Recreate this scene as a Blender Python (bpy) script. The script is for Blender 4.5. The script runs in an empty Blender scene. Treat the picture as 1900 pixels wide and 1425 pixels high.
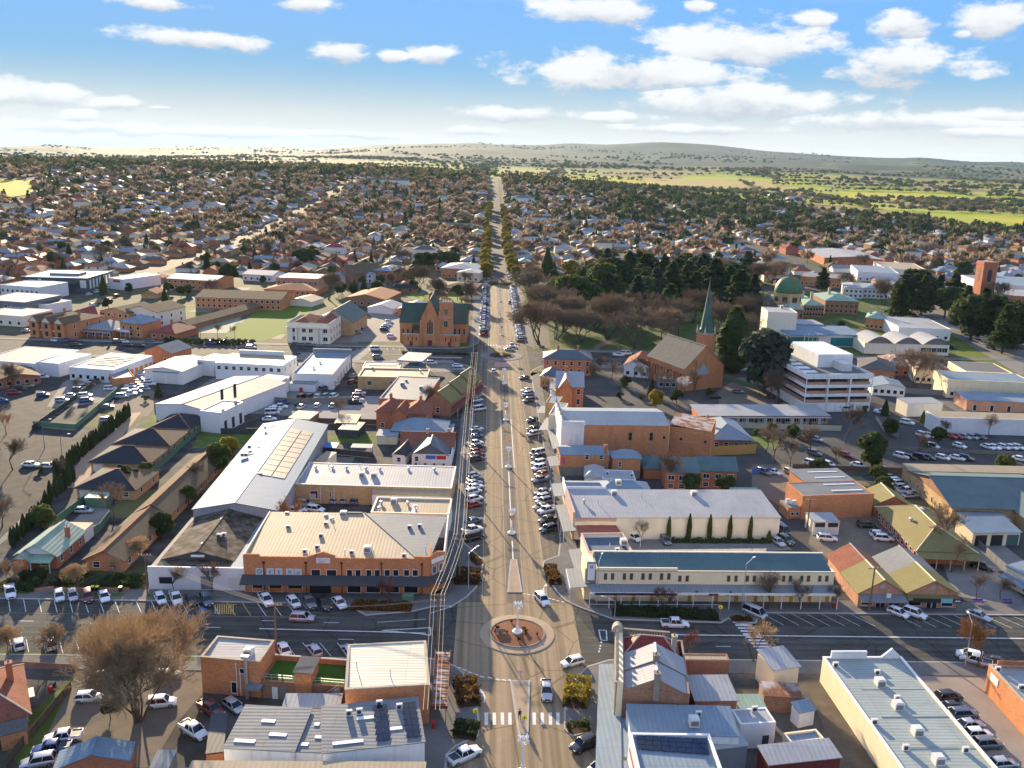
import bpy,math,random
import numpy as np
from mathutils import Vector,Matrix
random.seed(7); rng = np.random.default_rng(7)
R = math.radians
SC = bpy.context.scene
COL = SC.collection

# ------------------------------------------------------------------ camera
FPX,PITCH,YAW,ROLL,CAMH,CAMX = 1638.0,.2505,.0280,.0270,85.0,-6.2
_cp,_sp = math.cos(PITCH),math.sin(PITCH)
FW = Vector((math.sin(YAW)*_cp,math.cos(YAW)*_cp,-_sp))
_r0 = Vector((math.cos(YAW),-math.sin(YAW),0)); _u0 = _r0.cross(FW)
RT = math.cos(ROLL)*_r0 + math.sin(ROLL)*_u0
UP = -math.sin(ROLL)*_r0 + math.cos(ROLL)*_u0
CAMP = Vector((CAMX,0,CAMH))
cd = bpy.data.cameras.new('camera'); cam = bpy.data.objects.new('camera',cd); COL.objects.link(cam)
cd.sensor_width = 36; cd.lens = FPX/1900*36; cd.clip_start = 1; cd.clip_end = 60000
cam.matrix_world = Matrix(((RT.x,UP.x,-FW.x,CAMP.x),(RT.y,UP.y,-FW.y,CAMP.y),(RT.z,UP.z,-FW.z,CAMP.z),(0,0,0,1)))
SC.camera = cam

def ray(x,y): return (x-950)*RT - (y-712.5)*UP + FPX*FW
def G(x,y,z=0.0):                      # survey: where the sight line through a photo point meets height z
    d = ray(x,y); t = (z-CAMH)/d.z
    return Vector((CAMP.x+t*d.x,CAMP.y+t*d.y,z))

# ------------------------------------------------------------------ sky, sun, exposure
SUN_EL,SUN_AZ = R(13.2),R(-17.5)       # azimuth from the street's direction, minus = left
SUND = Vector((math.sin(SUN_AZ)*math.cos(SUN_EL),math.cos(SUN_AZ)*math.cos(SUN_EL),math.sin(SUN_EL)))
W = bpy.data.worlds.new('World'); SC.world = W; W.use_nodes = True
wn = W.node_tree.nodes; wl = W.node_tree.links; wn.clear()
def wnode(t,**k):
    n = wn.new(t)
    for a,b in k.items(): setattr(n,a,b)
    return n
def wmath(op,a,b=None,c=None):
    n = wnode('ShaderNodeMath',operation=op)
    for i,q in enumerate((a,b,c)):
        if q is None: continue
        if isinstance(q,(int,float)): n.inputs[i].default_value = q
        else: wl.new(q,n.inputs[i])
    return n.outputs[0]
def wmix(fac,a,b):
    n = wnode('ShaderNodeMix',data_type='RGBA')
    for s,q in ((n.inputs[0],fac),(n.inputs[6],a),(n.inputs[7],b)):
        if isinstance(q,(int,float)): s.default_value = q
        elif isinstance(q,tuple): s.default_value = (*q,1)
        else: wl.new(q,s)
    return n.outputs[2]
sky = wnode('ShaderNodeTexSky',sky_type='NISHITA',sun_disc=False)
sky.sun_elevation = SUN_EL; sky.sun_rotation = SUN_AZ; sky.altitude = 700
sky.air_density = 1.0; sky.dust_density = .05; sky.ozone_density = 3.0
tc = wnode('ShaderNodeTexCoord'); sx = wnode('ShaderNodeSeparateXYZ'); wl.new(tc.outputs['Generated'],sx.inputs[0])
az = wmath('ARCTAN2',sx.outputs[0],sx.outputs[1]); el = wmath('ARCSINE',sx.outputs[2])
cv = wnode('ShaderNodeCombineXYZ'); wl.new(az,cv.inputs[0]); wl.new(el,cv.inputs[1])
# edge noise, stretched along the horizon
mp = wnode('ShaderNodeVectorMath',operation='MULTIPLY'); wl.new(cv.outputs[0],mp.inputs[0]); mp.inputs[1].default_value = (1,2.1,1)
nz = wnode('ShaderNodeTexNoise'); wl.new(mp.outputs[0],nz.inputs[0]); nz.inputs['Scale'].default_value = 17; nz.inputs['Detail'].default_value = 9; nz.inputs['Roughness'].default_value = .62
nzl = wnode('ShaderNodeTexNoise'); wl.new(mp.outputs[0],nzl.inputs[0]); nzl.inputs['Scale'].default_value = 5; nzl.inputs['Detail'].default_value = 5
nzw = wnode('ShaderNodeTexNoise'); mp2 = wnode('ShaderNodeVectorMath',operation='MULTIPLY'); wl.new(cv.outputs[0],mp2.inputs[0]); mp2.inputs[1].default_value = (1,9,1)
wl.new(mp2.outputs[0],nzw.inputs[0]); nzw.inputs['Scale'].default_value = 6; nzw.inputs['Detail'].default_value = 8
CL = [(1180,135,250,36),(1350,185,200,30),(1380,85,170,38),(1110,18,125,24),(1665,118,115,36),(1680,44,56,22),(1845,38,70,28),
      (1510,36,34,12),(360,72,120,15),(632,98,56,18),(805,100,42,17),(725,103,28,11),(290,5,70,12),(570,6,52,13),(60,172,85,23),
      (215,191,40,11),(300,200,22,4),(142,216,34,11),(170,236,150,11),(420,245,160,9),(960,212,150,14),(1150,217,90,10),(880,242,60,9),
      (1690,225,190,17),(1850,215,90,10),(1300,240,170,9),(1820,245,110,9),(1785,63,18,8),(650,250,120,7),(1290,12,30,12)]
best = None; lows = None
for (cx_,cy_,rx_,ry_) in CL:
    d = ray(cx_,cy_).normalized(); a0 = math.atan2(d.x,d.y); e0 = math.asin(d.z)
    m = wnode('ShaderNodeVectorMath',operation='MULTIPLY_ADD'); wl.new(cv.outputs[0],m.inputs[0])
    sxx,syy = FPX/(rx_*1.25),FPX/(ry_*1.35)
    m.inputs[1].default_value = (sxx,syy,1); m.inputs[2].default_value = (-a0*sxx,-e0*syy,0)
    ln = wnode('ShaderNodeVectorMath',operation='LENGTH'); wl.new(m.outputs[0],ln.inputs[0])
    q = ln.outputs['Value']
    sp_ = wnode('ShaderNodeSeparateXYZ'); wl.new(m.outputs[0],sp_.inputs[0])
    if best is None: best,lows = q,sp_.outputs[1]
    else:
        closer = wmath('LESS_THAN',q,best)
        mx = wnode('ShaderNodeMix'); wl.new(closer,mx.inputs[0]); wl.new(lows,mx.inputs[2]); wl.new(sp_.outputs[1],mx.inputs[3]); lows = mx.outputs[0]
        best = wmath('MINIMUM',best,q)
# outside the view denser, unseen cloud is added to whiten the ambient light
edge = wmath('MULTIPLY',wmath('SUBTRACT',nz.outputs[0],.5),2.5)
dens = wmath('ADD',wmath('SUBTRACT',.9,best),edge)
hi = wnode('ShaderNodeMapRange'); hi.interpolation_type = 'SMOOTHSTEP'; wl.new(dens,hi.inputs[0]); hi.inputs[1].default_value = .03; hi.inputs[2].default_value = .48
gmask = wnode('ShaderNodeMapRange'); wl.new(wmath('ABSOLUTE',az),gmask.inputs[0]); gmask.inputs[1].default_value = .62; gmask.inputs[2].default_value = .8
emask = wnode('ShaderNodeMapRange'); wl.new(el,emask.inputs[0]); emask.inputs[1].default_value = .155; emask.inputs[2].default_value = .25
outm = wmath('MAXIMUM',gmask.outputs[0],emask.outputs[0])
g2 = wnode('ShaderNodeMapRange'); g2.interpolation_type = 'SMOOTHSTEP'; wl.new(wmath('ADD',wmath('MULTIPLY',wmath('SUBTRACT',nzl.outputs[0],.455),5),wmath('MULTIPLY',edge,.3)),g2.inputs[0]); g2.inputs[1].default_value = 0; g2.inputs[2].default_value = .6
cm = wmath('MAXIMUM',hi.outputs[0],wmath('MULTIPLY',g2.outputs[0],outm))
# thin veil of streaks low over the horizon
vb = wnode('ShaderNodeMapRange'); vb.interpolation_type = 'SMOOTHSTEP'; wl.new(el,vb.inputs[0]); vb.inputs[1].default_value = .055; vb.inputs[2].default_value = .01
vs = wnode('ShaderNodeMapRange'); vs.interpolation_type = 'SMOOTHSTEP'; wl.new(nzw.outputs[0],vs.inputs[0]); vs.inputs[1].default_value = .42; vs.inputs[2].default_value = .66
veil = wmath('MULTIPLY',wmath('MULTIPLY',vb.outputs[0],vs.outputs[0]),.8)
shade = wnode('ShaderNodeMapRange'); shade.interpolation_type = 'SMOOTHSTEP'; wl.new(wmath('ADD',lows,wmath('MULTIPLY',edge,.8)),shade.inputs[0]); shade.inputs[1].default_value = -.85; shade.inputs[2].default_value = .15
CLOUDW,CLOUDG = (5.0,5.05,5.1),(2.7,2.95,3.4)
ccol = wmix(shade.outputs[0],CLOUDG,CLOUDW)
# even out the sky's brightness (a tone-mapped picture), keep its hue
lum = wnode('ShaderNodeRGBToBW'); wl.new(sky.outputs[0],lum.inputs[0])
cmp_ = wmath('POWER',wmath('DIVIDE',lum.outputs[0],6.0),-.9)
SG = wnode('ShaderNodeVectorMath',operation='MULTIPLY'); wl.new(sky.outputs[0],SG.inputs[0]); SG.inputs[1].default_value = (.31,.42,.58)
SK = wnode('ShaderNodeVectorMath',operation='SCALE'); wl.new(SG.outputs[0],SK.inputs[0]); wl.new(cmp_,SK.inputs['Scale'])
pale = wnode('ShaderNodeMapRange'); pale.interpolation_type = 'SMOOTHSTEP'; wl.new(el,pale.inputs[0]); pale.inputs[1].default_value = .1; pale.inputs[2].default_value = -.005; pale.inputs[4].default_value = 1.0
c1 = wmix(veil,wmix(pale.outputs[0],SK.outputs[0],(4.85,4.7,4.6)),(4.3,4.45,4.7))
c2 = wmix(wmath('MULTIPLY',cm,.96),c1,ccol)
bg = wnode('ShaderNodeBackground'); wl.new(c2,bg.inputs[0]); bg.inputs[1].default_value = .051
wo = wnode('ShaderNodeOutputWorld'); wl.new(bg.outputs[0],wo.inputs[0])
W.cycles.sampling_method = 'MANUAL'; W.cycles.sample_map_resolution = 512
sd = bpy.data.lights.new('sun','SUN'); sd.energy = 3.9; sd.angle = R(.6); sd.color = (1.0,.79,.52)
sun = bpy.data.objects.new('sun',sd); COL.objects.link(sun); sun.rotation_euler = (-SUND).to_track_quat('-Z','Y').to_euler()
SC.view_settings.view_transform = 'Standard'; SC.view_settings.look = 'None'; SC.view_settings.gamma = 1; SC.view_settings.use_curve_mapping = False
SC.view_settings.exposure = 1.95
SC.render.engine = 'CYCLES'
SC.cycles.max_bounces = 5; SC.cycles.diffuse_bounces = 3; SC.cycles.glossy_bounces = 2; SC.cycles.transparent_max_bounces = 6; SC.cycles.volume_bounces = 0
SC.cycles.use_denoising = True; SC.cycles.use_adaptive_sampling = True; SC.cycles.adaptive_threshold = .02
SC.cycles.sample_clamp_indirect = 6

# ------------------------------------------------------------------ materials
MATS = {}
def mat(key,col,rough=.85,var=.14,scale=.35,kind=None,metal=0.0,spec=.25,col2=None,amt=.5,axis=0,rnd=0.0,freq=1.0,bump=0.0,sharp=.5,trans=0.0):
    if key in MATS: return MATS[key]
    m = bpy.data.materials.new(key); m.use_nodes = True; nt = m.node_tree; N = nt.nodes; L = nt.links
    b = N['Principled BSDF']; b.inputs['Roughness'].default_value = rough; b.inputs['Metallic'].default_value = metal
    b.inputs['Specular IOR Level'].default_value = min(spec,.12)
    geo = N.new('ShaderNodeNewGeometry'); pos = geo.outputs['Position']
    def math_(op,a,c=None):
        n = N.new('ShaderNodeMath'); n.operation = op
        for i,q in enumerate((a,c)):
            if q is None: continue
            if isinstance(q,(int,float)): n.inputs[i].default_value = q
            else: L.new(q,n.inputs[i])
        return n.outputs[0]
    def mixc(f,a,c,mode='MIX'):
        n = N.new('ShaderNodeMix'); n.data_type = 'RGBA'; n.blend_type = mode
        for s,q in ((n.inputs[0],f),(n.inputs[6],a),(n.inputs[7],c)):
            if isinstance(q,(int,float)): s.default_value = q
            elif isinstance(q,tuple): s.default_value = (*q,1)
            else: L.new(q,s)
        return n.outputs[2]
    def noise(sc,det=4,vec=None,rg=.55):
        n = N.new('ShaderNodeTexNoise'); n.inputs['Scale'].default_value = sc; n.inputs['Detail'].default_value = det; n.inputs['Roughness'].default_value = rg
        L.new(vec if vec else pos,n.inputs['Vector']); return n.outputs[0]
    def rampf(v,lo,hi_):
        n = N.new('ShaderNodeMapRange'); L.new(v,n.inputs[0]); n.inputs[1].default_value = lo; n.inputs[2].default_value = hi_; n.interpolation_type = 'SMOOTHSTEP'; return n.outputs[0]
    big = noise(scale,6); fine = noise(scale*9,4)
    v = math_('ADD',math_('MULTIPLY',math_('SUBTRACT',big,.5),var*3.2),math_('MULTIPLY',math_('SUBTRACT',fine,.5),var*1.6))
    base = mixc(rampf(big,.5-sharp*.25,.5+sharp*.25),col,col2) if col2 is not None else None
    if base is None:
        rgb = N.new('ShaderNodeRGB'); rgb.outputs[0].default_value = (*col,1); base = rgb.outputs[0]
    if rnd:
        oi = N.new('ShaderNodeObjectInfo')
        v = math_('ADD',v,math_('MULTIPLY',math_('SUBTRACT',oi.outputs['Random'],.5),rnd))
    val = math_('MAXIMUM',math_('ADD',1.0,v),.05)
    sep = None
    if kind in ('metal','tile','brick','plank'):
        sep = N.new('ShaderNodeSeparateXYZ'); L.new(pos,sep.inputs[0])
    hgt = None
    if kind == 'metal':      # folded sheet: narrow darker seams and rib relief along one axis
        c = sep.outputs[axis]
        rib = math_('SINE',math_('MULTIPLY',c,2*math.pi/.72*freq))
        val = math_('MULTIPLY',val,math_('ADD',.955,math_('MULTIPLY',rib,.045)))
        sheet = math_('FRACT',math_('MULTIPLY',c,.21))
        other = math_('FRACT',math_('MULTIPLY',sep.outputs[1-axis],.11))
        val = math_('MULTIPLY',val,math_('ADD',.97,math_('MULTIPLY',rampf(noise(.21,0),.45,.55),.05)))
        val = math_('MULTIPLY',val,math_('SUBTRACT',1.0,math_('MULTIPLY',math_('LESS_THAN',other,.018),.14)))
        val = math_('MULTIPLY',val,math_('SUBTRACT',1.0,math_('MULTIPLY',math_('LESS_THAN',sheet,.03),.08)))
        hgt = rib
        st = N.new('ShaderNodeVectorMath'); st.operation = 'MULTIPLY'; L.new(pos,st.inputs[0]); st.inputs[1].default_value = (.25,1.6,1) if axis == 1 else (1.6,.25,1)
        stain = rampf(noise(.8,5,st.outputs[0]),.5,.72)
        base = mixc(math_('MULTIPLY',stain,amt*.5),base,tuple(x*.62 for x in col))
    if kind == 'tile':
        a_ = math_('SINE',math_('MULTIPLY',sep.outputs[axis],2*math.pi/.33)); b_ = math_('FRACT',math_('MULTIPLY',sep.outputs[1-axis],1/.36))
        val = math_('MULTIPLY',val,math_('ADD',.92,math_('MULTIPLY',a_,.05))); val = math_('MULTIPLY',val,math_('SUBTRACT',1.06,math_('MULTIPLY',b_,.13)))
        sp2 = noise(2.6,2); base = mixc(math_('MULTIPLY',rampf(sp2,.5,.68),amt),base,tuple(x*.55 for x in col)); hgt = a_
    if kind == 'brick':
        bt = N.new('ShaderNodeTexBrick'); bt.inputs['Scale'].default_value = 1.0; bt.inputs['Brick Width'].default_value = .46; bt.inputs['Row Height'].default_value = .172; bt.inputs['Mortar Size'].default_value = .016
        cb = N.new('ShaderNodeCombineXYZ'); L.new(math_('ADD',sep.outputs[0],sep.outputs[1]),cb.inputs[0]); L.new(sep.outputs[2],cb.inputs[1]); L.new(cb.outputs[0],bt.inputs['Vector'])
        bt.inputs['Color1'].default_value = (*[x*1.12 for x in col],1); bt.inputs['Color2'].default_value = (*[x*.78 for x in col],1); bt.inputs['Mortar'].default_value = (*[x*.5+.12 for x in col],1)
        base = bt.outputs[0]
        drip = N.new('ShaderNodeVectorMath'); drip.operation = 'MULTIPLY'; L.new(pos,drip.inputs[0]); drip.inputs[1].default_value = (1,1,.16)
        base = mixc(math_('MULTIPLY',rampf(noise(.55,6,drip.outputs[0]),.5,.75),.45),base,tuple(x*.5 for x in col))
    if kind == 'road':                   # wheel tracks along the street, crack-sealed seams across
        st = N.new('ShaderNodeVectorMath'); st.operation = 'MULTIPLY'; L.new(pos,st.inputs[0]); st.inputs[1].default_value = (.9,.012,0) if axis == 0 else (.012,.9,0)
        val = math_('MULTIPLY',val,math_('ADD',.72,math_('MULTIPLY',rampf(noise(1.0,3,st.outputs[0]),.3,.7),.5)))
        vz = N.new('ShaderNodeTexVoronoi'); vz.feature = 'DISTANCE_TO_EDGE'; vz.inputs['Scale'].default_value = .09; L.new(pos,vz.inputs['Vector'])
        val = math_('MULTIPLY',val,math_('SUBTRACT',1.0,math_('MULTIPLY',math_('LESS_THAN',vz.outputs[0],.012),.35)))
    if kind == 'plank':
        c = math_('FRACT',math_('MULTIPLY',sep.outputs[2] if axis == 2 else sep.outputs[axis],freq))
        val = math_('MULTIPLY',val,math_('SUBTRACT',1.0,math_('MULTIPLY',math_('LESS_THAN',c,.1),.3)))
    if kind == 'plaster':
        drip = N.new('ShaderNodeVectorMath'); drip.operation = 'MULTIPLY'; L.new(pos,drip.inputs[0]); drip.inputs[1].default_value = (1.4,1.4,.14)
        base = mixc(math_('MULTIPLY',rampf(noise(.6,6,drip.outputs[0]),.48,.78),amt),base,tuple(x*.5 for x in col))
    vv = N.new('ShaderNodeVectorMath'); vv.operation = 'SCALE'; L.new(base,vv.inputs[0]); L.new(val,vv.inputs['Scale'])
    L.new(vv.outputs[0],b.inputs['Base Color'])
    if bump or hgt is not None:
        bp = N.new('ShaderNodeBump'); bp.inputs['Strength'].default_value = bump or .25; bp.inputs['Distance'].default_value = .03
        L.new(hgt if hgt is not None else fine,bp.inputs['Height']); L.new(bp.outputs[0],b.inputs['Normal'])
    if trans:                            # light comes through leaves and twig sprays
        tr = N.new('ShaderNodeBsdfTranslucent'); L.new(vv.outputs[0],tr.inputs[0]); mx = N.new('ShaderNodeMixShader'); mx.inputs[0].default_value = trans
        L.new(b.outputs[0],mx.inputs[1]); L.new(tr.outputs[0],mx.inputs[2]); L.new(mx.outputs[0],N['Material Output'].inputs[0])
    MATS[key] = m; return m
def emat(key,col,rough=.1,metal=0.0,spec=.5):
    if key in MATS: return MATS[key]
    m = bpy.data.materials.new(key); m.use_nodes = True; b = m.node_tree.nodes['Principled BSDF']
    b.inputs['Base Color'].default_value = (*col,1); b.inputs['Roughness'].default_value = rough; b.inputs['Metallic'].default_value = metal; b.inputs['Specular IOR Level'].default_value = spec
    MATS[key] = m; return m

# ------------------------------------------------------------------ mesh helpers
class MB:
    def __init__(s): s.v = []; s.f = []
    def add(s,vs,fs):
        o = len(s.v); s.v += [tuple(q) for q in vs]; s.f += [tuple(i+o for i in q) for q in fs]; return s
    def box(s,x0,y0,z0,x1,y1,z1):
        return s.add([(x0,y0,z0),(x1,y0,z0),(x1,y1,z0),(x0,y1,z0),(x0,y0,z1),(x1,y0,z1),(x1,y1,z1),(x0,y1,z1)],
                     [(3,2,1,0),(4,5,6,7),(0,1,5,4),(1,2,6,5),(2,3,7,6),(3,0,4,7)])
    def prism(s,pts,z0,z1):
        n = len(pts); return s.add([(p[0],p[1],z0) for p in pts]+[(p[0],p[1],z1) for p in pts],
                     [tuple(range(n-1,-1,-1)),tuple(range(n,2*n))]+[(i,(i+1)%n,n+(i+1)%n,n+i) for i in range(n)])
    def slab(s,pts,th):                # a tilted plate: top polygon given in space, thickness straight down
        n = len(pts); return s.add([(p[0],p[1],p[2]-th) for p in pts]+[tuple(p) for p in pts],
                     [tuple(range(n-1,-1,-1)),tuple(range(n,2*n))]+[(i,(i+1)%n,n+(i+1)%n,n+i) for i in range(n)])
    def tube(s,p0,p1,r0,r1=None,n=6,cap=True):
        r1 = r0 if r1 is None else r1; p0 = Vector(p0); p1 = Vector(p1); d = (p1-p0)
        if d.length < 1e-6: return s
        d.normalize(); a = d.orthogonal().normalized(); c = d.cross(a); vs = []
        for p,r_ in ((p0,r0),(p1,r1)):
            for i in range(n):
                t = 2*math.pi*i/n; vs.append(p+r_*(math.cos(t)*a+math.sin(t)*c))
        fs = [(i,(i+1)%n,n+(i+1)%n,n+i) for i in range(n)]
        if cap: fs += [tuple(range(n-1,-1,-1)),tuple(range(n,2*n))]
        return s.add(vs,fs)
    def lathe(s,prof,n=16,o=(0,0,0)):
        k = len(prof); vs = []
        for r_,z in prof:
            for i in range(n):
                t = 2*math.pi*i/n; vs.append((o[0]+r_*math.cos(t),o[1]+r_*math.sin(t),o[2]+z))
        fs = [(j*n+i,j*n+(i+1)%n,(j+1)*n+(i+1)%n,(j+1)*n+i) for j in range(k-1) for i in range(n)]
        fs += [tuple(range(n-1,-1,-1)),tuple((k-1)*n+i for i in range(n))]
        return s.add(vs,fs)
    def mesh(s,name):
        m = bpy.data.meshes.new(name); m.from_pydata(s.v,[],s.f); m.update(); return m
    def make(s,name,mt,parent=None,smooth=False,**tags):
        return link(name,s.mesh(name),mt,parent,smooth,**tags)
def link(name,me,mt=None,parent=None,smooth=False,loc=None,rz=None,**tags):
    if mt is not None and len(me.materials) == 0: me.materials.append(mt)
    o = bpy.data.objects.new(name,me); COL.objects.link(o)
    if mt is not None and me.materials[0] is not mt:
        o.material_slots[0].link = 'OBJECT'; o.material_slots[0].material = mt
    if parent is not None: o.parent = parent
    if loc is not None: o.location = loc
    if rz is not None: o.rotation_euler = (0,0,rz)
    if smooth:
        me.polygons.foreach_set('use_smooth',[True]*len(me.polygons))
    for k,q in tags.items(): o[k] = q
    return o
def empty(name,loc,rz,label,cat,group=None,sc=1.0):
    o = bpy.data.objects.new(name,None); COL.objects.link(o); o.location = loc; o.rotation_euler = (0,0,rz); o.empty_display_size = .5
    if sc != 1.0: o.scale = (sc,sc,sc)
    o['label'] = label; o['category'] = cat
    if group: o['group'] = group
    return o
def np_mesh(name,V,F,mts,mi=None):   # big meshes: V (n,3), F (m,3 or 4)
    me = bpy.data.meshes.new(name); k = F.shape[1]
    me.vertices.add(len(V)); me.vertices.foreach_set('co',np.ascontiguousarray(V,dtype=np.float32).ravel())
    me.loops.add(F.size); me.loops.foreach_set('vertex_index',np.ascontiguousarray(F,dtype=np.int32).ravel())
    me.polygons.add(len(F)); me.polygons.foreach_set('loop_start',np.arange(0,F.size,k,dtype=np.int32)); me.polygons.foreach_set('loop_total',np.full(len(F),k,dtype=np.int32))
    for m in mts: me.materials.append(m)
    if mi is not None: me.polygons.foreach_set('material_index',np.ascontiguousarray(mi,dtype=np.int32))
    me.update(calc_edges=True); return me
ORD = ['first','second','third','fourth','fifth','sixth','seventh','eighth','ninth','tenth','eleventh','twelfth','thirteenth','fourteenth','fifteenth','sixteenth','seventeenth','eighteenth','nineteenth','twentieth']
def nth(i): return ORD[i] if i < 20 else f'{i+1}th' if (i+1) % 10 not in (1,2,3) else f'{i+1}' + {1:'st',2:'nd',3:'rd'}[(i+1) % 10]

# palette
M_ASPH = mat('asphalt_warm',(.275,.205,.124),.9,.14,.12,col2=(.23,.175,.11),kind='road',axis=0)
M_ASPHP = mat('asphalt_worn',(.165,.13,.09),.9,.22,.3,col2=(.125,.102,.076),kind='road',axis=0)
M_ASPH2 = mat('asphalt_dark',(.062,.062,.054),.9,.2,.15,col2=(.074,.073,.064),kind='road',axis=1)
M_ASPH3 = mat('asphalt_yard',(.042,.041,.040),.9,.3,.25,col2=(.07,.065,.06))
M_CONC = mat('concrete',(.22,.205,.18),.9,.14,.3,col2=(.17,.16,.145))
M_PATH = mat('footpath',(.17,.16,.145),.9,.16,.25,col2=(.125,.12,.112))
M_GRAVEL = mat('gravel',(.19,.155,.115),.95,.22,.25,col2=(.135,.115,.088))
M_GRASS = mat('lawn',(.075,.115,.022),.95,.3,.3,col2=(.10,.125,.03))
M_TURF = mat('artificial_turf',(.045,.10,.012),.95,.2,.5)
M_DRY = mat('dry_grass',(.15,.125,.05),.95,.3,.2,col2=(.10,.11,.04))
M_PAINT = mat('road_paint',(.62,.62,.60),.8,.3,1.2)
M_YPAINT = mat('yellow_paint',(.62,.42,.10),.8,.25,1.0)
M_KERB = mat('kerb',(.36,.345,.31),.9,.15,.6)
M_GLASS = emat('window_glass',(.018,.022,.028),.08,0,.6)
M_GLASSB = emat('window_glass_blue',(.05,.12,.15),.1,0,.6)
M_CARGLASS = emat('car_glass',(.012,.015,.019),.1,0,.35)
M_TYRE = emat('tyre',(.02,.02,.02),.8)
M_RIM = emat('rim',(.42,.42,.43),.3,.8)
M_LAMP = emat('headlight',(.75,.76,.78),.1)
M_TAIL = emat('taillight',(.35,.01,.01),.15)
M_PLASTIC = emat('dark_trim',(.022,.022,.024),.5)
M_WHITE = mat('white_paint',(.70,.70,.69),.6,.08,.5,kind='plaster',amt=.12)
M_WHITED = mat('white_weathered',(.74,.74,.71),.8,.12,.4,kind='plaster',amt=.5)
M_CREAM = mat('cream_paint',(.78,.66,.44),.7,.07,.5,kind='plaster',amt=.15)
M_CREAMP = mat('cream_pale',(.77,.71,.56),.7,.07,.5,kind='plaster',amt=.2)
M_STONE = mat('stone_trim',(.42,.37,.28),.9,.15,.8,kind='plaster',amt=.4)
M_STONED = mat('stone_dark',(.23,.21,.17),.9,.2,.8,kind='plaster',amt=.5)
M_BRICK = mat('brick_orange',(.59,.235,.088),.9,.1,.4,kind='brick')
M_BRICKR = mat('brick_red',(.46,.155,.068),.9,.12,.4,kind='brick')
M_BRICKY = mat('brick_tan',(.54,.35,.155),.9,.1,.4,kind='brick')
M_BRICKD = mat('brick_brown',(.32,.16,.09),.9,.14,.4,kind='brick')
M_BRICKP = mat('brick_pink',(.54,.28,.175),.9,.1,.4,kind='brick')
M_MBLUE = mat('roof_metal_blue',(.20,.255,.30),.7,.1,.12,kind='metal',axis=0)
M_MBLUEX = mat('roof_metal_blue_x',(.165,.235,.295),.7,.1,.12,kind='metal',axis=1)
M_MGREY = mat('roof_metal_grey',(.235,.25,.255),.7,.12,.12,kind='metal',axis=0,col2=(.20,.22,.23))
M_MGREYX = mat('roof_metal_grey_x',(.21,.22,.22),.7,.16,.12,kind='metal',axis=1,col2=(.165,.18,.19),amt=.9)
M_MWHITE = mat('roof_metal_white',(.33,.335,.34),.7,.12,.12,kind='metal',axis=0)
M_MWHITEX = mat('roof_metal_white_x',(.33,.335,.34),.7,.12,.12,kind='metal',axis=1)
M_MCREAM = mat('roof_metal_cream',(.37,.30,.20),.7,.07,.12,kind='metal',axis=0)
M_MTEAL = mat('roof_metal_teal',(.09,.155,.155),.6,.12,.2,kind='metal',axis=0,col2=(.075,.12,.135))
M_MTEALX = mat('roof_metal_teal_x',(.12,.17,.165),.6,.12,.2,kind='metal',axis=1,col2=(.10,.14,.145))
M_MDARK = mat('roof_metal_dark',(.055,.06,.067),.6,.15,.2,kind='metal',axis=1)
M_MRED = mat('roof_metal_red',(.22,.045,.035),.6,.12,.2,kind='metal',axis=0)
M_OLIVE = mat('roof_olive',(.22,.19,.075),.75,.12,.25,kind='tile',amt=.25)
M_GREENR = mat('roof_pale_green',(.25,.36,.27),.6,.12,.2,kind='metal',axis=0)
M_TILEB = mat('roof_tile_brown',(.15,.105,.065),.9,.16,.35,kind='tile',amt=.5)
M_TILER = mat('roof_tile_red',(.25,.095,.06),.9,.2,.35,kind='tile',amt=.55)
M_TILEO = mat('roof_tile_orange',(.36,.15,.07),.9,.18,.35,kind='tile',amt=.4)
M_TILED = mat('roof_tile_slate',(.035,.038,.045),.75,.15,.35,kind='tile',amt=.3)
M_TILEG = mat('roof_tile_grey',(.13,.125,.12),.9,.16,.35,kind='tile',amt=.4)
M_RUSTD = mat('roof_old_rust',(.052,.036,.026),.9,.35,.5,kind='metal',axis=1,col2=(.12,.10,.085),amt=.9)
M_RUST = mat('roof_rust',(.24,.10,.05),.9,.3,.4,kind='metal',axis=0,col2=(.38,.34,.31),amt=.8)
M_SOLAR = emat('solar_panel',(.012,.014,.03),.12,.2,.7)
M_SOLARB = mat('solar_film',(.17,.15,.13),.45,.05,.4)
M_ALU = emat('aluminium',(.55,.56,.57),.4,.7)
M_ACW = mat('aircon_white',(.62,.61,.57),.6,.08,1.0)
M_GREY = mat('grey_paint',(.18,.19,.20),.6,.1,.5)
M_DGREY = mat('dark_grey_paint',(.06,.065,.07),.6,.12,.5)
M_BLACK = emat('black_paint',(.02,.02,.022),.5)
M_WOOD = mat('timber_pole',(.17,.125,.08),.9,.2,1.5)
M_FENCE = mat('fence_timber',(.12,.10,.075),.95,.25,.8,kind='plank',axis=0,freq=4)
M_FENCEG = mat('fence_green',(.10,.20,.13),.6,.1,.4)
M_FENCEC = mat('fence_cream',(.45,.42,.33),.7,.1,.4)
M_RED = emat('red_paint',(.45,.03,.03),.5)
M_BLUEP = emat('blue_paint',(.04,.13,.42),.5)
M_YEL = emat('yellow_sign',(.85,.75,.02),.5)
M_ORANGE = emat('orange_paint',(.75,.22,.04),.6)
M_MAROON = mat('maroon_paint',(.16,.04,.035),.7,.1,.5)
M_DOME = mat('copper_dome',(.05,.20,.12),.55,.25,.35,col2=(.11,.11,.045))
M_SPIRE = mat('copper_spire',(.06,.15,.115),.6,.2,.4,col2=(.05,.085,.085))
M_WIRE = emat('cable',(.20,.17,.14),.6)
M_BED = mat('garden_bed',(.075,.04,.026),.95,.3,.9,col2=(.05,.035,.02))
M_BARK = mat('bark',(.10,.075,.055),.95,.2,.8)
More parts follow.
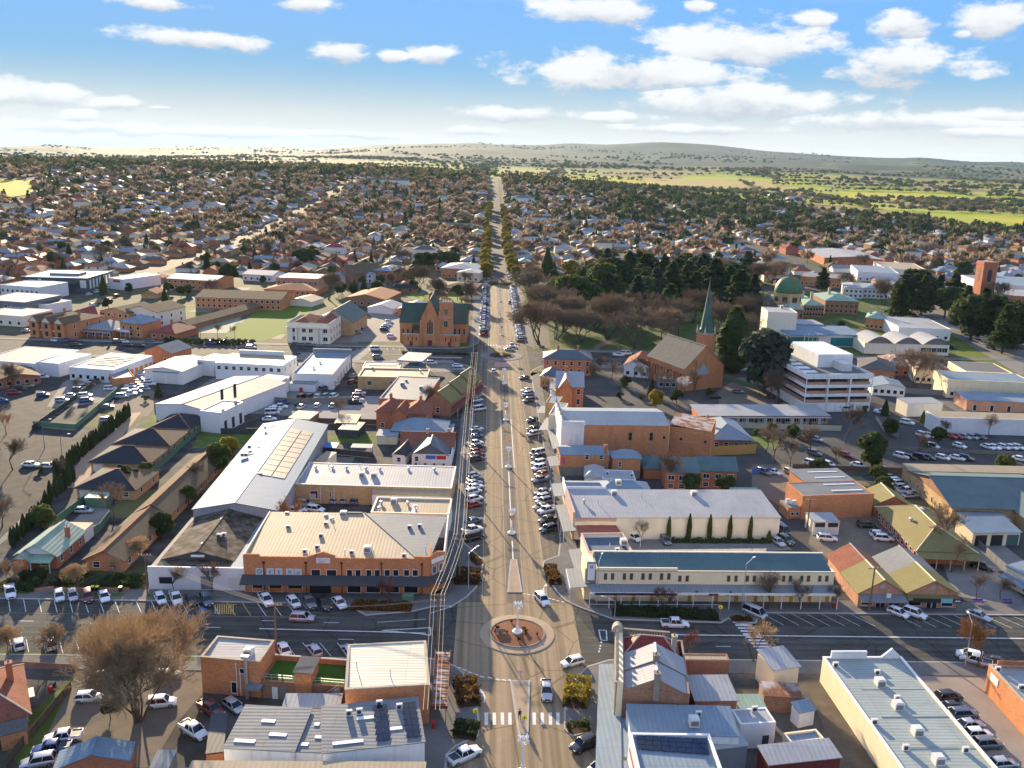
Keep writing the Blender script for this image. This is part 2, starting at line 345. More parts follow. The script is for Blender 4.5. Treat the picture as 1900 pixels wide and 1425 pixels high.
M_TWIG = mat('twigs',(.31,.235,.165),.95,.2,.15,rnd=.35,trans=.5)
M_TWIG2 = mat('twigs_grey',(.26,.205,.16),.95,.2,.15,rnd=.35,trans=.5)
M_TWIG3 = mat('twigs_pale',(.52,.39,.24),.95,.2,.15,rnd=.3,trans=.5)
M_LEAFD = mat('foliage_dark',(.058,.082,.026),.8,.25,.25,rnd=.5,trans=.5)
M_LEAFM = mat('foliage_mid',(.085,.11,.026),.8,.25,.25,rnd=.5,trans=.5)
M_LEAFY = mat('foliage_yellow',(.30,.235,.03),.8,.22,.25,rnd=.4,trans=.5)
M_LEAFB = mat('foliage_blue',(.062,.082,.058),.8,.22,.25,rnd=.4,trans=.5)
M_LEAFO = mat('foliage_rust',(.14,.07,.02),.85,.25,.4,rnd=.4,trans=.5)
# ------------------------------------------------------------------ terrain
def sst(a,b,x):
    t = np.clip((x-a)/(b-a),0,1); return t*t*(3-2*t)
_sky = [(-500,276),(0,273),(50,271),(95,269),(150,274),(250,275),(350,271),(450,276),(560,278),(640,274),(700,270),(800,267),(900,268),(1000,270),(1065,267),(1130,269),(1200,265),(1260,265),(1330,270),(1400,279),(1470,284),(1560,291),(1640,294),(1720,293),(1800,300),(1900,302),(2400,310)]
_mid = [(-500,288),(0,284),(120,283),(250,290),(400,284),(600,286),(720,277),(850,279),(1000,285),(1100,288),(1300,297),(1500,299),(1700,307),(1900,318),(2400,326)]
_low = [(-500,300),(0,297),(500,295),(800,300),(950,308),(1200,315),(1500,322),(1700,330),(1900,340),(2400,350)]
def _prof(tab,R_):
    a = []; z = []
    for px,py in tab:
        d = ray(px,py); a.append(math.atan2(d.x,d.y)); z.append(CAMH+d.z/math.hypot(d.x,d.y)*R_)
    return np.array(a),np.array(z)
_P = [(_prof(_low,4300.),4300.),(_prof(_mid,7000.),7000.),(_prof(_sky,11000.),11000.)]
def wob(x,y):                           # smooth irregular relief
    return (np.sin(x*.0031+1.3*np.sin(y*.0017))*np.cos(y*.0023+.7*np.sin(x*.0029)) + .5*np.sin(x*.0083+y*.0061+1.1)*np.cos(y*.0077-x*.0043))
_cx = np.array([-2500,-1200,-700,-300,-60,60,220,420,650,900,1500,3000.])
_cz = np.array([46,47,50,50,44,41,31,20,10,3,0,0.])
def tz(x,y):
    x = np.asarray(x,float); y = np.asarray(y,float)
    crest = np.interp(x,_cx,_cz)
    z = crest*sst(760,1900,y)*(1-sst(2050,2900,y))
    r_ = np.hypot(x-CAMX,y); a = np.arctan2(x-CAMX,y)
    zs = [0*r_] + [np.interp(a,p[0][0],p[0][1]) for p in _P]; rs = [2500.]+[p[1] for p in _P]
    for i in range(3):
        t = sst(rs[i],rs[i+1],r_)
        z = z+(zs[i+1]-zs[i])*t
    t = np.clip((r_-2600)/2500,0,1)
    z = z + wob(x,y)*np.clip((r_-3000)/4000,0,1)*np.where(r_ < 9800,1,np.clip((11000-r_)/1200,0,1))*16
    z = z - np.clip((r_-11200)/3000,0,1)*160
    return np.where(y < 300,np.minimum(z,0)*(r_ > 3000),z)
azs = np.radians(np.concatenate([np.arange(-180,-44,6.),np.arange(-44,44,.55),np.arange(44,181,6.)])); NA = len(azs)
rs_ = np.concatenate([[0.5],np.geomspace(60,14500,210)])
A_,R_ = np.meshgrid(azs,rs_)
X_ = CAMX+R_*np.sin(A_); Y_ = R_*np.cos(A_); Z_ = tz(X_,Y_)
V = np.stack([X_,Y_,Z_],-1).reshape(-1,3); i_ = np.arange(len(rs_)-1)[:,None]*NA+np.arange(NA-1)[None]
F = np.stack([i_,i_+1,i_+1+NA,i_+NA],-1).reshape(-1,4)[:,::-1]
def terrain_mat():
    m = bpy.data.materials.new('countryside'); m.use_nodes = True; nt = m.node_tree; N = nt.nodes; L = nt.links
    b = N['Principled BSDF']; b.inputs['Roughness'].default_value = .95; b.inputs['Specular IOR Level'].default_value = .1
    geo = N.new('ShaderNodeNewGeometry')
    def noise(sc,det,vec=None):
        n = N.new('ShaderNodeTexNoise'); n.inputs['Scale'].default_value = sc; n.inputs['Detail'].default_value = det
        L.new(vec or geo.outputs['Position'],n.inputs['Vector']); return n.outputs[0]
    def mr(v,a,c):
        n = N.new('ShaderNodeMapRange'); n.interpolation_type = 'SMOOTHSTEP'; L.new(v,n.inputs[0]); n.inputs[1].default_value = a; n.inputs[2].default_value = c; return n.outputs[0]
    def mix(f,a,c):
        n = N.new('ShaderNodeMix'); n.data_type = 'RGBA'
        for s,q in ((n.inputs[0],f),(n.inputs[6],a),(n.inputs[7],c)):
            if isinstance(q,(int,float)): s.default_value = q
            elif isinstance(q,tuple): s.default_value = (*q,1)
            else: L.new(q,s)
        return n.outputs[2]
    def mul(a,c):
        n = N.new('ShaderNodeMath'); n.operation = 'MULTIPLY'; L.new(a,n.inputs[0])
        if isinstance(c,(int,float)): n.inputs[1].default_value = c
        else: L.new(c,n.inputs[1])
        return n.outputs[0]
    vm = N.new('ShaderNodeVectorMath'); vm.operation = 'MULTIPLY'; L.new(geo.outputs['Position'],vm.inputs[0]); vm.inputs[1].default_value = (1,.62,0)
    vo = N.new('ShaderNodeTexVoronoi'); vo.distance = 'CHEBYCHEV'; vo.inputs['Scale'].default_value = .0034; vo.inputs['Randomness'].default_value = .8; L.new(vm.outputs[0],vo.inputs['Vector'])
    ss = N.new('ShaderNodeSeparateColor'); L.new(vo.outputs['Color'],ss.inputs[0])
    cr = N.new('ShaderNodeValToRGB'); cr.color_ramp.interpolation = 'CONSTANT'; e = cr.color_ramp.elements
    cols = [(0,(.30,.34,.015)),(.24,(.44,.37,.02)),(.42,(.22,.27,.03)),(.56,(.36,.27,.08)),(.72,(.33,.34,.025)),(.86,(.24,.20,.07))]
    e[0].position = 0; e[0].color = (*cols[0][1],1); e[1].position = cols[1][0]; e[1].color = (*cols[1][1],1)
    for p,c in cols[2:]: q = e.new(p); q.color = (*c,1)
    L.new(ss.outputs[0],cr.inputs[0])
    fine = noise(.02,6); fld = mix(mul(mr(fine,.35,.75),.4),cr.outputs[0],(.19,.165,.06))
    # distant country: pasture with dark timbered patches
    at = N.new('ShaderNodeAttribute'); at.attribute_name = 'far'
    hill = mix(mr(noise(.0011,7),.42,.6),(.14,.125,.055),(.085,.105,.042))
    fm = N.new('ShaderNodeMath'); fm.operation = 'ADD'; L.new(noise(.0032,10),fm.inputs[0]); at2 = N.new('ShaderNodeAttribute'); at2.attribute_name = 'wood'; L.new(at2.outputs['Fac'],fm.inputs[1])
    hill = mix(mr(fm.outputs[0],.40,.53),hill,(.016,.034,.028))
    far = mix(at.outputs['Fac'],fld,hill)
    town = mix(mr(noise(.035,6),.35,.65),(.088,.068,.036),(.055,.072,.024)); town = mix(mr(noise(.011,5),.48,.66),town,(.11,.088,.06))
    tt = N.new('ShaderNodeAttribute'); tt.attribute_name = 'town'
    L.new(mix(tt.outputs['Fac'],far,town),b.inputs['Base Color']); return m
me = np_mesh('ground',V,F,[terrain_mat()])
def attr(me,n,vals):
    a = me.attributes.new(n,'FLOAT','POINT'); a.data.foreach_set('value',np.asarray(vals,np.float32))
VX,VY,VZ = V[:,0],V[:,1],V[:,2]; VR = np.hypot(VX-CAMX,VY)
def town_mask(x,y):
    edge = np.interp(x,[-3000,-900,-200,0,250,450,620,800,1000,3000],[2200,2250,2200,2050,1950,1750,1450,1150,850,600])
    return 1-sst(edge-60,edge+60,y)
attr(me,'far',sst(3300,4700,VR)); attr(me,'town',town_mask(VX,VY))
attr(me,'wood',np.clip((VZ-40)/500,-.05,.2)+.10*np.sin(VX*.0006+2.2)+.06*sst(7000,10500,VR))
me.polygons.foreach_set('use_smooth',[True]*len(me.polygons))
link('ground',me,kind='structure')

# ------------------------------------------------------------------ flat things on the ground
def sheet(name,pts,z,mt,parent=None,**k):
    mb = MB(); mb.add([(p[0],p[1],z) for p in pts],[tuple(range(len(pts)))])
    me = mb.mesh(name)
    if me.polygons[0].normal.z < 0: me.flip_normals()
    return link(name,me,mt,parent,**k)
def raised(name,pts,z0,z1,mt,parent=None,**k):
    a = sum(pts[i][0]*pts[(i+1) % len(pts)][1]-pts[(i+1) % len(pts)][0]*pts[i][1] for i in range(len(pts)))
    if a < 0: pts = pts[::-1]
    return MB().prism(pts,z0,z1).make(name,mt,parent,**k)
def PX(*q): return [tuple(G(*p)[:2]) for p in q]
def rect(x0,y0,x1,y1): return [(x0,y0),(x1,y0),(x1,y1),(x0,y1)]
def strip(name,pts,hw,dz,mt):        # a street draped over the land
    P = []; L = [0]
    for (a,b) in zip(pts[:-1],pts[1:]):
        n = max(1,int(math.dist(a,b)/22))
        for i in range(n): P.append((a[0]+(b[0]-a[0])*i/n,a[1]+(b[1]-a[1])*i/n))
    P.append(pts[-1]); vs = []
    for i,p in enumerate(P):
        q = P[min(i+1,len(P)-1)]; o = P[max(i-1,0)]; dx,dy = q[0]-o[0],q[1]-o[1]; l = math.hypot(dx,dy); nx,ny = -dy/l*hw,dx/l*hw
        for s in (1,-1):
            x,y = p[0]+s*nx,p[1]+s*ny; vs.append((x,y,float(tz(x,y))+dz+(.25 if y > 800 else 0)))
    fs = [(2*i,2*i+1,2*i+3,2*i+2) for i in range(len(P)-1)]
    me = MB().add(vs,fs).mesh(name)
    if me.polygons[0].normal.z < 0: me.flip_normals()
    return link(name,me,mt,kind='structure')
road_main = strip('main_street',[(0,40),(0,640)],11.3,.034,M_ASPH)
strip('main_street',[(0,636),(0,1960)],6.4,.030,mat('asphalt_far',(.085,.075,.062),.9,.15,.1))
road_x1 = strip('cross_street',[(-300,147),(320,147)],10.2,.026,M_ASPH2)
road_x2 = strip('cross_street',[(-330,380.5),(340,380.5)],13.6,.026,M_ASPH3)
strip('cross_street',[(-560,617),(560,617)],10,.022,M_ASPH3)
for yy in (851,1086,1321,1556,1790):
    strip('cross_street',[(-900,yy),(700,yy)],9,.022,MATS['asphalt_far'])
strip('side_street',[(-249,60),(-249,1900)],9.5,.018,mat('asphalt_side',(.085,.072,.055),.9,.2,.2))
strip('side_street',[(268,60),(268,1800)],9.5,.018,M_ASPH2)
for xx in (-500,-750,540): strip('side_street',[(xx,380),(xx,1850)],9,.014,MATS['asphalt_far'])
for x0,x1 in ((-11.2,-6.6),(6.6,11.2),(-1.7,1.7)): sheet('road_surface',rect(x0,158,x1,600 if x0 > -2 and x1 < 2 else 604),.037 if x1 > 2 or x0 < -2 else .0372,M_ASPHP,road_main)
LOT = .010
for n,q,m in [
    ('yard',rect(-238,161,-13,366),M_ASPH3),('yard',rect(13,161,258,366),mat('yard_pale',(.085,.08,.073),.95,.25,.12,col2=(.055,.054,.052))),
    ('yard',rect(-238,20,-13,136),mat('yard_brown',(.075,.064,.05),.95,.3,.15,col2=(.075,.075,.07))),('yard',rect(13,20,258,136),mat('yard_dark',(.085,.075,.062),.95,.3,.15,col2=(.12,.105,.085))),
    ('school_ground',rect(-238,395,-13,606),mat('school_ground_mix',(.09,.076,.055),.95,.25,.1,col2=(.085,.095,.04))),
    ('park_lawn',rect(13,396,258,606),mat('park_grass',(.055,.095,.018),.95,.3,.12,col2=(.075,.09,.03)))]:
    sheet(n,q,LOT,m,kind='structure')
LZ = [LOT+.004]
def lot(name,q,m):
    LZ[0] += .0006; return sheet(name,PX(*q),LZ[0],m,kind='structure')
rl = random.Random(3)
for n,m in (('yard',M_CONC),('lawn',M_GRASS),('gravel_yard',M_GRAVEL),('yard',M_ASPH2),('garden',M_DRY),('yard',M_PATH),('lawn',M_DRY)):
    for x0,x1,y0,y1,k in ((-236,-30,170,350,5),(40,250,170,350,5),(-230,-60,35,120,3),(50,250,35,120,3),(-232,-30,400,600,5)):
        for _ in range(k):
            a,c,w_,d_ = rl.uniform(x0,x1-20),rl.uniform(y0,y1-14),rl.uniform(7,20),rl.uniform(6,22); LZ[0] += .00012; sheet(n,rect(a,c,a+w_,c+d_),LZ[0],m,kind='structure')
lot('lawn',[(424,618),(479,574),(531,563),(584,566),(573,582),(542,592),(529,618),(487,634),(416,624)],mat('oval_grass',(.11,.165,.018),.95,.25,.12,col2=(.09,.14,.02)))
lot('tennis_court',[(340,618),(410,574),(460,575),(421,618)],mat('court',(.23,.26,.185),.9,.12,.2))
lot('lawn',[(303,576),(337,560),(368,571),(316,592)],M_GRASS)
lot('lawn',[(760,545),(858,542),(863,563),(763,556)],mat('lawn_bright',(.13,.18,.02),.95,.2,.2))
lot('car_park',[(652,634),(676,582),(739,582),(745,634)],M_CONC)
lot('lawn',[(605,808),(700,806),(700,822),(600,822)],M_GRASS)
lot('lawn',[(372,800),(480,800),(468,830),(355,832)],M_GRASS)
lot('bare_ground',[(205,755),(262,712),(300,735),(275,772),(225,778)],M_GRAVEL)
lot('driveway',[(215,770),(262,765),(195,850),(150,905),(110,905)],mat('paving_pink',(.36,.26,.18),.9,.12,.4))
lot('car_park',[(285,742),(382,650),(470,655),(330,742)],M_ASPH3)
lot('car_park',[(30,755),(175,680),(280,690),(200,745),(130,755)],M_CONC)
lot('car_park',[(410,765),(560,655),(640,655),(700,640),(545,772)],M_CONC)
lot('car_park',[(560,780),(560,735),(720,735),(700,780)],mat('car_park_pale',(.24,.23,.21),.95,.15,.2))
lot('forecourt',[(720,690),(725,668),(840,668),(862,690)],M_CONC)
lot('yard',[(115,985),(165,940),(205,945),(165,1005),(110,1010)],M_CONC)
lot('garden',[(0,1098),(90,1062),(270,1045),(275,1095),(0,1100)],mat('garden_mix',(.07,.055,.03),.95,.3,.6,col2=(.06,.075,.025)))
lot('driveway',[(72,1096),(150,1010),(165,1010),(100,1098)],M_ASPH3)
lot('lawn',[(0,1380),(0,1345),(40,1340),(150,1240),(165,1262),(60,1400),(40,1425)],M_GRASS)
lot('car_park',[(130,1270),(150,1240),(380,1240),(375,1290),(330,1340),(280,1425),(60,1425)],M_GRAVEL)
lot('car_park',[(1395,905),(1395,862),(1500,862),(1490,930),(1455,945)],M_GRAVEL)
lot('gravel_yard',[(1330,728),(1370,700),(1440,705),(1440,755),(1335,752)],M_GRAVEL)
lot('car_park',[(1130,1030),(1150,1000),(1448,1000),(1470,1020),(1300,1030)],M_CONC)
lot('gravel_yard',[(1500,1010),(1510,950),(1620,950),(1680,1010),(1640,1060),(1540,1040)],M_GRAVEL)
lot('car_park',[(1620,905),(1590,875),(1690,875),(1720,930),(1690,930)],M_ASPH2)
lot('forecourt',[(1770,1105),(1740,1020),(1830,1040),(1900,1110),(1900,1130)],M_CONC)
lot('lawn',[(1390,830),(1395,800),(1440,800),(1452,828)],M_GRASS)
lot('lawn',[(1390,770),(1450,770),(1445,800),(1400,800)],M_GRASS)
lot('car_park',[(1560,1255),(1545,1225),(1720,1250),(1860,1425),(1690,1425)],mat('drive_paving',(.27,.22,.175),.9,.15,.3))
lot('car_park',[(1640,1236),(1820,1236),(1960,1425),(1800,1425)],mat('drive_paving',(.27,.22,.175)))
lot('dirt_lane',[(1482,1240),(1520,1240),(1640,1425),(1560,1425)],mat('lane_dirt',(.12,.098,.07),.95,.3,.4))
lot('lawn',[(1700,585),(1775,560),(1900,700),(1900,780),(1800,690),(1760,640)],mat('square_grass',(.11,.14,.02),.95,.25,.15))
lot('path',[(1640,548),(1700,540),(1900,650),(1900,700)],M_CONC)
lot('path',[(1100,652),(1105,640),(1150,625),(1153,628),(1112,645),(1112,653)],M_GRAVEL)
lot('dirt_verge',[(990,648),(1000,560),(1012,560),(1022,648)],M_GRAVEL)
cp_ = lot('car_park',[(0,1000),(0,720),(60,700),(120,705),(62,792),(140,800),(100,900)],mat('asphalt_lot',(.042,.039,.036),.9,.25,.3,col2=(.06,.055,.05)))
for i in range(34):
    g = G(8+(i % 17)*6.5-(i//17)*10,842-(i % 17)*6.2+(i//17)*62); mark_ = [(g.x,g.y),(g.x+4.6,g.y+.6),(g.x+4.6,g.y+.75),(g.x,g.y+.15)]; sheet('bay_line',mark_,.03,M_PAINT,cp_)
# kerbed footpaths, corner bulbs at the roundabout
KH = .15
def bulb(pts,extra=[]): return PX(*pts)+extra
NWK = [(894,1038.6),(896,1048),(892,1072),(884,1089.7),(865,1109),(839,1125),(803,1126),(766,1135),(679,1142),(640,1121)]
NEK = [(1036.7,1031.7),(1010,1041.5),(1008,1048),(1018,1074),(1032,1097.5),(1049.5,1115),(1075,1127),(1140,1150),(1338,1156),(1352,1148),(1369,1159),(1402,1156),(1405,1149),(1383,1137)]
SWK = [(846,1385),(886.6,1366),(889,1345),(884,1308),(872,1274),(859,1250),(844.5,1237),(800,1223)]
SEK = [(1090,1360),(1061.6,1367),(1048,1353),(1048,1321),(1055,1287),(1069.5,1258),(1090.5,1238),(1130,1226)]
def curb(name,pts,par):               # pale kerb stone along an edge
    P = [Vector((p[0],p[1])) for p in pts]; vs = []; n = len(P)
    for i,p in enumerate(P):
        d = (P[min(i+1,n-1)]-P[max(i-1,0)]).normalized(); nn = Vector((-d.y,d.x))*.17
        for q,z in ((p+nn,.02),(p+nn,KH+.02),(p-nn,KH+.02),(p-nn,.02)): vs.append((q.x,q.y,z))
    fs = [(4*i+j,4*i+(j+1) % 4,4*i+4+(j+1) % 4,4*i+4+j) for i in range(n-1) for j in range(4)]
    MB().add(vs,fs).make(name,M_KERB,par)
def arc(c,r_,a0,a1,n=8): return [(c[0]+r_*math.cos(R(a0+(a1-a0)*i/n)),c[1]+r_*math.sin(R(a0+(a1-a0)*i/n))) for i in range(n+1)]
for kp,inner in [
    ([(-11.2,372-17)]+[(-11.2,186)]+PX(*NWK)+[(-238,157.6)],[(-238,161.4),(-15,161.2),(-15,352)]),
    ([(11.2,352)]+[(11.2,188)]+PX(*NEK)+[(258,156.6)],[(258,160.6),(16,160.6),(14.6,175),(14.6,355)]),
    ([(-11.2,30),(-11.2,112)]+PX(*SWK)+[(-34,137.3),(-238,137.0)],[(-238,133),(-15.5,133),(-14.4,30)]),
    ([(11.2,30),(11.2,112)]+PX(*SEK)+[(24,138.2),(258,138.2)],[(258,134),(15.5,134),(14.4,30)]),
    ([(-238,394.3),(-24,394.3),(-15,399),(-11.2,408),(-11.2,600)],[(-15.5,600),(-15.5,399),(-238,398)]),
    ([(258,394.3),(24,394.3),(15,399),(11.2,408),(11.2,600)],[(15.5,600),(15.5,399),(258,398)])]:
    o = raised('footpath',kp+inner,0,KH,M_PATH,kind='structure'); curb('kerb',kp,o)
for s in (-1,1):                        # rounded corners on the near side of the far roundabout, with lawn
    pts = [(s*11.2,345),(s*11.2,350),(s*12.5,357),(s*16,363),(s*23,366.8),(s*238,366.8),(s*238,363),(s*24,362),(s*15,352)]
    o = raised('footpath',pts,0,KH,M_PATH,kind='structure'); curb('kerb',pts[:6],o)
    sheet('lawn',[(s*12,351),(s*18,352.4),(s*18,355.5),(s*13.5,356.4)],KH+.005,M_GRASS,kind='structure'); sheet('lawn',[(s*14.5,358.5),(s*22,357.5),(s*22,363.5),(s*18,362.5)],KH+.005,M_GRASS,kind='structure')
    sheet('lawn',[(s*13,405),(s*17,398.5),(s*24,396),(s*24,400.5),(s*18,403)],KH+.005,M_GRASS,kind='structure')
# verges
for q in [[(0,1101.5),(0,1096),(62,1098),(52,1103)],[(88,1104),(92,1099),(232,1102),(225,1108)],[(270,1108),(275,1104.5),(420,1109),(400,1112)]]:
    sheet('verge',PX(*q),KH+.006,M_GRASS,kind='structure')
for q in [[(0,1215),(0,1210),(150,1214),(148,1220)],[(180,1222),(186,1216),(360,1219),(362,1228)]]:
    sheet('verge',PX(*q),KH+.006,mat('verge_green',(.07,.12,.02),.95,.25,.5),kind='structure')
# ------------------------------------------------------------------ painted markings, each its own part of its road
def mark(par,pts,z=.040,mt=None): return sheet('road_marking',pts,z,mt or M_PAINT,par)
def line(par,a,b,w=.12,z=.040,mt=None):
    dx,dy = b[0]-a[0],b[1]-a[1]; l = math.hypot(dx,dy); nx,ny = -dy/l*w/2,dx/l*w/2
    return mark(par,[(a[0]+nx,a[1]+ny),(b[0]+nx,b[1]+ny),(b[0]-nx,b[1]-ny),(a[0]-nx,a[1]-ny)],z,mt)
FAINT = mat('worn_paint',(.30,.27,.22),.9,.3,.8)
for y0,y1 in ((166,187),(191,233),(289,330),(300,345)): line(road_main,(0,y0),(.05,y1),.26)
for s in (-1,1):
    line(road_main,(s*1.75,166),(s*1.75,352),.13,.0402,FAINT); line(road_main,(s*6.5,160),(s*6.5,352),.13,.0404,FAINT)
    line(road_main,(s*1.7,236),(s*1.7,284),.2,.041); line(road_main,(s*6.5,402),(s*6.5,600),.13,.0404,FAINT); line(road_main,(s*1.5,402),(s*1.5,598),.13,.0402,FAINT)
for i in range(11): line(road_main,(-1.5,238+4*i),(1.4,240.6+4*i),.2,.0395,mat('hatch_dark',(.03,.028,.026)))
for i in range(58):
    y = 182+i*3.15
    if y < 342: line(road_main,(-11,y),(-6.7,y+2.9),.1,.0398,FAINT)
    if 186 < y < 340: line(road_main,(11,y+3),(6.7,y+.1),.1,.0398,FAINT)
for x in (902,917,932,946,991,1006,1021,1035):
    a,b = G(x,1322.5),G(x+.5,1345); mark(road_main,[(a.x-.26,a.y),(a.x+.26,a.y),(b.x+.26,b.y),(b.x-.26,b.y)],.041)
for i in range(5): mark(road_main,rect(-8+i*1.25,403,-7.4+i*1.25,405.4),.041); mark(road_main,rect(2+i*1.25,403,2.6+i*1.25,405.4),.041)
for i in range(12):
    y = 151.2-i*1.08; x = 41.6+i*.18; mark(road_x1,rect(x,y,x+3.2,y+.55),.041)
a,b = G(1250,1178),G(2000,1186); line(road_x1,a,b,.3)
a,b = G(481,1166.6),G(790,1175); line(road_x1,a,b,.25)
for c in ((48,1152.5),(162,1156.5),(280,1160.5),(395,1164.2)): g = G(*c); line(road_x1,(g.x-1.4,g.y),(g.x+1.4,g.y),.16)
for c in ((499,1152),(615,1155.5),(642,1186.5),(1342,1199.5)): g = G(*c); line(road_x1,(g.x-1.4,g.y),(g.x+1.4,g.y),.14)
for i in range(8):
    x = -98+i*2.9; line(road_x1,(x,156.9),(x+3.0,151.9),.12)
for i in range(6):
    x = -73.6+i*2.9; line(road_x1,(x,156.9),(x+3.0,151.9),.12)
for i in range(6):
    x = -56+i*2.9; line(road_x1,(x,156.6),(x+3.0,151.6),.12,.0405,M_PAINT if i > 1 else M_YPAINT)
for i in range(9): line(road_x1,(-57.9+i*.42,155.6-.0*i),(-57.0+i*.42,152.4),.16,.0402,M_YPAINT)
line(road_x1,(-58.2,155.8),(-53.8,155.8),.14,.041,M_YPAINT); line(road_x1,(-57.3,152.2),(-53,152.2),.14,.041,M_YPAINT)
mark(road_x1,[(-60.6,154.6),(-59.2,154.6),(-58.9,153.6),(-60.3,153.6)],.041,M_BLUEP)
line(road_x1,(-100,151.5),(-36,151.2),.1,.0401,FAINT)
for i in range(18):
    x = 48+i*2.95
    if not 67 < x < 74: line(road_x1,(x,155.4),(x+3.1,150.6),.1)
for i in range(9): x = -93+i*2.9; line(road_x1,(x,137.5),(x-2.9,142.3),.12)
for i in range(9): x = -45+i*3.1; line(road_x1,(x,138.0),(x-2.8,142.4),.1)
for q in [(852,1239.5),(862,1243.4),(872,1248),(883,1252),(894.5,1256),(909,1258),(924,1261.3),(935,1262),(947,1262.6)]:
    g = G(*q); line(road_main,(g.x-.38,g.y+.16),(g.x+.38,g.y-.12),.3,.041)
for q in [(972,1102),(981,1103.3),(990.5,1104.7),(1019.5,1110.5),(1027.4,1112.6),(1035,1115),(1044.5,1117)]:
    g = G(*q); line(road_main,(g.x-.32,g.y+.1),(g.x+.32,g.y-.14),.26,.041)
for q in [(1115.5,1192),(1114,1198.7),(1113,1204),(1111.6,1209)]:
    g = G(*q); line(road_main,(g.x,g.y-.25),(g.x,g.y+.25),.26,.041)
for q in [(803,1136.5),(812,1133.5),(820,1131),(828,1128.6),(836,1126.5)]:
    g = G(*q); line(road_x1,(g.x-.35,g.y-.2),(g.x+.35,g.y+.2),.26,.041)
def arrow(par,g,s=1.0,flip=1):
    mark(par,[(g.x-.1,g.y-1.9*s),(g.x+.14,g.y-1.9*s),(g.x+.14,g.y-.2),(g.x-.1,g.y-.2)],.041); mark(par,[(g.x-.1,g.y-.2),(g.x+.14,g.y-.2),(g.x-flip*.35,g.y+1.2*s),(g.x-flip*.6,g.y+.9*s)],.0412)
    mark(par,[(g.x-flip*.05,g.y+.7*s),(g.x-flip*.9,g.y+.75*s),(g.x-flip*.75,g.y+1.9*s)],.0414)
arrow(road_main,G(899,1291)); arrow(road_main,G(1008,1091),1,-1)
def outline(par,pts,w=.18,z=.041):
    for i in range(len(pts)): line(par,pts[i],pts[(i+1) % len(pts)],w,z+.0002*(i % 3))
outline(road_x1,PX((1111,1169),(1125,1170),(1126,1189),(1115,1188)),.22); outline(road_x1,PX((708,1170),(799,1165),(799,1179),(778,1176)),.22)
a,b = G(700,1155),G(790,1149); line(road_x1,a,b,.14)
for x in (-30,-12,12,30): line(road_x2,(x,380.4),(x+9,380.4),.14)
line(road_x2,(-120,380.5),(-40,380.5),.2); line(road_x2,(40,380.5),(130,380.5),.2)
for i in range(10): line(road_x2,(-66+i*2.7,393.6),(-65+i*2.7,388.4),.12); line(road_x2,(30+i*2.7,367.4),(29+i*2.7,372.6),.12)
mark(road_x2,rect(-42,375,-18,377.5),.0395,mat('pink_paving',(.42,.26,.21),.9,.1,.5))
mark(road_main,PX((916,681),(946,681),(943,672),(919,672)),.0408,MATS['pink_paving']); mark(road_main,PX((919,646),(944,646),(940,641),(923,641)),.0408,MATS['pink_paving'])
# splitter islands
def island(pts,lab):
    P = PX(*pts); o = raised('traffic_island',P,0,.16,mat('island_sand',(.34,.255,.17),.95,.15,.4),label=lab,category='traffic island',group='traffic islands on the main street')
    curb('kerb',P+[P[0]],o); return o
island([(948,1264.5),(982,1263.7),(978.5,1363),(963,1363)],'long sandy traffic island with white kerb, crossed by the near zebra')
island([(948,1039),(958,1038.5),(968,1100),(942.5,1100)],'tapering sandy traffic island just beyond the near roundabout')
# roundabouts
def roundabout(c,ro,ri,lab,ringm,bedm,bed):
    t = empty('roundabout',(c[0],c[1],0),0,lab,'roundabout','roundabouts on the main street')
    MB().lathe([(ro+.18,.02),(ro+.18,.10),(ro,.17),(ri,.24),(ri-.02,.02)],56).make('apron',ringm,t)
    MB().lathe([(ri+.14,.02),(ri+.14,.42),(ri-.1,.42),(ri-.1,.02)],56).make('bed_kerb',M_STONED,t)
    MB().lathe([(ri-.1,.02),(ri-.1,.33),(ri*.5,.42),(.1,.5)],48).make(bed,bedm,t)
    return t
RB1 = Vector((.1,146.1,0)); RB2 = Vector((-.4,381.6,0)); RB3 = Vector((.6,617,0))
rb1 = roundabout(RB1,6.75,4.95,'near roundabout with sandy apron and brick-red planted middle',mat('apron_sand',(.36,.27,.18),.95,.15,.5),mat('bed_brick',(.23,.10,.055),.95,.3,2.2,col2=(.16,.075,.04)),'planting_bed')
rb2 = roundabout(RB2,9.3,5.6,'middle roundabout with wide white apron and dark planted middle',M_CONC,M_BED,'planting_bed')
rb3 = roundabout(RB3,8.0,7.2,'far roundabout, a flat dark green bed across the street',M_CONC,mat('bed_green',(.05,.07,.02)),'planting_bed')
# white arrows board on the near roundabout bed
g = G(925,1178)
t = empty('chevron_sign',(RB1.x-3.2,RB1.y-.2,.4),0,'low black chevron board on the near roundabout bed','sign')
MB().box(-1,-.05,.15,1,.05,.8).make('board',M_BLACK,t)
for i in range(4):
    x = -.8+i*.45; MB().add([(x,-.06,.47),(x+.3,-.06,.78),(x+.42,-.06,.78),(x+.14,-.06,.47),(x+.42,-.06,.17),(x+.3,-.06,.17)],[(0,5,4,3),(0,3,2,1)]).make('chevron',M_WHITE,t)
for s in (-.7,.7): MB().tube((s,0,0),(s,0,.2),.04).make('post',M_GREY,t)
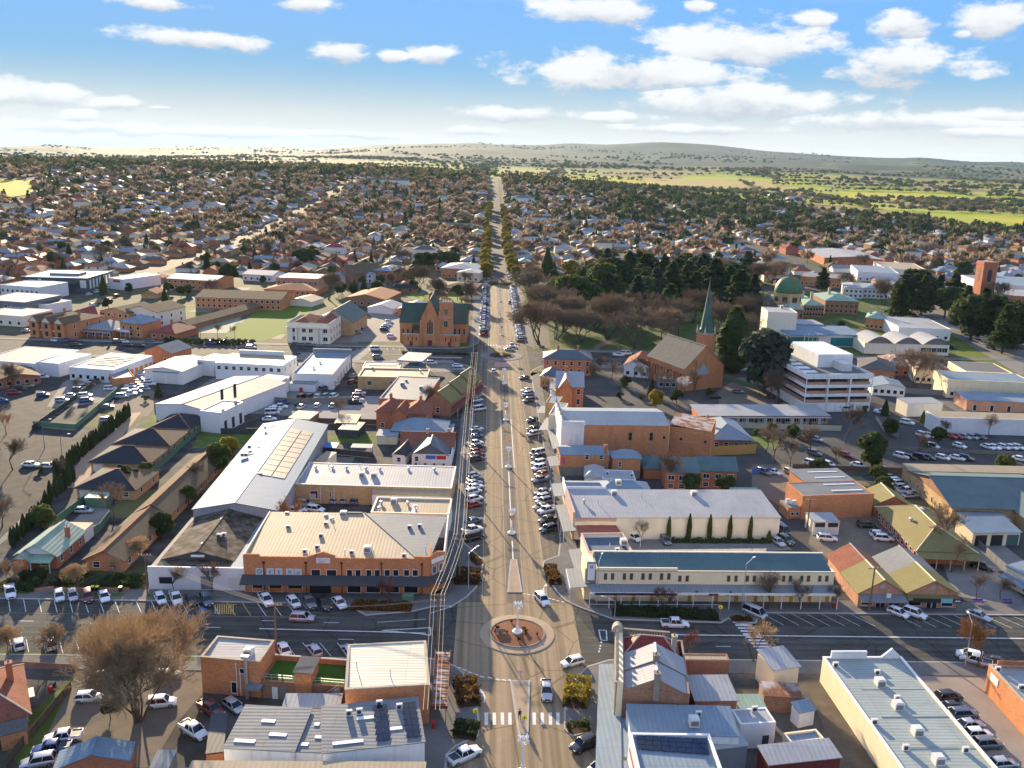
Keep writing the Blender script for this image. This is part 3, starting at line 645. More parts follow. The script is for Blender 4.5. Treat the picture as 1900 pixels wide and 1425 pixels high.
# ------------------------------------------------------------------ building kit
_wc = {}
def winmesh(w,h,kind):
    k = (round(w,1),round(h,1),kind)
    if k in _wc: return _wc[k]
    w,h = max(k[0],.3),max(k[1],.3); b = .09
    f = MB().box(-w/2-b,-.10,-b*1.4,w/2+b,0,0).box(-w/2-b,-.07,h,w/2+b,0,h+b).box(-w/2-b,-.07,0,-w/2,0,h).box(w/2,-.07,0,w/2+b,0,h)
    if kind == 'sash': f.box(-w/2,-.055,h/2-.03,w/2,-.002,h/2+.03)
    if kind == 'mull':
        n = max(2,round(w/1.1))
        for i in range(1,n): x = -w/2+w*i/n; f.box(x-.04,-.055,0,x+.04,-.002,h)
    p = MB().box(-w/2,-.03,0,w/2,-.001,h)
    _wc[k] = (f.mesh('window'),p.mesh('pane')); return _wc[k]
class Bld:
    def __init__(s,name,label,cat,FL=None,FR=None,BL=None,h=4.0,group=None,world=None,zr=None,base=0.0):
        s.h = h; z = h if zr is None else zr
        if world: x,y,s.w,s.d,s.a = world; o = Vector((x,y,0))
        else:
            A,B,C = G(*FL,z+base),G(*FR,z+base),G(*BL,z+base); u = B-A; s.w = u.length; s.a = math.atan2(u.y,u.x); v = Vector((-u.y,u.x,0)).normalized(); s.d = max(2.0,(C-A).dot(v)); o = Vector((A.x,A.y,0))
        s.o = o; s.root = empty(name,(o.x,o.y,base),s.a,label,cat,group)
    def P(s,mb,name,mt,par=None,smooth=False): return mb.make(name,mt,par or s.root,smooth)
    def box(s,name,mt,x0,y0,z0,x1,y1,z1,par=None): return s.P(MB().box(min(x0,x1),min(y0,y1),z0,max(x0,x1),max(y0,y1),z1),name,mt,par)
    def local(s,px,py,z):
        p = G(px,py,z); dx,dy = p.x-s.o.x,p.y-s.o.y; c,q = math.cos(s.a),math.sin(s.a); return dx*c+dy*q,-dx*q+dy*c
    def walls(s,mt,par=0.0,th=.3,h=None):
        H = (h or s.h)+par; w,d = s.w,s.d
        mb = MB().box(0,0,0,w,th,H).box(0,d-th,0,w,d,H).box(0,th,0,th,d-th,H).box(w-th,th,0,w,d-th,H)
        s.wall = s.P(mb,'wall',mt); return s.wall
    def coping(s,mt,par,th=.36,hh=.16,h=None):
        H = (h or s.h)+par+.003; w,d = s.w,s.d; e = .06
        mb = MB().box(-e,-e,H,w+e,th,H+hh).box(-e,d-th,H,w+e,d+e,H+hh).box(-e,th,H,th,d-th,H+hh).box(w-th,th,H,w+e,d-th,H+hh)
        return s.P(mb,'coping',mt,s.wall)
    def flat(s,mt,z=None,slope=0.0,i=.3,x0=None,x1=None,y0=None,y1=None,name='roof'):
        z = s.h if z is None else z; x0 = i if x0 is None else x0; x1 = s.w-i if x1 is None else x1; y0 = i if y0 is None else y0; y1 = s.d-i if y1 is None else y1
        s.roof = s.P(MB().slab([(x0,y0,z),(x1,y0,z),(x1,y1,z+slope),(x0,y1,z+slope)],.12),name,mt); return s.roof
    def gable(s,mt,wm,rise,ax='y',ov=.4,x0=0,x1=None,y0=0,y1=None,h=None,cap=None,mt2=None,th=.14,ends=True):
        x1 = s.w if x1 is None else x1; y1 = s.d if y1 is None else y1; h = s.h if h is None else h
        if ax == 'y':
            c = (x0+x1)/2; k = rise/((x1-x0)/2); zo = h-ov*k
            A = [(x0-ov,y0-ov,zo),(c,y0-ov,h+rise),(c,y1+ov,h+rise),(x0-ov,y1+ov,zo)]; B = [(c,y0-ov,h+rise),(x1+ov,y0-ov,zo),(x1+ov,y1+ov,zo),(c,y1+ov,h+rise)]
            capb = (c-.16,y0-ov,h+rise-.02,c+.16,y1+ov,h+rise+.09)
            tri = [[(x0+.02,y+q,h),(x1-.02,y+q,h),(c,y+q,h+rise-.16)] for y in (y0,y1) for q in ((.0,.25) if y == y0 else (-.25,0))]
        else:
            c = (y0+y1)/2; k = rise/((y1-y0)/2); zo = h-ov*k
            A = [(x0-ov,y0-ov,zo),(x1+ov,y0-ov,zo),(x1+ov,c,h+rise),(x0-ov,c,h+rise)]; B = [(x0-ov,c,h+rise),(x1+ov,c,h+rise),(x1+ov,y1+ov,zo),(x0-ov,y1+ov,zo)]
            capb = (x0-ov,c-.16,h+rise-.02,x1+ov,c+.16,h+rise+.09)
            tri = [[(x+q,y0+.02,h),(x+q,y1-.02,h),(x+q,c,h+rise-.16)] for x in (x0,x1) for q in ((.0,.25) if x == x0 else (-.25,0))]
        if ends and wm is not None:
            for a,b in ((tri[0],tri[1]),(tri[2],tri[3])): s.P(MB().add(a+b,[(0,1,2),(5,4,3),(0,3,4,1),(1,4,5,2),(2,5,3,0)]),'gable_wall',wm)
        r1 = s.P(MB().slab(A,th),'roof_slope',mt); r2 = s.P(MB().slab(B,th),'roof_slope',mt2 or mt)
        if cap: s.P(MB().box(*capb),'ridge_cap',cap,r1)
        s.roof = r1; return r1,r2
    def hip(s,mt,rise,ov=.5,x0=0,x1=None,y0=0,y1=None,h=None,cap=None,mts=None,inset=None):
        x1 = s.w if x1 is None else x1; y1 = s.d if y1 is None else y1; h = s.h if h is None else h
        X0,X1,Y0,Y1 = x0-ov,x1+ov,y0-ov,y1+ov; w,d = X1-X0,Y1-Y0; z0,z1 = h-.08,h+rise
        if w >= d: q = min(inset or d/2,w/2-.05); a,b = (X0+q,(Y0+Y1)/2,z1),(X1-q,(Y0+Y1)/2,z1); fs = [[(X0,Y0,z0),(X1,Y0,z0),b,a],[(X1,Y0,z0),(X1,Y1,z0),b],[(X1,Y1,z0),(X0,Y1,z0),a,b],[(X0,Y1,z0),(X0,Y0,z0),a]]
        else: q = min(inset or w/2,d/2-.05); a,b = ((X0+X1)/2,Y0+q,z1),((X0+X1)/2,Y1-q,z1); fs = [[(X0,Y0,z0),(X1,Y0,z0),a],[(X1,Y0,z0),(X1,Y1,z0),b,a],[(X1,Y1,z0),(X0,Y1,z0),b],[(X0,Y1,z0),(X0,Y0,z0),a,b]]
        for i,p in enumerate(fs):
            o = s.P(MB().slab(p,.12),'roof_slope',(mts[i] if mts else mt))
            if i == 0: s.roof = o
        if cap:
            mb = MB().tube(a,b,.13,n=5)
            for c_,e in (((X0,Y0,z0),a),((X1,Y0,z0),b if w >= d else a),((X1,Y1,z0),b),((X0,Y1,z0),a if w >= d else b)): mb.tube(c_,e,.12,n=5)
            s.P(mb,'ridge_cap',cap,s.roof)
        return s.roof
    def win(s,face,spec,fm=None,pm=None,kind='sash',name='window'):   # spec: (centre u, sill z, w, h)
        fm = fm or M_WHITE; pm = pm or M_GLASS; out = []
        for u,z,w,h in spec:
            f,p = winmesh(w,h,kind)
            if face == 'S': loc,rz = (u,-.004,z),0
            elif face == 'N': loc,rz = (u,s.d+.004,z),math.pi
            elif face == 'E': loc,rz = (s.w+.004,u,z),math.pi/2
            else: loc,rz = (-.004,u,z),-math.pi/2
            o = link(name,f,fm,s.root,loc=loc,rz=rz); link('pane',p,pm,o); out.append(o)
        return out
    def row(s,face,n,z,w,h,u0=None,u1=None,**k):
        L = s.w if face in 'SN' else s.d; u0 = L*.5/n if u0 is None else u0; u1 = L*(1-.5/n) if u1 is None else u1
        return s.win(face,[(u0+(u1-u0)*i/max(1,n-1),z,w,h) for i in range(n)],**k)
    def ac(s,pts,px=True,z=None):
        for p in pts:
            z_ = s.h if z is None else z; x,y = s.local(p[0],p[1],z_) if px else p[:2]; q = p[2] if len(p) > 2 else 0
            x = min(max(x,.8),s.w-.8); y = min(max(y,.8),s.d-.8)
            if q == 0: o = s.P(MB().box(x-.45,y-.22,z_+.02,x+.45,y+.22,z_+.95),'air_conditioner',M_ACW); s.P(MB().tube((x-.05,y-.225,z_+.5),(x-.05,y-.25,z_+.5),.32,n=12),'fan',M_DGREY,o)
            elif q == 1: o = s.P(MB().box(x-.7,y-.7,z_+.02,x+.7,y+.7,z_+1.25).box(x-.5,y-.5,z_+1.25,x+.5,y+.5,z_+1.35),'evaporative_cooler',M_ACW); s.P(MB().box(x-.55,y-.72,z_+.25,x+.55,y-.70,z_+1.05),'grille',M_GREY,o)
            elif q == 2: s.P(MB().lathe([(.22,0),(.22,.5),(.42,.55),(.5,.8),(.36,1.0),(.05,1.08)],10,(x,y,z_)),'roof_vent',M_ALU)
            elif q == 3: s.P(MB().box(x-1.6,y-.12,z_+.03,x+1.6,y+.12,z_+.2),'duct',M_WHITE)
            elif q == 4: s.P(MB().tube((x,y,z_),(x,y,z_+1.3),.08),'flue',M_ALU)
    def solar(s,pts,nx,ny,hf,par=None,fm=None):   # panel field from four roof points (local xyz), each panel its own part
        P = [Vector(p) for p in pts]
        for i in range(nx):
            for j in range(ny):
                def at(u,v): return (P[0]*(1-u)+P[1]*u)*(1-v)+(P[3]*(1-u)+P[2]*u)*v
                e = .04; q = [at((i+e)/nx,(j+e)/ny),at((i+1-e)/nx,(j+e)/ny),at((i+1-e)/nx,(j+1-e)/ny),at((i+e)/nx,(j+1-e)/ny)]
                s.P(MB().slab([(p.x,p.y,p.z+hf) for p in q],.05),'solar_panel',fm or M_SOLAR)
    def chimney(s,x,y,z1,mt=None,w=.8,z0=None):
        o = s.P(MB().box(x-w/2,y-w/2,(s.h*.8 if z0 is None else z0),x+w/2,y+w/2,z1).box(x-w/2-.08,y-w/2-.08,z1,x+w/2+.08,y+w/2+.08,z1+.18),'chimney',mt or M_BRICKR); s.P(MB().tube((x,y,z1+.18),(x,y,z1+.55),.13,.11,8),'chimney_pot',M_TILEO,o)
    def door(s,face,u,w=1.0,h=2.1,mt=None,z=.02):
        mt = mt or M_DGREY
        mb = {'S': MB().box(u-w/2,-.06,z,u+w/2,.0-.002,z+h),'E': MB().box(s.w+.002,u-w/2,z,s.w+.06,u+w/2,z+h),'W': MB().box(-.06,u-w/2,z,-.002,u+w/2,z+h),'N': MB().box(u-w/2,s.d+.002,z,u+w/2,s.d+.06,z+h)}[face]
        return s.P(mb,'door',mt)
    def awning(s,face,u0,u1,z,out,mt,drop=.3,post=None,n=0,pm=None,fascia=None):
        a = -.02; L = s.w
        f = {'S': lambda u,o,zz: (u,-o,zz),'E': lambda u,o,zz: (s.w+o,u,zz),'W': lambda u,o,zz: (-o,s.d-u if False else u,zz),'N': lambda u,o,zz: (u,s.d+o,zz)}[face]
        pts = [f(u0,.02,z),f(u1,.02,z),f(u1,out,z-drop),f(u0,out,z-drop)]
        if face in 'SE': pts = pts
        o = s.P(MB().slab(pts,.12),'awning',mt)
        if fascia:
            q = [f(u0,out-.0,z-drop+.04),f(u1,out,z-drop+.04)]
            lo = [min(q[0][i],q[1][i]) for i in range(2)]; hi_ = [max(q[0][i],q[1][i]) for i in range(2)]
            s.P(MB().box(lo[0]-.05,lo[1]-.05,z-drop-.45,hi_[0]+.05,hi_[1]+.05,z-drop+.05),'fascia',fascia,o)
        for i in range(n):
            u = u0+(u1-u0)*(i+.5*(post == 'in'))/max(1,n-1 if post != 'in' else n); p = f(u,out-.12,0); s.P(MB().tube((p[0],p[1],.02),(p[0],p[1],z-drop-.05),.075,n=8),'post',pm or M_WHITE)
        return o

# ------------------------------------------------------------------ cars
def car_parts(kind):
    L_,W_,H_ = {'sedan':(4.7,1.82,1.46),'hatch':(4.2,1.78,1.5),'suv':(4.65,1.88,1.72),'ute':(5.3,1.9,1.8),'van':(4.9,1.95,2.0)}[kind]
    hw = W_/2; x0,x1 = -L_/2,L_/2; g = .22; belt = {'sedan':.92,'hatch':.95,'suv':1.06,'ute':1.1,'van':1.1}[kind]
    # stations front(+x) to back: (x, half width, sill z, deck z)
    hood = belt-.16
    st = [(x1,hw*.70,.34,.62),(x1-.12,hw*.86,.26,hood-.10),(x1-.55,hw*.97,g,hood),(x1-1.15,hw,g,belt-.03),(0,hw,g,belt),(x0+.9,hw,g,belt),(x0+.25,hw*.97,g,belt if kind != 'sedan' else belt-.0),(x0+.05,hw*.9,.3,belt-.12),(x0,hw*.84,.36,belt-.28)]
    if kind == 'ute': st = st[:6]+[(x0+.12,hw,g+.15,belt-.02),(x0,hw*.97,.42,belt-.05)]
    V = []; Fs = []
    for x,w,z0,z1 in st:
        zm = z0+(z1-z0)*.62
        V += [(x,-w*.94,z0),(x,-w,zm),(x,-w*.93,z1-.02),(x,-w*.6,z1+.02),(x,w*.6,z1+.02),(x,w*.93,z1-.02),(x,w,zm),(x,w*.94,z0)]
    for i in range(len(st)-1):
        for j in range(7): a = i*8+j; Fs.append((a,a+1,a+9,a+8))
        Fs.append((i*8+7,i*8,i*8+8,i*8+15))
    Fs.append(tuple(range(7,-1,-1))); k = (len(st)-1)*8; Fs.append(tuple(k+i for i in range(8)))
    body = MB().add(V,Fs)
    # greenhouse: (front base x, front top x, rear top x, rear base x)
    gh = {'sedan':(x1-1.2,x1-1.95,x0+1.25,x0+.5),'hatch':(x1-1.0,x1-1.75,x0+.5,x0+.1),'suv':(x1-1.15,x1-1.8,x0+.45,x0+.08),'ute':(x1-1.3,x1-2.0,x0+1.85,x0+1.62),'van':(x1-.55,x1-1.3,x0+.25,x0+.05)}[kind]
    wb,wt,zt = hw*.92,hw*.74,H_
    gb = [(gh[0],-wb,belt-.03),(gh[0],wb,belt-.03),(gh[3],wb,belt-.03),(gh[3],-wb,belt-.03)]; gt = [(gh[1],-wt,zt-.05),(gh[1],wt,zt-.05),(gh[2],wt,zt-.05),(gh[2],-wt,zt-.05)]
    glass = MB().add(gb+gt,[(0,1,5,4),(1,2,6,5),(2,3,7,6),(3,0,4,7),(4,5,6,7)])
    # roof skin and pillars
    e = .03; roof = [(gh[1]+.05,-wt-e,zt-.05),(gh[1]+.05,wt+e,zt-.05),(gh[2]-.05,wt+e,zt-.05),(gh[2]-.05,-wt-e,zt-.05),(gh[1]-.1,-wt*.8,zt+.01),(gh[1]-.1,wt*.8,zt+.01),(gh[2]+.12,wt*.8,zt+.01),(gh[2]+.12,-wt*.8,zt+.01)]
    body.add(roof,[(0,1,5,4),(1,2,6,5),(2,3,7,6),(3,0,4,7),(4,5,6,7),(3,2,1,0)])
    for s in (-1,1):
        for (xb,xt) in ((gh[0],gh[1]),(gh[3],gh[2]),((gh[0]+gh[3])/2-.05,(gh[1]+gh[2])/2-.05)):
            body.tube((xb,s*wb*1.005,belt-.05),(xt,s*wt*1.01,zt-.04),.055,n=4)
        body.box(gh[0]-.35,s*hw*1.0-.06 if s < 0 else hw*1.0-.04,belt-.02,gh[0]-.2,s*hw*1.0+.04 if s < 0 else hw*1.0+.12,belt+.12)
    extra = []
    if kind == 'ute':
        xe = gh[3]-.1; tray = MB().box(x0+.12,-hw*.86,belt+.02-.03,xe,hw*.86,belt+.04)
        body.box(x0+.02,-hw*.97,belt-.06,xe,-hw*.86,belt+.12).box(x0+.02,hw*.86,belt-.06,xe,hw*.97,belt+.12).box(x0+.02,-hw*.86,belt-.06,x0+.12,hw*.86,belt+.12); extra.append(('tray',tray,M_PLASTIC))
    r_ = .33 if kind in ('sedan','hatch') else .37
    tyre = MB(); n = 14
    def wheel():
        t = MB(); vs = []
        for y,rr in ((-.11,r_*.62),(-.11,r_*.95),(-.06,r_),(.06,r_),(.11,r_*.95),(.11,r_*.62)):
            for i in range(n): a = 2*math.pi*i/n; vs.append((rr*math.cos(a),y,rr*math.sin(a)))
        t.add(vs,[(j*n+i,j*n+(i+1) % n,(j+1)*n+(i+1) % n,(j+1)*n+i) for j in range(5) for i in range(n)]); return t
    rim = MB(); vs = [(r_*.62*math.cos(2*math.pi*i/n),-.10,r_*.62*math.sin(2*math.pi*i/n)) for i in range(n)]+[(r_*.62*math.cos(2*math.pi*i/n),.10,r_*.62*math.sin(2*math.pi*i/n)) for i in range(n)]
    rim.add(vs,[tuple(range(n)),tuple(range(2*n-1,n-1,-1))])
    wx = (x1-.85,x0+.85)
    hl = MB().box(x1-.24,-.17,hood-.24,x1-.03,.17,hood-.10); tl = MB().box(x0-.01,-.13,belt-.36,x0+.14,.13,belt-.16)
    grille = MB().box(x1-.08,-hw*.42,.42,x1+.015,hw*.42,hood-.2)
    plate = MB().box(x1+.0,-.2,.36,x1+.03,.2,.48)
    return dict(L=L_,W=W_,body=body,glass=glass,wheel=wheel(),rim=rim,wx=wx,wy=hw-.1,r=r_,hl=hl,tl=tl,hy=hw*.62,grille=grille,plate=plate,extra=extra)
CARS = {}
for k_ in ('sedan','hatch','suv','ute','van'):
    p = car_parts(k_); d = {q: p[q].mesh(q) for q in ('body','glass','wheel','rim','hl','tl','grille','plate')}
    for q in ('body','wheel'): d[q].polygons.foreach_set('use_smooth',[True]*len(d[q].polygons))
    d.update(wx=p['wx'],wy=p['wy'],r=p['r'],hy=p['hy'],L=p['L'],extra=[(a,b.mesh(a),c) for a,b,c in p['extra']])
    # one-piece version for the distant ones
    V = []; F_ = []; MI = []
    def app(mb_,mi,off=(0,0,0)):
        o = len(V); V.extend([(v[0]+off[0],v[1]+off[1],v[2]+off[2]) for v in mb_.v]); F_.extend([tuple(i+o for i in f) for f in mb_.f]); MI.extend([mi]*len(mb_.f))
    app(p['body'],0); app(p['glass'],1)
    for x in p['wx']:
        for s in (-1,1): app(p['wheel'],2,(x,s*p['wy'],p['r']))
    for s in (-1,1): app(p['hl'],3,(0,s*p['hy'],0)); app(p['tl'],4,(0,s*p['hy'],0))
    me = bpy.data.meshes.new('car'); me.from_pydata(V,[],F_)
    for m in (M_WHITE,M_CARGLASS,M_TYRE,M_LAMP,M_TAIL): me.materials.append(m)
    me.polygons.foreach_set('material_index',MI); me.update(); d['one'] = me; CARS[k_] = d
PAINT = {}
def paint(n):
    if n not in PAINT:
        c = {'white':(.72,.73,.74),'silver':(.42,.43,.45),'grey':(.16,.17,.18),'black':(.018,.018,.02),'blue':(.03,.07,.22),'red':(.34,.02,.02),'maroon':(.14,.02,.025),'gold':(.34,.27,.16),'slate':(.10,.13,.17),'green':(.05,.10,.07),'orange':(.40,.10,.03)}[n]
        PAINT[n] = emat('car_paint_'+n,c,.28,.35 if n in ('silver','grey','slate') else 0.0,.5)
        b = PAINT[n].node_tree.nodes['Principled BSDF']; b.inputs['Coat Weight'].default_value = .5; b.inputs['Coat Roughness'].default_value = .05
    return PAINT[n]
KN = {'sedan':'sedan','hatch':'hatchback','suv':'SUV','ute':'pickup','van':'van'}
NCAR = [0]
def car(x,y,ang,kind,colr,label,group,full=True,z=None):
    z = (.034 if abs(x) < 11.3 else .03) if z is None else z; d = CARS[kind]; NCAR[0] += 1
    nm = {'ute':'pickup_truck','van':'passenger_van'}.get(kind,'parked_car' if 'driv' not in label else 'moving_car')
    if not full:
        o = link(nm,d['one'],None,loc=(x,y,z),rz=R(ang)); o.material_slots[0].link = 'OBJECT'; o.material_slots[0].material = paint(colr); o['label'] = label; o['category'] = 'van' if kind == 'van' else 'car'; o['group'] = group; return o
    t = empty(nm,(x,y,z),R(ang),label,'van' if kind == 'van' else 'car',group)
    link('body',d['body'],paint(colr),t); link('glazing',d['glass'],M_CARGLASS,t); link('grille',d['grille'],M_PLASTIC,t); link('number_plate',d['plate'],M_WHITE,t)
    for wx in d['wx']:
        for s in (-1,1): w = link('wheel',d['wheel'],M_TYRE,t,loc=(wx,s*d['wy'],d['r'])); link('rim',d['rim'],M_RIM,w)
    for s in (-1,1): link('headlight',d['hl'],M_LAMP,t,loc=(0,s*d['hy'],0)); link('taillight',d['tl'],M_TAIL,t,loc=(0,s*d['hy'],0))
    for n,m,mt_ in d['extra']: link(n,m,mt_,t)
    return t

# ------------------------------------------------------------------ trees
def tubes_np(segs,n):                  # segs: list of (p0,p1,r0,r1)
    S = np.array([(*a,*b,c,d) for a,b,c,d in segs],float); p0,p1,r0,r1 = S[:,:3],S[:,3:6],S[:,6],S[:,7]
    d = p1-p0; d /= np.linalg.norm(d,axis=1,keepdims=True)+1e-9; h = np.where(np.abs(d[:,2:3]) < .9,[[0,0,1.]],[[1.,0,0]]); a = np.cross(d,h); a /= np.linalg.norm(a,axis=1,keepdims=True)+1e-9; b = np.cross(d,a)
    V = []
    for p,r_ in ((p0,r0),(p1,r1)):
        for i in range(n): t = 2*math.pi*i/n; V.append(p+r_[:,None]*(math.cos(t)*a+math.sin(t)*b))
    V = np.stack(V,1); m = len(S); base = np.arange(m)[:,None]*2*n
    F = np.concatenate([np.stack([base[:,0]+i,base[:,0]+(i+1) % n,base[:,0]+n+(i+1) % n,base[:,0]+n+i],1) for i in range(n)])
    return V.reshape(-1,3),F
def bare_tree(seed,H,spread,stems=1,twig=.03,dens=1.0,up=.55,LV=5):
    r_ = random.Random(seed); trunk = []; twigs = []
    def grow(p,d,L,rad,lev):
        n = 3 if lev < 3 else 2; q = p; dd = d.copy()
        for i in range(n):
            dd = (dd+Vector((r_.gauss(0,.13),r_.gauss(0,.13),r_.gauss(.05,.08)))).normalized(); e = q+dd*L/n; ra = rad*(1-.5*i/n); rb = rad*(1-.5*(i+1)/n)
            (trunk if lev < 3 else twigs).append((tuple(q),tuple(e),max(ra,twig*.8),max(rb,twig*.7))); q = e
            if lev >= 1 and lev < LV and r_.random() < .8*dens: branch(q,dd,L*.62,rb*.55,lev+1)
        if lev < LV:
            for k in range(r_.choice((2,3,3)) if lev < 4 else 3 if LV == 5 else 2): branch(q,dd,L*(.68+.15*r_.random()),rad*.55,lev+1)
    def branch(p,d,L,rad,lev):
        if L < .25: return
        a = r_.uniform(0,2*math.pi); t = r_.uniform(.35,.85)*spread; o = d.orthogonal().normalized(); o2 = d.cross(o)
        nd = (d*math.cos(t)+(o*math.cos(a)+o2*math.sin(a))*math.sin(t)+Vector((0,0,up*.22))).normalized(); grow(p,nd,L,rad,lev)
    for s in range(stems):
        d = Vector((r_.gauss(0,.28),r_.gauss(0,.28),1)).normalized() if stems > 1 else Vector((0,0,1)); grow(Vector((r_.gauss(0,.25)*(stems > 1),r_.gauss(0,.25)*(stems > 1),-.1)),d,H*.27,(H*.018+.05)*(.55 if stems > 3 else .8 if stems > 1 else 1),0)
    allz = max(s[1][2] for s in twigs); k = H/allz
    sc = lambda S: [(tuple(c*k for c in a),tuple(c*k for c in b),x,y) for a,b,x,y in S]
    return np_mesh('trunk',*tubes_np(sc(trunk),5),[M_BARK]),np_mesh('crown',*tubes_np(sc(twigs),3),[M_TWIG])
def leaf_np(C,N_,size,g):             # quads at points C with normals N_
    n = len(C); t = g.normal(size=(n,3)); a = np.cross(N_,t); a /= np.linalg.norm(a,axis=1,keepdims=True)+1e-9; b = np.cross(N_,a); b /= np.linalg.norm(b,axis=1,keepdims=True)+1e-9
    s = size*(.6+.8*g.random((n,1))); V = np.stack([C-a*s-b*s*.6,C+a*s*.9-b*s*.7,C+a*s+b*s*.6,C-a*s*.8+b*s*.8],1).reshape(-1,3); return V,np.arange(4*n).reshape(-1,4)
def leafy(seed,H,Wd,shape='round',n=2600,size=.42,lobes=14,trunk_h=.07):
    g = np.random.default_rng(seed); C = []; NN = []
    if shape == 'cone':
        k = n; t = g.random(k)**.8; z = H*(.06+.94*t); r0 = Wd/2*(1-t)**.8*(1+.12*np.sin(z*5+g.random(k)*2)); a = g.random(k)*2*np.pi; rr = r0*np.sqrt(.35+.65*g.random(k)); C = np.stack([rr*np.cos(a),rr*np.sin(a),z],1); NN = np.stack([np.cos(a),np.sin(a),.6+g.normal(size=k)*.3],1)
    elif shape == 'column':
        k = n; t = g.random(k); z = H*(.02+.98*t); prof = np.minimum(1,(t+.05)*5)*np.minimum(1,((1-t)*2.2)**.6); a = g.random(k)*2*np.pi; rr = Wd/2*prof*np.sqrt(.55+.45*g.random(k))*(1+.1*np.sin(3*a+z)); C = np.stack([rr*np.cos(a),rr*np.sin(a),z],1); NN = np.stack([np.cos(a),np.sin(a),.5+g.normal(size=k)*.3],1)
    elif shape == 'tier':                # cedar: flat layered plates
        Cs = []; 
        for j in range(lobes):
            t = (j+.5)/lobes; z = H*(.18+.8*t); r0 = Wd/2*(1-t)**.65*(.75+.4*g.random())+.4; a0 = g.random()*6.28; k = int(n/lobes)
            a = g.random(k)*2*np.pi; rr = r0*np.sqrt(g.random(k))*(.8+.3*np.cos(2*(a-a0))); Cs.append(np.stack([rr*np.cos(a),rr*np.sin(a),z+g.normal(size=k)*.28-rr*.1],1))
        C = np.concatenate(Cs); NN = np.stack([C[:,0]*.06,C[:,1]*.06,np.ones(len(C))],1)+g.normal(size=C.shape)*.45
    else:
        Cs = []; Ns = []; zc = H*(trunk_h+(1-trunk_h)*.5); 
        for j in range(lobes):
            d = g.normal(size=3); d /= np.linalg.norm(d); d[2] *= .9; rad = g.uniform(.24,.42)*min(Wd/2,H*(1-trunk_h)/2)*1.25; c = np.array([d[0]*(Wd/2-rad*.8),d[1]*(Wd/2-rad*.8),zc+d[2]*(H*(1-trunk_h)/2-rad*.75)])
            k = int(n/lobes); q = g.normal(size=(k,3)); q /= np.linalg.norm(q,axis=1,keepdims=True); q[:,2] = np.where(q[:,2] < -.5,-q[:,2],q[:,2]); Cs.append(c+q*rad*(.72+.36*g.random((k,1)))); Ns.append(q+g.normal(size=(k,3))*.35+[0,0,.25])
        C = np.concatenate(Cs); NN = np.concatenate(Ns)
    NN = NN/np.linalg.norm(NN,axis=1,keepdims=True); V,F = leaf_np(C,NN,size,g)
    r_ = random.Random(seed); tr = [((0,0,-.1),(0,0,H*.4),H*.02+.08,H*.012+.05),((0,0,H*.4),(0,0,H*.85),H*.012+.05,.04)]
    for i in range(6): a = r_.uniform(0,6.28); z = H*r_.uniform(.2,.55); q = Wd*.32; tr.append(((0,0,z),(math.cos(a)*q,math.sin(a)*q,z+H*.14),H*.007+.03,.03))
    return np_mesh('trunk',*tubes_np(tr,6),[M_BARK]),np_mesh('crown',V,F,[M_LEAFD])
TREE = {}
for i in range(4): TREE[f'bare{i}'] = (bare_tree(11+i,10,.95,1,.034),10,'bare tree')
for i in range(2): TREE[f'elm{i}'] = (bare_tree(31+i,20,1.0,3,.055,1.0,.3),20,'bare tree')
TREE['big'] = (bare_tree(77,20,.85,8,.027,1.1,.5,6),20,'bare tree')
TREE['blossom'] = (bare_tree(52,5,1.25,2,.035,1.0,.2),5,'bare tree')
for i in range(3): TREE[f'round{i}'] = (leafy(100+i,12,10,'round',3600,.4,16),12,'tree')
TREE['cedar0'] = (leafy(120,20,15,'tier',4600,.55,15),20,'tree'); TREE['cedar1'] = (leafy(121,20,12,'tier',4200,.5,18),20,'tree')
TREE['pine'] = (leafy(130,18,9,'cone',3800,.45),18,'tree'); TREE['cypress'] = (leafy(140,9,1.5,'column',1500,.2),9,'tree'); TREE['column'] = (leafy(141,8,2.0,'column',1500,.24),8,'tree')
TREE['shrub'] = (leafy(150,2.2,2.6,'round',700,.17,8,.05),2.2,'shrub')
def tree(x,y,kind,h,label,group=None,m=None,name=None,wid=1.0,z=None,rot=None):
    (tm,cm),H0,cat = TREE[kind]; k = h/H0; z = float(tz(x,y)) if z is None else z
    t = empty(name or {'bare tree':'bare_tree','tree':'evergreen_tree','shrub':'shrub'}[cat],(x,y,z),random.uniform(0,6.28) if rot is None else rot,label,cat,group); t.scale = (k*wid,k*wid,k)
    link('trunk',tm,None,t); link('crown',cm,m or (M_TWIG if cat == 'bare tree' else M_LEAFD),t); return t
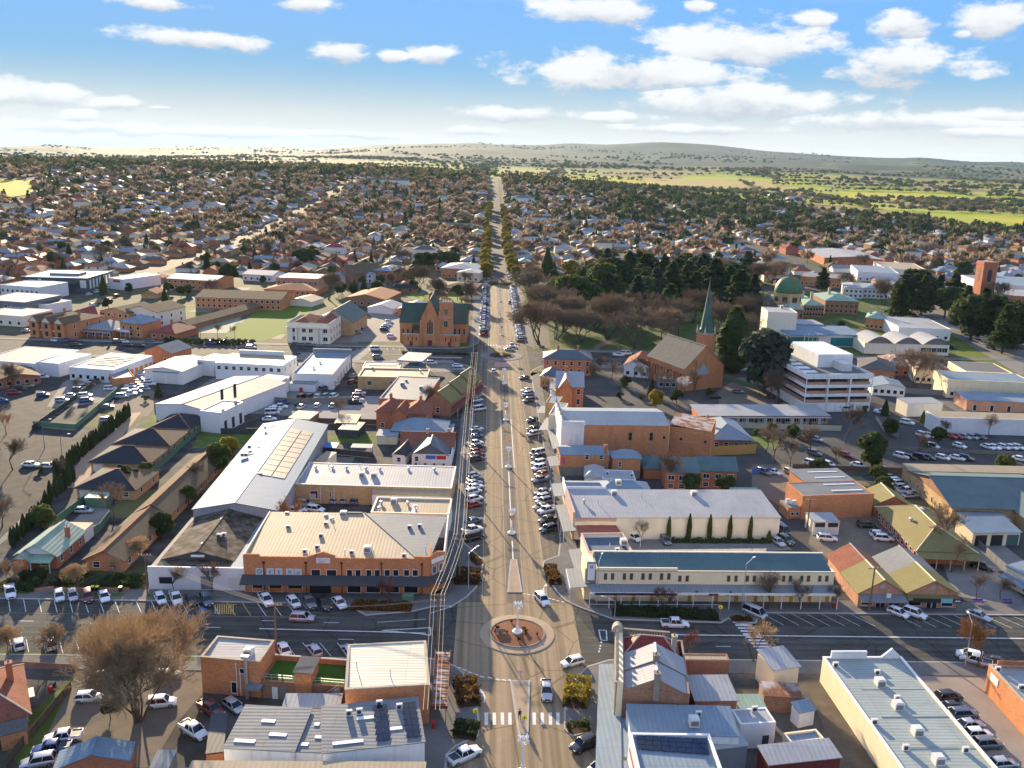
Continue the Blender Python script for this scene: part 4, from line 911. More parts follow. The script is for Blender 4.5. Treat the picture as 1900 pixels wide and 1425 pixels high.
def hedge(pts,w,h,label,m=None,name='hedge',z=0.0,size=.16,dens=26,cat='hedge',col=None):   # clipped or shaggy band of leaves along a line of ground points
    C = []; N_ = []; g = np.random.default_rng(int(abs(pts[0][0]*31+pts[0][1]*17))); core = MB()
    for a,b in zip(pts[:-1],pts[1:]):
        a = Vector(a[:2]); b = Vector(b[:2]); L = (b-a).length; d = (b-a)/L; nn = Vector((-d.y,d.x)); k = int(L*(w+2*h)*dens)
        u = g.random(k)*L; s = g.random(k); per = w+2*h; q = s*per
        off = np.where(q < h,-w/2,np.where(q < h+w,q-h-w/2,w/2)); zz = np.where(q < h,q,np.where(q < h+w,h,per-q))+g.normal(size=k)*.09*h**.5; wob_ = 1+.14*np.sin(u*2.1)+g.normal(size=k)*.08
        C.append(np.stack([a.x+d.x*u+nn.x*off*wob_,a.y+d.y*u+nn.y*off*wob_,np.maximum(zz*wob_,.03)+z],1)); N_.append(np.stack([nn.x*np.sign(off)*(q < h)+0*u,nn.y*np.sign(off)*(q < h)+0*u,np.ones(k)],1)+g.normal(size=(k,3))*.6)
    C = np.concatenate(C); N_ = np.concatenate(N_); N_ /= np.linalg.norm(N_,axis=1,keepdims=True); V,F = leaf_np(C,N_,size,g)
    return link(name,np_mesh(name,V,F,[m or M_LEAFD]),label=label,category=cat)

# ------------------------------------------------------------------ street furniture
def lamp_mesh():
    col = MB().lathe([(.85,0),(.85,.22),(.6,.3),(.42,.55),(.24,.75),(.2,1.2),(.13,1.35),(.11,3.9),(.16,4.0),(.09,4.15),(.07,5.0)],14)
    arms = MB()
    for a in range(4):
        c,s = math.cos(a*math.pi/2+.78),math.sin(a*math.pi/2+.78); pr = None
        for t in range(6):
            q = t/5; p = (c*.72*math.sin(q*1.57),s*.72*math.sin(q*1.57),4.35+.22*(1-math.cos(q*3.1)));
            if pr: arms.tube(pr,p,.04,n=5)
            pr = p
    lan = MB().lathe([(.06,0),(.2,.08),(.26,.42),(.2,.5),(.05,.72),(.02,.85)],8)
    return col.mesh('column'),arms.mesh('arms'),lan.mesh('lantern')
_lm = lamp_mesh(); M_LAMPW = mat('lamp_white',(.78,.77,.74),.5,.05,1)
def ornate_lamp(x,y,label,z=.036,banner=False,sc=1.1):
    t = empty('street_lamp',(x,y,z),0,label,'street lamp','white ornate street lamps along the main street',sc)
    link('column',_lm[0],M_LAMPW,t); link('arms',_lm[1],M_LAMPW,t)
    for a in range(4): link('lantern',_lm[2],M_LAMPW,t,loc=(.72*math.cos(a*math.pi/2+.78),.72*math.sin(a*math.pi/2+.78),4.75))
    link('lantern',_lm[2],M_LAMPW,t,loc=(0,0,5.0))
    if banner: MB().add([(-.75,-.1,4.1),(.75,-.1,4.1),(0,-.1,2.7),(-.75,-.06,4.1),(.75,-.06,4.1),(0,-.06,2.7)],[(0,2,1),(3,4,5),(0,1,4,3),(1,2,5,4),(2,0,3,5)]).make('banner',mat('banner_orange',(.55,.28,.12)),t)
    return t
def power_pole(x,y,h,label,arms=1,dirx=True,z=0.1):
    t = empty('power_pole',(x,y,z),0 if dirx else math.pi/2,label,'power pole','timber power poles'); MB().tube((0,0,-.1),(0,0,h),.2,.13,8).make('pole',M_WOOD,t)
    for i in range(arms):
        zz = h-.3-i*1.1; a = MB().box(-1.3,-.08,zz,1.3,.08,zz+.14).make('crossarm',M_WOOD,t)
        for q in (-1.15,-.55,.55,1.15): MB().tube((q,0,zz+.14),(q,0,zz+.4),.05,.07,6).make('insulator',M_ACW,a)
    return t
def street_light(x,y,h,ang,label,z=.15,arm=2.2,mt=None):
    t = empty('street_light',(x,y,z),R(ang),label,'street light','plain street lights'); m = mt or M_ALU
    MB().tube((0,0,-.1),(0,0,h),.11,.07,8).make('pole',m,t); MB().tube((0,0,h),(arm,0,h+.75),.05,.04,6).make('arm',m,t); MB().box(arm-.15,-.14,h+.68,arm+.6,.14,h+.84).make('lamp_head',M_LAMPW,t); return t
def wires(pts,label,sag=.8,n=7,r_=.016):     # one cable run
    mb = MB()
    for a,b in zip(pts[:-1],pts[1:]):
        a,b = Vector(a),Vector(b); pr = a
        for i in range(1,n+1): t = i/n; p = a.lerp(b,t)-Vector((0,0,4*sag*t*(1-t))); mb.tube(pr,p,r_,n=3,cap=False); pr = p
    o = mb.make('overhead_cable',M_WIRE); o['label'] = label; o['category'] = 'cable'; o['group'] = 'overhead power cables'; return o
def fence(pts,h,mt,label,name='fence',step=2.4,z=0.0,th=.05):
    P = [Vector((p[0],p[1],0)) for p in pts]; t = empty(name,(P[0].x,P[0].y,z),0,label,'fence'); o0 = P[0]
    _fm = {}
    for a,b in zip(P[:-1],P[1:]):
        L = (b-a).length; k = max(1,round(L/step)); an = math.atan2(b.y-a.y,b.x-a.x); l = L/k
        pm = MB().box(.03,-th/2,.05,l-.03,th/2,h).mesh('panel'); sm = MB().box(-.05,-.06,0,.05,.06,h+.08).mesh('post')
        for i in range(k):
            q = a.lerp(b,i/k)-o0; link('panel',pm,mt,t,loc=q,rz=an); link('post',sm,mt,t,loc=q,rz=an)
        link('post',sm,mt,t,loc=b-o0,rz=an)
    return t
def _fpt(s,face,px,py):
    d = ray(px,py); c,q = math.cos(s.a),math.sin(s.a)
    o = CAMP-Vector((s.o.x,s.o.y,s.root.location.z)); ox,oy = o.x*c+o.y*q,-o.x*q+o.y*c; dx,dy = d.x*c+d.y*q,-d.x*q+d.y*c
    if face in 'SN': t = ((0 if face == 'S' else s.d)-oy)/dy; return ox+t*dx,o.z+t*d.z
    t = ((0 if face == 'W' else s.w)-ox)/dx; return oy+t*dy,o.z+t*d.z
Bld.fpt = _fpt
def _winpx(s,face,boxes,**k):
    sp = []
    for x0,y0,x1,y1 in boxes:
        a = s.fpt(face,x0,(y0+y1)/2); b = s.fpt(face,x1,(y0+y1)/2); t = s.fpt(face,(x0+x1)/2,y0); l = s.fpt(face,(x0+x1)/2,y1)
        sp.append(((a[0]+b[0])/2,max(.1,l[1]),abs(b[0]-a[0]),t[1]-l[1]))
    return s.win(face,sp,**k)
Bld.winpx = _winpx
def T2(b,px,py,z=.15): x,y = b.local(px,py,z); return x,y
# ================================================================== buildings
# ---- near left corner block beyond the cross street
b = Bld('shop_building','large two-storey orange brick corner shop building with cream roof and dark awning','building',(452,1037),(797,1041),(504,954),7.3)
b.walls(M_BRICK); w,d = b.w,b.d
for x0,x1,hh in ((0,3.1,1.0),(3.1,12.6,.55),(12.6,17.9,.75),(17.9,25.4,.4),(25.4,w-3,.45),(w-3,w,.9)): b.P(MB().box(x0,0,7.3,x1-.02,.34,7.3+hh),'parapet',M_BRICK,b.wall)
xm = w*.425; b.P(MB().add([(xm-2.7,0,8.06),(xm+2.7,0,8.06),(xm,0,9.0),(xm-2.7,.34,8.06),(xm+2.7,.34,8.06),(xm,.34,9.0)],[(0,1,2),(5,4,3),(1,4,5,2),(2,5,3,0),(0,3,4,1)]),'pediment',M_BRICK,b.wall)
cut = w*.57
r = b.P(MB().slab([(.3,.35,7.25),(w-2.2,.35,7.25),(cut,d-.3,8.0),(.3,d-.3,8.0)],.12),'roof',M_MCREAM); b.roof = r
b.P(MB().slab([(w-2.15,.35,7.25),(w-.1,.35,7.2),(w+2.5,d-.3,7.4),(cut+.06,d-.3,8.0)],.12),'roof',M_MGREYX)
b.P(MB().tube((w-2.2,.4,7.3),(cut,d-.3,8.06),.16,n=5),'roof_flashing',M_KERB,r)
b.P(MB().box(-.25,.35,0,-.003,d,8.0),'side_wall',M_CREAMP)
# splayed corner with its own gable
cx0,cx1 = w+.02,w+2.9
b.P(MB().add([(cx0,.05,0),(cx1,3.0,0),(cx1,3.0,8.0),(cx0,.05,7.9),(cx0-.25,.3,0),(cx1-.3,3.2,0),(cx1-.3,3.2,8.0),(cx0-.25,.3,7.9),((cx0+cx1)/2,1.52,8.7),((cx0+cx1)/2-.28,1.75,8.7)],[(0,1,2,8,3),(5,4,7,9,6),(3,8,9,7),(8,2,6,9),(1,5,6,2),(0,3,7,4)]),'corner_wall',M_BRICK)
b.P(MB().box(cx1-.32,3.2,0,cx1-.02,d,7.7),'street_wall',M_CREAMP)
cs = math.atan2(2.95,2.88)
for u in (.28,.72):
    f,p = winmesh(1.0,1.5,'plain'); o = link('window',f,M_WHITE,b.root,loc=(cx0+(cx1-cx0)*u+.05,.05+2.95*u-.05,4.3),rz=cs); link('pane',p,M_GLASSB,o)
o = b.P(MB().slab([(cx0+.3,.3,7.4),(cx1-.2,2.75,7.4),(cx1-.12,2.67,6.5),(cx0+.38,.22,6.5)],.05),'sign_board',M_WHITE)
# upper windows, five of them lettered
LET = [(475.5,1054.5,487,1066),(495.5,1055,507,1066.5),(512,1055,523,1066.5),(532,1055.5,544,1067),(547.5,1056,559,1067.5)]
sg = mat('letter_panel',(.45,.60,.66),.5,.05,1)
wins = b.winpx('S',LET,pm=sg,kind='plain',name='sign_window')
def glyph(par,ch,sz,m,loc,rot=(math.pi/2,0,0),ext=.015,name='letter'):
    cu = bpy.data.curves.new(name,'FONT'); cu.body = ch; cu.size = sz; cu.align_x = 'CENTER'; cu.align_y = 'CENTER'; cu.extrude = ext; cu.resolution_u = 3
    tmp = bpy.data.objects.new('tmp',cu); COL.objects.link(tmp); dg = bpy.context.evaluated_depsgraph_get(); me = bpy.data.meshes.new_from_object(tmp.evaluated_get(dg)); bpy.data.objects.remove(tmp); bpy.data.curves.remove(cu)
    me.materials.clear(); o = link(name,me,m,par,loc=loc); o.rotation_euler = rot; return o
for o_,ch in zip(wins,'Ortho'): glyph(o_,ch,1.25,mat('letter_navy',(.03,.06,.14),.5,.02,1),(0,-.07,.66))
b.winpx('S',[(578,1057,594,1068),(606.5,1057.5,624,1068.5)],kind='plain')
b.winpx('S',[(x,1057.5,x+9,1068.5) for x in (644,660,680,695.5,714,730,750,766)],kind='plain')
b.awning('S',-.4,w+.3,4.0,2.6,M_DGREY,.9)
b.P(MB().slab([(w+.3,-.02,4.0),(cx1+.1,2.9,4.0),(cx1+2.2,1.9,3.1),(w+1.3,-2.6,3.1)],.12),'awning',M_DGREY)
b.P(MB().slab([(cx1+.02,2.95,4.0),(cx1+.02,d,4.0),(cx1+2.3,d,3.2),(cx1+2.3,2.0,3.2)],.12),'awning',M_DGREY)
b.winpx('S',[(469,1084,487,1096),(500,1084,523,1097),(535,1084,560,1097.5),(645,1086,669,1099),(680,1086,705,1099),(715,1086,740,1099),(750,1086.5,775,1099.5)],kind='plain')
for x0,x1 in ((469,487),(500,523),(535,560)):
    a = b.fpt('S',x0,1095); c = b.fpt('S',x1,1095); b.box('poster',M_ORANGE,a[0]+.1,-.05,.5,c[0]-.1,-.034,1.1)
a = b.fpt('S',590,1095)[0]; b.box('entrance',M_BLACK,a-1.6,-.05,.02,a+2.6,-.002,2.7)
for px in (490,568,634,708,783): u = b.fpt('S',px,1060)[0]; b.P(MB().tube((u,-.12,.1),(u,-.12,6.6),.09,n=6).box(u-.25,-.25,6.5,u+.25,-.02,6.85),'downpipe',M_BLACK)
o = b.box('sign_board',M_WHITE,xm-1.3,-.10,6.6,xm+1.4,-.02,7.7); [b.box('faded_line',M_GREY,xm-.9,-.115,7.3-.3*i,xm+.9-.3*i,-.103,7.37-.3*i) for i in range(3)]
b.ac([(533,957,0),(535,982),(596,998,0),(605,976,0),(589,1019),(566,1027,0),(653,1029,0),(682,1024,1),(640,952,1),(750,1035,0),(760,982,0),(779,980,0),(618,975,4),(575,1031,4),(640,1030,4),(690,1018,4),(790,1025,4),(605,962,2),(616,968,2)])
b.box('ridge_duct',M_GREY,w*.42,d-.9,8.02,w*.56,d-.6,8.35)

b = Bld('shop_building','single-storey shop with flat cream roof directly behind the brick corner building','building',(688,955),(833,959),(696,926),5.2)
b.walls(M_WHITED,.5); b.coping(M_CREAM,.5); b.flat(M_MCREAM,slope=.3); b.ac([(708,937,2),(731,934,1),(757,938,2),(770,945,2),(704,948,2)]); b.box('roof_light',M_WHITE,b.w*.5,.5,5.25,b.w*.56,b.d-.5,5.4)
b = Bld('shop_building','long flat pale-roofed shop with tan brick rear wall beside the blue shed','building',(547,901),(838,909),(568,861),4.6)
b.walls(M_BRICKY,.35); b.coping(M_CREAMP,.35); b.flat(M_MWHITE,slope=.4)
b.ac([(586,871,2),(617,871,2),(643,872,2),(679,873,2),(705,874,2),(758,874,2),(806,875,2),(610,868,4),(668,868,4),(672,885,1),(694,886,1),(635,870,3)]); b.box('cream_ledge',M_MCREAM,b.w*.5,-2.2,3.6,b.w,-.02,4.4); b.box('side_wing',M_WHITED,b.w*.5,-2.1,0,b.w-.1,-.02,3.58)  # ledge over the side wing in plain cream sheet
b.winpx('S',[(576,911,589,924),(612,912,614.5,922)],kind='plain'); b.box('poster',M_STONE,3.6,-.06,1.0,5.2,-.035,2.6)
for px in (595,620): u = b.fpt('S',px,915)[0]; b.P(MB().tube((u,-.1,.1),(u,-.1,4.2),.08),'downpipe',M_WHITE)
# blue gabled shed
b = Bld('shed','huge pale blue metal gable shed with a field of brown solar sheets','shed',(358,944),(514,946),(487,786),6.2)
b.walls(M_MWHITE); b.gable(M_MBLUEX,M_MWHITE,1.7,'y',.3,cap=M_WHITE); w,d = b.w,b.d
def slope(x): return 6.2+1.7*(1-abs(x-w/2)/(w/2))
b.solar([(w/2+.5,d*.28,slope(w/2+.5)),(w-2.2,d*.28,slope(w-2.2)),(w-2.2,d*.86,slope(w-2.2)),(w/2+.5,d*.86,slope(w/2+.5))],2,10,.12,fm=M_SOLARB)
b.ac([(492,797,2),(463,832,0),(450,847,0),(457,847,0),(475,884,0),(483,884,0),(512,790,3),(500,818,3),(489,830,3),(470,842,3),(470,878,3),(505,797,4)],z=7.0)
# dark rusty roof with white front
b = Bld('workshop','old low building with dark rust-streaked gable roof behind a white front wall','building',(276,1055),(453,1058),(357,956),4.3)
b.walls(M_WHITED,h=3.4); w,d = b.w,b.d; b.box('front_wall',M_WHITE,-.1,-.35,0,w+.1,-.01,4.9)
b.gable(M_RUSTD,M_DGREY,2.0,'y',.1,x0=.8,x1=w-3.2,y0=4.2,cap=M_TILEB); b.P(MB().slab([(w-3.15,.4,4.2),(w-.1,.4,4.0),(w-.1,d,4.0),(w-3.15,d,4.2)],.1),'side_roof',M_MBLUEX)
b.P(MB().slab([(.8,.2,3.9),(w-3.2,.2,3.9),(w-3.2,4.2,4.25),(.8,4.2,4.25)],.1),'front_roof',M_RUSTD); b.box('roof_vent_strip',M_WHITE,w*.38,3.6,5.2,w*.52,4.0,5.55); b.box('edge_gutter',M_STONE,-.5,.2,3.5,.75,d,3.8)
b.ac([(407,998,0),(416,996,0),(410,972,4),(375,1018,4)],z=5.4)
for x0,x1,z0,z1,m in ((2,4.6,1.3,2.7,M_GLASS),(10.2,12.6,.2,3.0,M_GREY),(15.5,18.5,.6,2.8,M_ACW)): b.box('front_panel',m,x0,-.39,z0,x1,-.355,z1)
# long brown-tiled row of flats
b = Bld('unit_row','very long low brick row of flats with brown tiled gable roof','building',(158,1035),(229,1037),(352,846),2.9)
b.walls(M_BRICK); w,d = b.w,b.d; b.gable(M_TILEB,M_BRICK,1.9,'y',.6,y1=d*.36,cap=M_TILEO); b.gable(M_TILEB,M_BRICK,2.2,'y',.6,y0=d*.36+1.3,y1=d*.8,h=2.95,cap=M_TILEO); b.gable(M_TILEB,M_BRICK,1.9,'y',.5,y0=d*.8+1.3,cap=M_TILEO)
b.win('S',[(w*.28,.9,1.3,1.2),(w*.7,.9,1.3,1.2)]); b.row('E',12,.9,1.4,1.2)
# green roofed cottage
b = Bld('cottage','brick cottage with pale green metal roof, twin gables and a white flat rear','house',(30,1027),(104,1029),(80,983),3.2)
b.walls(M_BRICKR); w,d = b.w,b.d; b.gable(M_GREENR,M_WHITE,2.3,'y',.5,cap=M_KERB); b.gable(M_GREENR,M_WHITE,1.3,'y',.3,x0=.3,x1=w*.42,y0=-2.0,y1=1.6,h=2.9,cap=M_KERB)
b.P(MB().box(.4,-1.9,0,w*.41,-.02,2.85),'porch_wall',M_BRICKR); b.P(MB().slab([(w*.45,-2.4,2.4),(w*.98,-2.4,2.4),(w*.98,.1,3.1),(w*.45,.1,3.1)],.1),'porch_roof',M_GREENR)
for u in (.48,.95): b.P(MB().tube((w*u,-2.2,0),(w*u,-2.2,2.3),.1),'post',M_WHITE)
b.row('E',3,.9,.9,1.4); b.win('S',[(w*.7,.8,1.6,1.3)]); b.chimney(w*.86,d*.62,6.0); b.box('rear_wing',M_WHITE,w*.1,d+.02,0,w*.98,d+4.6,3.0); b.flat(M_MCREAM,z=3.15,x0=w*.08,x1=w,y0=d+.5,y1=d+4.7,name='rear_roof')
b = Bld('carport','pale green roofed carport behind the green cottage','carport',(157,923),(196,924),(160,912),2.6); b.flat(M_GREENR,i=-.1); b.walls(M_FENCEG,-.3)
# dark-roofed villas
for k_,(lab,FL,FR,BL) in enumerate([('beside the tall white shed wall',(283,792),(352,795),(268,768)),('second from the tall white shed',(212,823),(314,826),(258,795)),('third from the tall white shed',(168,856),(276,859),(215,828)),('nearest the green carport',(142,904),(250,908),(180,868))]):
    b = Bld('villa','tan brick villa with dark slate hip roof, '+lab,'house',FL,FR,BL,2.9,'dark-roofed villas beside the hedge'); b.walls(M_BRICKY)
    b.hip(M_TILED,2.6,.6,cap=M_TILEO,mts=[M_TILED,M_TILEB if k_ else M_TILED,M_TILEB if k_ else M_TILED,M_TILED]); b.row('S',3,.9,1.5,1.2); b.row('E',2,.9,1.2,1.2); b.box('garage_door',M_CREAMP,.6,-.06,.02,3.2,-.003,2.1)
# white sheds
b = Bld('shed','white shed with wide grey gable roof behind the dark-roofed villas','shed',(288,749),(392,764),(372,690),5.6)
b.walls(M_WHITE); b.gable(M_MGREYX,M_WHITE,1.3,'y',.2,cap=M_KERB)
b.winpx('E',[(409,722,414,742),(433,712,438,738)],pm=M_BLACK,kind='plain',name='roller_door')
b = Bld('shed','tall white box-like shed end with flat grey roof and dark doorways','shed',(371,763),(410,767),(392,741),6.6)
b.walls(M_WHITE,.25); b.flat(M_MGREY); b.row('E',3,.1,1.6,3.6,pm=M_BLACK,kind='plain',name='doorway')
b = Bld('shed','lower grey-roofed wing on the right of the white gable shed','shed',(450,718),(492,722),(420,690),5.0); b.walls(M_WHITE); b.flat(M_MGREYX,slope=.5,i=-.2)
b = Bld('office_building','white two-storey building with a band of square windows and tan roof','building',(399,673),(524,679),(408,655),6.4)
b.walls(M_WHITE,.2); b.flat(M_MCREAM,slope=.2); b.row('S',9,4.0,1.3,1.3); b.row('E',3,4.0,1.2,1.3); b.box('curved_parapet',M_WHITE,3,b.d-.4,6.4,b.w*.8,b.d+.1,8.2)
b = Bld('warehouse','white-fronted warehouse with blue-grey flat roof and high back parapet','building',(541,696),(618,698),(577,657),5.2)
b.walls(M_WHITE,.5); b.coping(M_KERB,.5); b.flat(M_MBLUE,slope=.4); b.ac([(594,675,2),(582,684,2),(587,663,4)]); b.box('back_parapet',M_MBLUE,0,b.d+.02,0,b.w+.5,b.d+.5,7.6); b.row('E',6,.2,1.8,2.6,pm=M_BRICKR,kind='plain',name='brick_bay')
b = Bld('shed','small white shed with grey roof in front of the blue-grey roofed warehouse','shed',(537,711),(584,713),(541,703),3.0); b.walls(M_WHITE); b.flat(M_MGREY,slope=.3,i=-.2); b.box('red_bin',M_RED,b.w*.4,-.6,0,b.w*.52,-.1,1.6)
b = Bld('shop_building','long tan rendered building with glowing cream roof beside the fuel station','building',(664,700),(792,703),(668,684),4.6); b.walls(M_BRICKY,.3); b.coping(M_CREAM,.3); b.flat(M_MCREAM); b.row('S',3,1.8,1.6,1.4); b.ac([(700,672,0),(780,690,2)])
b = Bld('shop_building','small flat cream-roofed shop left of the fuel station canopy','building',(672,683),(742,684),(676,672),4.0); b.walls(M_CREAMP,.2); b.flat(M_MCREAM); b.box('roof_light',M_WHITE,2,b.d*.45,4.05,b.w-2,b.d*.75,4.2)
t = Bld('fuel_canopy','white fuel station canopy with blue fascia by the middle roundabout','canopy',(737,668),(783,671),(742,652),5.2)
t.P(MB().box(0,0,4.6,t.w,t.d,5.25),'canopy_roof',M_MWHITE); t.P(MB().box(-.05,-.06,4.6,t.w*.25,-.005,5.2).box(t.w*.75,-.06,4.6,t.w+.05,-.005,5.2),'fascia',M_BLUEP)
for u,v in ((.15,.25),(.85,.25),(.15,.75),(.85,.75)): t.P(MB().tube((t.w*u,t.d*v,0),(t.w*u,t.d*v,4.6),.18),'post',M_ACW)
for v in (.35,.65): t.P(MB().box(t.w*.4,t.d*v-.3,0,t.w*.48,t.d*v+.3,1.7),'fuel_pump',M_BLUEP)
b = Bld('fuel_shop','low white fuel station shop under the canopy edge','building',(748,680),(783,682),(750,672),3.0); b.walls(M_GREY); b.flat(M_MBLUE,i=-.2)
# olive stepped gable hall
b = Bld('hall','brick hall with olive roof stepping in three gables beside the main street','building',(789,743),(836,748),(803,697),4.8)
b.walls(M_BRICKD); w,d = b.w,b.d
for i in range(3): b.gable(M_OLIVE,M_BRICKD,3.6-.0*i,'y',.25,y0=d*i/3+.1,y1=d*(i+1)/3-.1,h=4.8+.55*i,cap=M_CREAM)
b.win('S',[(w*.5,1.0,1.2,1.8)]); b.awning('E',1,d-1,3.4,2.4,M_MAROON,.3,'end',5,M_CREAM)
b = Bld('shop_building','grey flat-roofed building joined to the olive gabled hall','building',(704,741),(788,745),(724,699),4.8); b.walls(M_BRICKR,.3); b.coping(M_KERB,.3); b.flat(M_MGREYX,slope=.3); b.ac([(747,716,1),(782,723,1),(754,709,0)])
b = Bld('old_house','two-storey red brick house with twin maroon hip roofs below the olive hall','house',(698,763),(790,768),(705,745),6.2); b.walls(M_BRICKR); w,d = b.w,b.d
b.hip(M_TILER,2.6,.5,x1=w*.42); b.hip(M_TILER,2.6,.5,x0=w*.56); b.gable(M_TILER,M_BRICKR,2.3,'y',.4,x0=w*.33,x1=w*.64,y0=-2,y1=d*.6,h=6.1,cap=M_TILEO); b.box('bay',M_BRICKR,w*.34,-1.9,0,w*.63,-.02,6.05); b.row('S',4,1.0,1.0,1.5); b.chimney(w*.2,d*.6,10.2); b.chimney(w*.83,d*.5,10.2)
b = Bld('old_house','low house with broad blue-grey hip roof beside the left footpath','house',(728,798),(826,801),(738,778),3.4); b.walls(M_BRICK); b.hip(M_MBLUE,2.4,.6,cap=M_MBLUEX); b.row('S',4,.9,1.1,1.3); b.box('verandah_roof',M_MBLUEX,b.w-.3,.5,2.5,b.w+2.2,b.d-.5,2.62)
b = Bld('cottage','white cottage with rust-brown roof and twin front gables beside the footpath','house',(764,842),(838,844),(774,810),3.3); b.walls(M_WHITE); w,d = b.w,b.d
b.gable(mat('roof_grey_gable',(.12,.135,.155),.6,.1,.2,kind='metal',axis=1),M_WHITE,3.2,'y',.4,x1=w*.9,y1=d*.5,cap=M_CREAM); b.gable(M_TILER,M_BRICKD,3.0,'x',.4,y0=d*.42,x0=-4,cap=M_TILEO); b.win('S',[(w*.12,1.2,.9,1.3)]); b.P(MB().add([(.3,-.05,3.35),(w*.87,-.05,3.35),(w*.45,-.05,6.2)],[(0,1,2)]),'gable_cladding',mat('slate_cladding',(.10,.125,.15)))
b.box('sign_board',M_BLUEP,w*.35,-.09,1.9,w*.6,-.012,3.0); b.box('sign_board',M_RED,w*.62,-.09,1.9,w*.86,-.012,3.0); b.chimney(w*.3,d*.7,7.2,M_STONE); b.chimney(w*.85,d*.75,7.2,M_STONE)
for i in range(4): b.box('window_box',M_LEAFD,1+i*2.6,-1.1,.1,1.5+i*2.6,-.7,.9)
b = Bld('cottage','small white side house with dark gable left of the twin-gabled cottage','house',(728,843),(752,845),(734,822),2.9); b.walls(M_WHITE); b.gable(M_MDARK,M_DGREY,1.7,'y',.3,cap=M_CREAM); b.win('S',[(b.w*.5,.9,1.0,1.2)])
b = Bld('garden_shed','cream garden shed with blue lid-like roof behind a lawn','shed',(699,808),(736,809),(700,798),2.8); b.walls(M_CREAM); b.flat(M_MBLUE,slope=.3,i=-.25)
b = Bld('shade_shelter','white flat shelter roof above dark fences behind the red brick house','shelter',(621,784),(660,785),(625,768),3.0); b.flat(M_MCREAM,i=-.2); b.walls(M_DGREY,-.4)
b = Bld('shade_shelter','brown flat shelter roof beside the white shelter','shelter',(628,796),(664,798),(632,781),2.8); b.flat(M_MGREY,i=-.2); b.walls(M_DGREY,-.3)
b = Bld('shed','small tan flat-roofed shed at the back end of the blue gable shed','shed',(535,775),(574,778),(549,762),3.4); b.walls(M_BRICKD); b.flat(M_MCREAM,slope=.2,i=-.1)
b = Bld('cafe_shelter','blue-trimmed outdoor shelter in a yard behind the flat shop','shelter',(651,830),(689,831),(654,823),2.8); b.flat(M_MBLUE,i=-.1); [b.P(MB().tube((x,y,0),(x,y,2.7),.07),'post',M_BLUEP) for x in (.2,b.w-.2) for y in (.2,b.d-.2)]
b = Bld('cafe_shelter','bright blue tarpaulin shade in the same yard','shelter',(601,830),(623,831),(603,823),2.6); b.flat(M_BLUEP,slope=.4,i=-.1); [b.P(MB().tube((x,y,0),(x,y,2.5),.07),'post',M_GREY) for x in (.2,b.w-.2) for y in (.2,b.d-.2)]
b = Bld('shop_building','low olive lean-to on the right of the blue gable shed','building',(575,862),(594,864),(596,838),3.0); b.walls(M_CREAMP); b.flat(M_MCREAM,slope=.3,i=-.1)
# ---- near right corner block
b = Bld('terrace_shops','long cream two-storey corner shop terrace with teal roof and white posted awning','building',(1107,1059),(1549,1062),(1093,1031),6.7)
b.walls(M_CREAM,.05); w,d = b.w,b.d; b.box('parapet',M_CREAM,0,0,6.76,b.fpt('S',1257,1060)[0],.34,7.35); b.P(MB().box(-.1,-.08,6.6,w,-.005,6.78),'cornice',M_KERB)
b.P(MB().slab([(.3,.36,6.3),(w-.3,.36,6.3),(w-.3,d-.4,7.7),(.3,d-.4,7.7)],.12),'roof',M_MTEAL); b.box('ridge_wall',M_CREAMP,0,d-.36,6.76,w,d,7.9)
XS = [1121,1134,1156,1169,1190.5,1204,1225,1238.5,1259,1272.5,1349.5,1363,1384,1397,1451.5,1464,1485,1497.5,1518.5,1531.5]
b.winpx('S',[(x,1064.5 if x < 1250 else 1068.5,x+5,1074.5 if x < 1250 else 1078) for x in XS],fm=M_STONED,pm=mat('shutter_brown',(.10,.065,.04)),kind='plain')
b.awning('S',-1.4,w,3.9,3.0,M_MGREY,.35,'end',0,M_WHITE,fascia=M_WHITE)
for px in (1091,1127,1149,1183,1217,1252,1281,1316,1347,1376,1410,1443,1479,1513,1545): u = b.fpt('S',px,1090)[0]; b.P(MB().tube((u,-2.9,.15),(u,-2.9,3.3),.085,n=8),'post',M_WHITE)
b.P(MB().tube((-1.4,-2.9,1.0),(b.fpt('S',1330,1090)[0],-2.9,1.0),.05,n=4).tube((-1.4,-2.9,2.7),(b.fpt('S',1260,1090)[0],-2.9,2.7),.06,n=4),'handrail',M_WHITE)
for i,(x0,x1,m) in enumerate([(1115,1138,0),(1148,1172,0),(1182,1206,0),(1216,1240,0),(1255,1276,0),(1287,1326,0),(1345,1363,0),(1377,1399,0),(1410,1430,0),(1443,1465,0),(1476,1499,0),(1511,1532,0)]):
    b.winpx('S',[(x0,1096,x1,1106 if i > 4 else 1100)],fm=M_CREAMP,kind='mull'); u = b.fpt('S',x1+4,1100)[0]; b.box('pilaster',mat('ochre_paint',(.42,.27,.09),.8,.1,.6),u-.35,-.12,.02,u+.35,-.006,3.2)
b.box('fascia_band',M_BLACK,-.6,-3.12,3.1,b.fpt('S',1250,1085)[0],-3.06,3.52)
b.box('sign_panel',M_GREY,-1.9,.2,4.2,-.15,.55,8.4); o = b.box('sign_face',M_WHITE,-1.75,.1,4.6,-.3,.18,8.1); b.P(MB().box(-1.3,.07,7.1,-1.15,.095,7.8).box(-.95,.07,7.1,-.8,.095,7.8).box(-1.15,.07,7.4,-.95,.095,7.52),'emblem',M_BLUEP)
b.box('corner_wall',M_CREAM,-2.2,.62,0,-.02,d,6.9); b.awning('W',-1.0,d+.5,3.9,5.2,M_MGREY,.4,'end',5,M_WHITE,fascia=M_WHITE)
b.box('banner_sign',M_MAROON,b.fpt('S',1308,1090)[0],-3.12,3.15,b.fpt('S',1325,1090)[0],-3.06,3.5)
